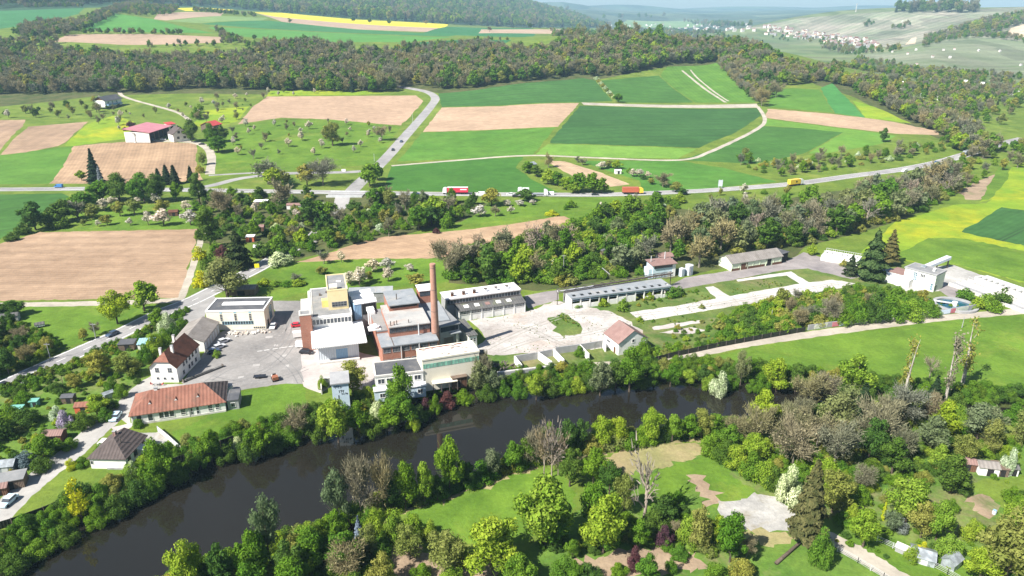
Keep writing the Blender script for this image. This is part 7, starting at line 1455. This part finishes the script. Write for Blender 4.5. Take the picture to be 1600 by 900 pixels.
shed(198,548,4.6,3.2,2.2,.15,'wood','bitumen','black-roofed garden shed left of the teal-roofed shelter',.3,flat=True); shed(229,547,4.8,3.4,2.1,.2,'white','teal','pale garden shelter with a teal sheet roof',.5,flat=True)
shed(24,654,3,2.4,2.2,.1,'turq','turq','turquoise garden shed among bushes at far left',.4,flat=True); shed(53,636,1.9,1.5,1.6,.1,'turq','turq','smaller turquoise box in the gardens at far left',.15,flat=True); shed(106,631,3.0,2.2,2.0,.1,'wood','bitumen','dark-roofed garden shed behind the red-roofed one',.4)
shed(129,646,3.6,2.6,2.1,.12,'orange','tile_orange','small orange-red garden shed beside the lilac',.7); shed(172,622,2.4,1.8,1.5,.9,'ppoly','ppoly','small white garden frame beside the village street',.4,glass=True); shed(82,692,4.6,3,2.1,.1,'brownwood','tile_rose','red-brown roofed garden shed beside the village street',.6)
shed(8,742,4,3.2,2.2,.2,'ppoly','ppoly','pale glazed greenhouse at the left edge above the street',.9,glass=True,name='greenhouse',cat='greenhouse'); shed(14,766,6.2,3.6,2.3,.35,'wood','greyroof','grey flat-roofed shed beside the street at left edge',.2,flat=True); shed(-4,776,4,3,2.0,.35,'brownwood','tile_rose','brown-roofed lean-to at the left edge beside the street',.4)
shed(12,504,6.5,3,2.2,.35,'greyconc','darkfibro','long dark green shed at the far left above the valley road',.7); 
cv = thing('covered_trailer', 'dark tarpaulin-covered trailer standing alone on the left meadow', 'trailer', plane(63,511,0), .5); MB().slab([(-1.5, -.9, 1.2), (1.5, -.9, 1.2), (1.5, 0, 1.9), (-1.5, 0, 1.9)], .1).slab([(1.5, .9, 1.2), (-1.5, .9, 1.2), (-1.5, 0, 1.9), (1.5, 0, 1.9)], .1).build('tarpaulin', 'darkfibro', cv); MB().box(-1.4, 1.4, -.85, .85, .5, 1.2).build('body', 'greymetal', cv); MB().box(-.5, -.1, -1.0, -.86, 0, .6).box(-.5, -.1, .86, 1.0, 0, .6).build('wheels', 'dark', cv); MB().box(1.4, 2.6, -.06, .06, .45, .57).build('drawbar', 'steel', cv)
shed(271,338,4.5,3.2,2.3,.2,'brownwood','tile_red','dark red hut in the orchard above the left ploughed field',.9); shed(407,322,7,4,2.4,.05,'wood','whitemetal','white flat-roofed shed in the gardens left of the bridge',.2,flat=True); shed(459,327,7.5,4,2.3,.05,'white','tile_rose','long low brown-roofed shed nearest the road bridge',.7)
shed(404,362,5,3.4,2.3,.1,'brownwood','tile_rose','reddish garden hut in the middle of the gardens',.8); shed(391,378,3.6,3,2.4,.1,'orange','whitemetal','white-roofed hut with brown wall beside the black yew',.2,flat=True); shed(402,393,2.8,3.6,2.0,.3,'whitemetal','whitemetal','white flat box beside the black yew',.1,flat=True); shed(376,462,11,5,2.6,.05,'wood','fibro','long brown-grey shed roof right behind the cream works hall',.8)
shed(834,262,6,6.5,2.2,.7,'ppoly','ppoly','pale polytunnel at the top of the hedge above the main road',1.2,glass=True,name='greenhouse',cat='greenhouse'); shed(966,272,4,3,2.4,.1,'white','white','small white hut in the garden strip beside the light green field',.5)
X, Y, Z = gnd(944,409); t = thing('water_tower', 'dark round wooden tank in the green wood behind the ruined shed', 'tank', (X, Y, Z)); MB().cyl(0, 0, 2, 5.2, 1.7, n=20).build('tank_shell', 'wood', t); MB().cyl(0, 0, 5.2, 6.0, 1.8, .2, 20).build('roof', 'bitumen', t); MB().cyl(-1, -1, -.2, 2, .15).cyl(1, -1, -.2, 2, .15).cyl(-1, 1, -.2, 2, .15).cyl(1, 1, -.2, 2, .15).build('legs', 'wood', t)
shed(868,114,8,6,3.2,.2,'white','tile_brown','tiny white hut in front of the woodland on the ridge',1.2)
# allotments at lower right
shed(1508,736,4.2,2.8,2.1,-.25,'brownwood','tile_rose','small grey-roofed shed left of the white allotment house',.6); a = shed(1544,744,4.2,3.2,2.2,-.2,'white','fibro','white allotment house with grey roof',.8); shed(1564,745,2.8,2.8,2.0,-.2,'wood','wood','brown-roofed open shed right beside the white allotment house',.3,flat=True); shed(1582,744,2.2,2.2,2.0,-.15,'white','darkfibro','small white shed with dark roof at the right end of the allotment house',.4)
shed(1409,866,2.6,1.5,1.1,-.75,'greyconc','concrete','low pale box shed at the left of the greenhouses',.1,flat=True,door=None); shed(1440,882,4.2,3.6,1.5,-.5,'ppoly','ppoly','largest pale greenhouse beside the gravel lane',.8,name='greenhouse',cat='greenhouse',glass=True); shed(1496,889,3.2,2.4,1.7,.6,'ppoly','ppoly','small gabled greenhouse in front of the big olive tree',.9,name='greenhouse',cat='greenhouse',glass=True)
t = thing('water_barrel', 'bright blue barrel at the corner of the soil bed', 'barrel', (*plane(1553,803,0)[:2], 0)); MB().cyl(0, 0, 0, .45, .36, .42, 14).cyl(0, 0, .45, .95, .42, .36, 14).build('barrel', 'mural_blue', t); MB().cyl(0, 0, .95, 1.0, .38, n=14).build('lid', 'bluemetal', t)
t = thing('fallen_log', 'dark fallen tree trunk lying beside the tall spruce', 'log', (*plane(1250,850,0)[:2], 0)); a_ = plane(1212,882,0); l_ = (a_[0] - t.location.x, a_[1] - t.location.y); link('trunk', tubes('trunk', [[((0, 0, .5), .28), ((l_[0] * .5, l_[1] * .5, .35), .33), ((l_[0], l_[1], .3), .38)]], BK), None, t)
# rubble heaps along the cream hall
rs = np.random.RandomState(12)
for i, px in enumerate((362, 374, 386, 399, 411)):
    X, Y, _ = plane(px, 522 - (px - 360) * .05, 0); t = thing('rubble_heap', ['leftmost', 'second', 'middle', 'fourth', 'rightmost'][i] + ' rubble heap along the front of the cream works hall', 'heap', (X, Y, 0), 0, 'rubble heaps in front of the works hall'); bm = bmesh.new()
    for k in range(14): c = Vector((rs.normal(0, .9), rs.normal(0, .7), rs.uniform(0, .5))); r_ = rs.uniform(.25, .6); bmesh.ops.create_icosphere(bm, subdivisions=1, radius=r_, matrix=Matrix.Translation(c) @ Matrix.Rotation(rs.uniform(0, 6), 4, 'Z') @ Matrix.Diagonal((1, rs.uniform(.5, 1), rs.uniform(.4, .8), 1)))
    me = bpy.data.meshes.new('stones'); bm.to_mesh(me); bm.free(); link('stones', me, M['rubble'] if i % 3 else M['concrete'], t)
ft = thing('shadow_wall_bar', 'low dark bar standing in for shadows and a low wall beside the works yard', 'stack', (*plane(318,585,0)[:2], 0), .9); MB().box(-6, 6, -.4, .4, 0, .5).box(-5.5, 3, -.2, .3, .5, .7).build('shadow_bars', 'darkfibro', ft); MB().box(-6.3, -6.15, -.5, .5, -.05, .9).box(6.15, 6.3, -.5, .5, -.05, .9).build('end_bars', 'steel', ft)  # dark boxes paint in shadows and a low wall, no timber here
t = thing('patio_clutter', 'garden table and red chairs in front of the tall white house', 'furniture', (*plane(246,602,0)[:2], 0)); MB().box(-.8, .8, -.5, .5, .68, .74).box(-.7, -.6, -.4, -.3, 0, .68).box(.6, .7, .3, .4, 0, .68).box(-.7, -.6, .3, .4, 0, .68).box(.6, .7, -.4, -.3, 0, .68).build('table', 'greyconc', t); MB().box(1.3, 1.8, -.3, .2, .4, .48).box(1.75, 1.8, -.3, .2, .48, .95).box(-1.9, -1.4, -.2, .3, .4, .48).box(-1.9, -1.85, -.2, .3, .48, .95).build('chairs', 'red', t)
# ------------------------------------------------------------------ farm
FB = House('farm_barn', 'large farm barn with pink-red roof and open dark front', 'barn', (232,206.5), (267,195.8), 7.0, (250,190), zb=6.6)
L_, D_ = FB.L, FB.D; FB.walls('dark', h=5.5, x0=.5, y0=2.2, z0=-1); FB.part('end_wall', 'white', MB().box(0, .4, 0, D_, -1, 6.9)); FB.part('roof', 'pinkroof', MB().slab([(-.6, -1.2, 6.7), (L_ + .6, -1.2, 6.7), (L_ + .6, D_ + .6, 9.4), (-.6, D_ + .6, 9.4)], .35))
for i in range(6): FB.part('post', 'wood', MB().box(L_ * i / 5.2 + .5, L_ * i / 5.2 + .9, -.2, .2, -1, 6.4))
FW = House('white_barn_annex', 'white gabled annex left of the pink-roofed barn', 'barn', (198,207), (209,209), 6.0, depth=12, zb=6.4); FW.walls('white', z0=-1); FW.part('roof', 'tile_brown', MB().slab([(-.4, -.5, 6.1), (FW.L + .4, -.5, 6.1), (FW.L + .4, 12.4, 7.4), (-.4, 12.4, 7.4)], .3)); FW.door('f', FW.L * .6, 3, 3.6, 'dark')
FH = House('farm_house', 'white farm house with brown gable roof right of the pink barn', 'house', (270,210), (295,207.5), 5.0, depth=13, zb=6.4); L_, D_ = FH.L, FH.D; FH.walls('white', z0=-1)
m = MB().slab([(-.6, -.6, 4.8), (-.6, D_, 4.8), (L_ / 2, D_, 9.6), (L_ / 2, -.6, 9.6)], .25).slab([(L_ + .6, D_, 4.8), (L_ + .6, -.6, 4.8), (L_ / 2, -.6, 9.6), (L_ / 2, D_, 9.6)], .25); FH.part('roof', 'tile_brown', m); m = MB(); m.v += [(0, 0, 4.9), (L_, 0, 4.9), (L_ / 2, 0, 9.3), (0, .3, 4.9), (L_, .3, 4.9), (L_ / 2, .3, 9.3)]; m.f += [(0, 1, 2), (5, 4, 3), (0, 3, 4, 1), (1, 4, 5, 2), (2, 5, 3, 0)]; FH.part('gable', 'white', m)
for f, z in ((.3, 1.2), (.7, 1.2), (.38, 5.4), (.62, 5.4)): FH.window('f', L_ * f, z, z + 1.6, 1.7, 2, 1, 'brownwood')
FH.chimney(L_ * .5, D_ * .5, 9, 10.8, .8, 'tile_rose')
FR = House('red_roofed_barn', 'red-roofed farm building half hidden behind trees', 'barn', (333,196), (346,193), 6.0, depth=12, zb=6.8); FR.walls('wood', z0=-1); FR.gable('redroof', 'wood', rise=2.6, over=.6); FR.door('f', FR.L * .5, 3, 4, 'dark')
FS = House('red_roofed_shed', 'small red-roofed shed behind the pink-roofed barn', 'shed', (262,195), (274,193.5), 4.0, depth=6, zb=8.0); FS.walls('white', z0=-1); FS.part('roof', 'redroof', MB().slab([(-.3, -.4, 4.1), (FS.L + .3, -.4, 4.1), (FS.L + .3, 6.3, 5.4), (-.3, 6.3, 5.4)], .2)); FS.door('f', FS.L * .5, 2, 2.4, 'dark')
CH = House('dark_chalet', 'dark-roofed chalet at the edge of the woodland above the farm', 'house', (163,157), (189,153), 4.5, depth=12, zb=14.6); L_, D_ = CH.L, CH.D; CH.walls('white', z0=-2); CH.gable('bitumen', 'brownwood', rise=3.5, over=1.2)
for f in (.2, .45, .7): CH.window('f', L_ * f, 1.2, 3, 1.8, 2, 1, pane='blueglass')
CH.part('terrace', 'bluemetal', MB().box(1, L_ - 2, -3, -.1, -.5, .5))
shed(158,160,6,6,3,.2,'white','darkfibro','small white outbuilding left of the dark-roofed chalet',.8)

# ------------------------------------------------------------------ vehicles
def paint(name, c, r=.35): b = NB(name); b.p.inputs['Coat Weight'].default_value = .4; b.p.inputs['Specular IOR Level'].default_value = .4; return b.done(c, r)
PT = dict(white=paint('white_paint', (.78, .78, .77)), silver=paint('silver_paint', (.55, .57, .60)), blue=paint('blue_car_paint', (.06, .20, .48)), lightblue=paint('light_blue_paint', (.50, .66, .76)), navy=paint('dark_blue_paint', (.05, .08, .14)), black=paint('black_paint', (.02, .02, .025)), red=paint('red_car_paint', (.62, .03, .05)), crimson=paint('crimson_tarp', (.62, .03, .07), .6), orange=paint('orange_container', (.45, .11, .055), .7), yellow=paint('yellow_truck_paint', (.80, .52, .05), .5), grey=paint('grey_paint', (.25, .27, .29)), brown=paint('rusty_skip', (.28, .10, .05), .8))
TYR = surf('tyre_rubber', (.02, .02, .02), (.03, .03, .03), 2)
def extr(prof, y0, y1):
    m = MB(); n = len(prof); m.v = [(x, y0, z) for x, z in prof] + [(x, y1, z) for x, z in prof]; m.f = [tuple(range(n)), tuple(range(2 * n - 1, n - 1, -1))] + [(k, n + k, n + (k + 1) % n, (k + 1) % n) for k in range(n)]; return m
def wheel(t, x, y, r=.32, w=.22):
    m = MB(); n = 14; i = 0; m.v = [(x + r * math.cos(2 * math.pi * k / n), yy, r + r * math.sin(2 * math.pi * k / n)) for yy in (y - w / 2, y + w / 2) for k in range(n)]; m.f = [tuple(range(n)), tuple(range(2 * n - 1, n - 1, -1))] + [(k, n + k, n + (k + 1) % n, (k + 1) % n) for k in range(n)]; return m.build('wheel', TYR, t)
def place(px, py, toward, lift=0.0):
    a, b_ = gnd(px, py), gnd(*toward); return (a[0], a[1], (zat(a[0], a[1]) if a[1] < 430 else a[2]) + lift + .01), math.atan2(b_[1] - a[1], b_[0] - a[0])
def car(px, py, toward, col, label, kind_='hatch', group=None, lift=0.0):
    loc, rz = place(px, py, toward, lift); nm, ct = ('van', 'van') if kind_ == 'van' else ('car', 'car'); t = thing(nm, label, ct, loc, rz, group)
    if kind_ == 'van':
        extr([(-2.4, .35), (2.4, .35), (2.45, .95), (1.75, 1.15), (1.2, 1.95), (-2.4, 2.0)], -.95, .95).build('body', PT[col], t); extr([(1.22, 1.25), (1.68, 1.2), (1.2, 1.85), (.6, 1.85), (.6, 1.25)], -.97, .97).build('windows', M['glass'], t); wx = (-1.5, 1.5)
    else:
        extr([(-2.1, .32), (2.1, .32), (2.15, .62), (2.0, .78), (1.05, .92), (-2.0, .98), (-2.12, .7)], -.88, .88).build('body', PT[col], t)
        extr([(-1.85, .93), (1.05, .88), (.35, 1.38), (-1.35, 1.42)], -.78, .78).build('windows', M['glass'], t); MB().slab([(-1.42, -.76, 1.47), (.38, -.76, 1.43), (.38, .76, 1.43), (-1.42, .76, 1.47)], .05).build('roof', PT[col], t); wx = (-1.3, 1.32)
    for x in wx:
        for y in (-.8, .8): wheel(t, x, y)
    MB().box(2.02, 2.16, -.8, -.45, .55, .7).build('headlight', M['ppoly'], t); MB().box(2.02, 2.16, .45, .8, .55, .7).build('headlight', M['ppoly'], t)
    return t
car(14,786,(0,798),'lightblue','pale blue car on the village street at the left edge'); car(181,654,(170,668),'lightblue','light blue car on the village street beside the orange-roofed house'); car(176,524,(160,531),'navy','dark blue car on the valley road below the two roadside trees'); car(3,606,(-12,613),'black','black car at the left edge of the valley road')
car(427,512,(424,518),'white','white car in the shadow beside the cream works hall'); car(350,535,(358,532),'silver','silver car farther from the camera in front of the garages'); car(343,544,(351,541),'silver','silver car nearer the camera in front of the garages'); car(333,551,(340,549),'navy','dark car half hidden in shade before the garages')
car(479,552,(492,553),'black','black car beside the canopy hall'); car(475,542,(485,542),'white','white van parked left of the brick stair tower', 'van'); car(465,510,(472,509),'red','small red car beside the brick stair tower'); car(470,526,(478,525),'white','white van beside the foot of the brick stair tower', 'van')
car(92,293,(80,293),'blue','bright blue van on the main road at left', 'van', lift=.1); car(614,235,(604,246),'black','black car nearest the junction on the sloping road'); car(627,222,(617,232),'navy','dark car farther up the sloping road')
G_ = 'vehicles on the main road'
car(650,304,(660,304),'navy','dark blue car on the main road left of the red truck', group=G_, lift=.1); car(751,305,(741,305),'white','white van following the red truck', 'van', G_, .1); car(797,305,(787,305),'white','white car in the middle of the main road queue', group=G_, lift=.1); car(806,308,(816,308),'black','dark car beside the white car in the main road queue', group=G_, lift=.1); car(859,305,(849,305),'white','white van right behind the white tow truck', 'van', G_, .1); car(930,306,(940,306),'black','black car left of the orange container truck', group=G_, lift=.1); car(1028,303,(1038,302),'black','black car right of the yellow-cabbed container truck', group=G_, lift=.1)
car(1413,269,(1403,271),'white','white van on the right stretch of the main road', 'van', G_, .1); car(1463,255,(1473,252),'blue','blue car on the right stretch of the main road', group=G_, lift=.1); car(1475,254,(1465,256),'white','white car just right of the blue car on the main road', group=G_, lift=.1); car(1532,239,(1542,236),'silver','pale car at the far right end of the main road', group=G_, lift=.1)
car(255,219,(264,219),'white','white car in front of the pink-roofed barn'); car(315,226,(306,226),'black','black car on the farm lane beside the trees'); car(345,219,(352,214),'silver','silver car behind the farm trees')
def truck(px, py, toward, cabc, boxc, label, L=13.2, hbox=2.7, cab=2.3, lift=.1, deco=None, flatbed=False):
    loc, rz = place(px, py, toward, lift); t = thing('truck', label, 'truck', loc, rz, 'vehicles on the main road')
    if not flatbed: MB().box(-L / 2, L / 2 - 1.0, -1.25, 1.25, 1.15, 1.15 + hbox).build('trailer', PT[boxc], t); MB().box(-L / 2 + .05, L / 2 - 1.05, -1.27, 1.27, 1.15 + hbox, 1.27 + hbox).build('trailer_roof', PT['white'] if boxc == 'crimson' else PT[boxc], t)
    else: MB().box(-L / 2, L / 2 - 1.0, -1.2, 1.2, 1.0, 1.2).build('flatbed', PT['grey'], t)
    MB().box(-L / 2, L / 2 + 1.8, -.5, .5, .6, 1.0).build('chassis', TYR, t)
    extr([(L / 2 - .6, .7), (L / 2 + 1.7, .7), (L / 2 + 1.75, 1.7), (L / 2 + 1.5, 3.3), (L / 2 + .6, 3.75), (L / 2 - .6, 3.75)], -1.22, 1.22).build('cab', PT[cabc], t); extr([(L / 2 + 1.62, 1.75), (L / 2 + 1.79, 1.78), (L / 2 + 1.6, 2.75), (L / 2 + 1.4, 2.75)], -1.1, 1.1).build('windscreen', M['glass'], t)
    for x in (-L / 2 + 1.4, -L / 2 + 2.7, -L / 2 + 4.0, L / 2 - 1.9, L / 2 + .9):
        for y in (-1.05, 1.05): wheel(t, x, y, .5, .35)
    if deco: deco(t, L, hbox)
    return t
def txt(t, s, x, y, z, size, mat, rot):
    c = bpy.data.curves.new('lettering', 'FONT'); c.body = s; c.size = size; c.extrude = .01; c.align_x = 'CENTER'; o = bpy.data.objects.new('lettering', c); dg = bpy.context.evaluated_depsgraph_get()
    COL.objects.link(o); bpy.context.view_layer.update(); me = bpy.data.meshes.new_from_object(o.evaluated_get(bpy.context.evaluated_depsgraph_get())); bpy.data.objects.remove(o)
    o = link('lettering', me, mat, t); o.location = (x, y, z); o.rotation_euler = rot; return o
def d1(t, L, hb):
    MB().box(-L / 2 + .8, -L / 2 + 4.6, 1.26, 1.30, 2.5, 3.1).build('lettering_band', PT['white'], t)
truck(714,303,(700,303),'white','crimson','red semi-trailer truck with white cab on the main road', deco=d1)
truck(986,303,(1000,303),'yellow','orange','truck with orange container and yellow cab on the main road', L=10.5)
def d3(t, L, hb): MB().cyl(0, 0, 0, .03, .62, n=20).build('emblem', PT['black'], t).matrix_local = Matrix.Translation((.3, -1.26, 2.6)) @ Matrix.Rotation(math.pi / 2, 4, 'X')
truck(1241,290,(1256,288),'white','yellow','yellow box truck with white cab on the main road', L=9.5, deco=d3)
truck(842,306,(852,306),'white','grey','white tow truck with empty flatbed in the main road queue', L=7, flatbed=True); truck(820,303,(808,303),'white','white','plain white box truck half hidden by a roadside tree', L=5, hbox=2.2); truck(1510,243,(1498,247),'grey','grey','dark grey truck at the right end of the main road', L=7, hbox=2.5)
t = thing('yard_dumper', 'small red and white skip loader standing alone in the works yard', 'dumper', *place(430,594,(425,584))); MB().box(-1.3, .5, -.8, .8, .6, 1.5).build('skip', PT['brown'], t); MB().box(.5, 1.5, -.75, .75, .5, 1.2).build('engine_cover', PT['white'], t); MB().box(.5, .6, -.5, .5, 1.2, 1.9).build('backrest', PT['black'], t)
for x in (-.8, 1.0):
    for y in (-.75, .75): wheel(t, x, y, .4, .3)
t = thing('flat_trailer', 'low dark flat trailer left of the red skip loader', 'trailer', *place(406,590,(420,589))); MB().box(-1.7, 1.7, -.8, .8, .45, .65).build('bed', PT['black'], t); MB().box(1.7, 2.9, -.06, .06, .4, .5).build('drawbar', PT['grey'], t)
for y in (-.75, .75): wheel(t, 0, y, .35, .25)
t = thing('farm_trailer', 'dark blue box trailer in front of the pink-roofed barn', 'trailer', *place(234,221,(246,221))); MB().box(-3, 3, -1.2, 1.2, .8, 2.6).build('box', PT['navy'], t); MB().box(3, 4.4, -.08, .08, .6, .75).build('drawbar', PT['grey'], t)
for x in (-1, .4):
    for y in (-1.1, 1.1): wheel(t, x, y, .5, .3)
t = thing('concrete_barrier', 'pale site barrier standing at the junction below the sloping road', 'barrier', (*gnd(537,268)[:2], gnd(537,268)[2]), .1); MB().box(-1.4, 1.4, -.2, .2, 0, 1.6).build('panel', 'white', t); MB().box(-1.4, -1.1, -.6, .6, -.05, .2).box(1.1, 1.4, -.6, .6, -.05, .2).build('feet', 'greyconc', t)

# ------------------------------------------------------------------ far houses
def farhouse(name, label, group, px, py, w, d, h, roof, wall='white'):
    X, Y, Z = gnd(px, py); m = MB(); e = h; me = bpy.data.meshes.new(name); rz = R_.uniform(-.6, .6)
    v = [(-w/2, -d/2, -2), (w/2, -d/2, -2), (w/2, d/2, -2), (-w/2, d/2, -2), (-w/2, -d/2, e), (w/2, -d/2, e), (w/2, d/2, e), (-w/2, d/2, e), (-w/2, 0, e + d * .38), (w/2, 0, e + d * .38)]
    f = [(0, 1, 5, 4), (1, 2, 6, 9, 5), (2, 3, 7, 6), (3, 0, 4, 8, 7), (4, 5, 9, 8), (6, 7, 8, 9)]
    me.from_pydata(v, [], f); o = link(name, me, [M[wall], M[roof]]); me.polygons[4].material_index = 1; me.polygons[5].material_index = 1
    o.location = (X, Y, Z); o.rotation_euler.z = rz; return tag(o, label, 'house', group)
tl = 'tiny pale house with reddish roof in the hazy valley town'
for k in range(150):
    f = R_.random(); px = 1195 + 175 * f; py = 47 + f * 27 + R_.uniform(-8, 7)
    farhouse('town_house', tl, 'houses of the hazy valley town', px, py, R_.uniform(9, 14), R_.uniform(8, 11), R_.uniform(4, 8), R_.choice(['tile_orange', 'tile_rose', 'tile_rose', 'fibro', 'tile_red']), R_.choice(['concrete', 'cream', 'greyconc']))
for k in range(60):
    px = R_.uniform(950, 1200); py = R_.uniform(38, 50)
    farhouse('village_house', 'tiny white speck of a house on the far blue valley floor', 'houses on the far valley floor', px, py, R_.uniform(10, 18), R_.uniform(9, 14), R_.uniform(4, 8), R_.choice(['tile_rose', 'fibro', 'concrete']), 'concrete')
vh = [(1418,85),(1431,79),(1457,90),(1474,79),(1491,78),(1484,91),(1529,80),(1562,81),(1432,102),(1595,103),(1330,82),(1445,70),(1394,82),(1497,42),(1410,34)]
vn = ['white vineyard hut, ' + s for s in ('second from left in the near vineyard', 'high at the left of the near vineyard', 'middle of the near vineyard', 'high in the centre of the near vineyard', 'right of centre in the near vineyard', 'low in the centre of the near vineyard', 'right part of the near vineyard', 'far right of the near vineyard', 'at the lower edge above the bushy woods', 'lowest at the right edge of the frame', 'at the left tip of the near vineyard', 'beside the copse at the top of the near vineyard', 'leftmost on the near vineyard slope', 'high on the far vineyard hill at right', 'on the far vineyard hill at left')]
for (px, py), lb in zip(vh, vn): farhouse('vineyard_hut', lb, 'huts in the vineyards', px, py, 4.2, 3.6, 2.8, R_.choice(['tile_rose', 'fibro', 'concrete']), 'concrete')
for k in range(26):
    px, py = R_.uniform(1300, 1590), R_.uniform(118, 160)
    if py > 118 + (px - 1300) * .25: continue
    farhouse('garden_hut', 'tiny pale garden hut among the valley bushes', 'garden huts among the valley bushes', px, py, 5, 4, 2.6, 'white')
# ------------------------------------------------------------------ what each tree and bush is and where it stands
ORD = ['first', 'second', 'third', 'fourth', 'fifth', 'sixth', 'seventh', 'eighth', 'ninth', 'tenth']
ROWS = ['front row', 'second row', 'third row', 'fourth row', 'fifth row', 'sixth row', 'seventh row', 'eighth row', 'ninth row', 'tenth row', 'eleventh row', 'twelfth row']
grp = {}
for e in TREES: grp.setdefault((e[2], KIND[e[1]][2]), []).append(e)
for (place_, ph), L_ in grp.items():
    n = len(L_)
    if n == 1: L_[0][0]['label'] = ph + ' ' + place_
    elif n == 2:
        a, b_ = sorted(L_, key=lambda e: e[3]); a[0]['label'] = 'left one of two %ss %s' % (ph, place_); b_[0]['label'] = 'right one of two %ss %s' % (ph, place_)
        if ph.endswith('bush'):
            a[0]['label'] = 'left one of two %ses %s' % (ph, place_); b_[0]['label'] = 'right one of two %ses %s' % (ph, place_)
    elif n <= 7:
        for i, e in enumerate(sorted(L_, key=lambda e: e[3])): e[0]['label'] = '%s, %s from left %s' % (ph, ORD[i], place_)
    else:
        S_ = sorted(L_, key=lambda e: -e[4]); k = math.ceil(n / 7)
        for r in range(k):
            for i, e in enumerate(sorted(S_[r * n // k:(r + 1) * n // k], key=lambda e: e[3])): e[0]['label'] = '%s, %s, %s from left %s' % (ph, ROWS[r], ORD[i], place_)
    for e in L_: e[0]['group'] = 'trees and bushes ' + place_
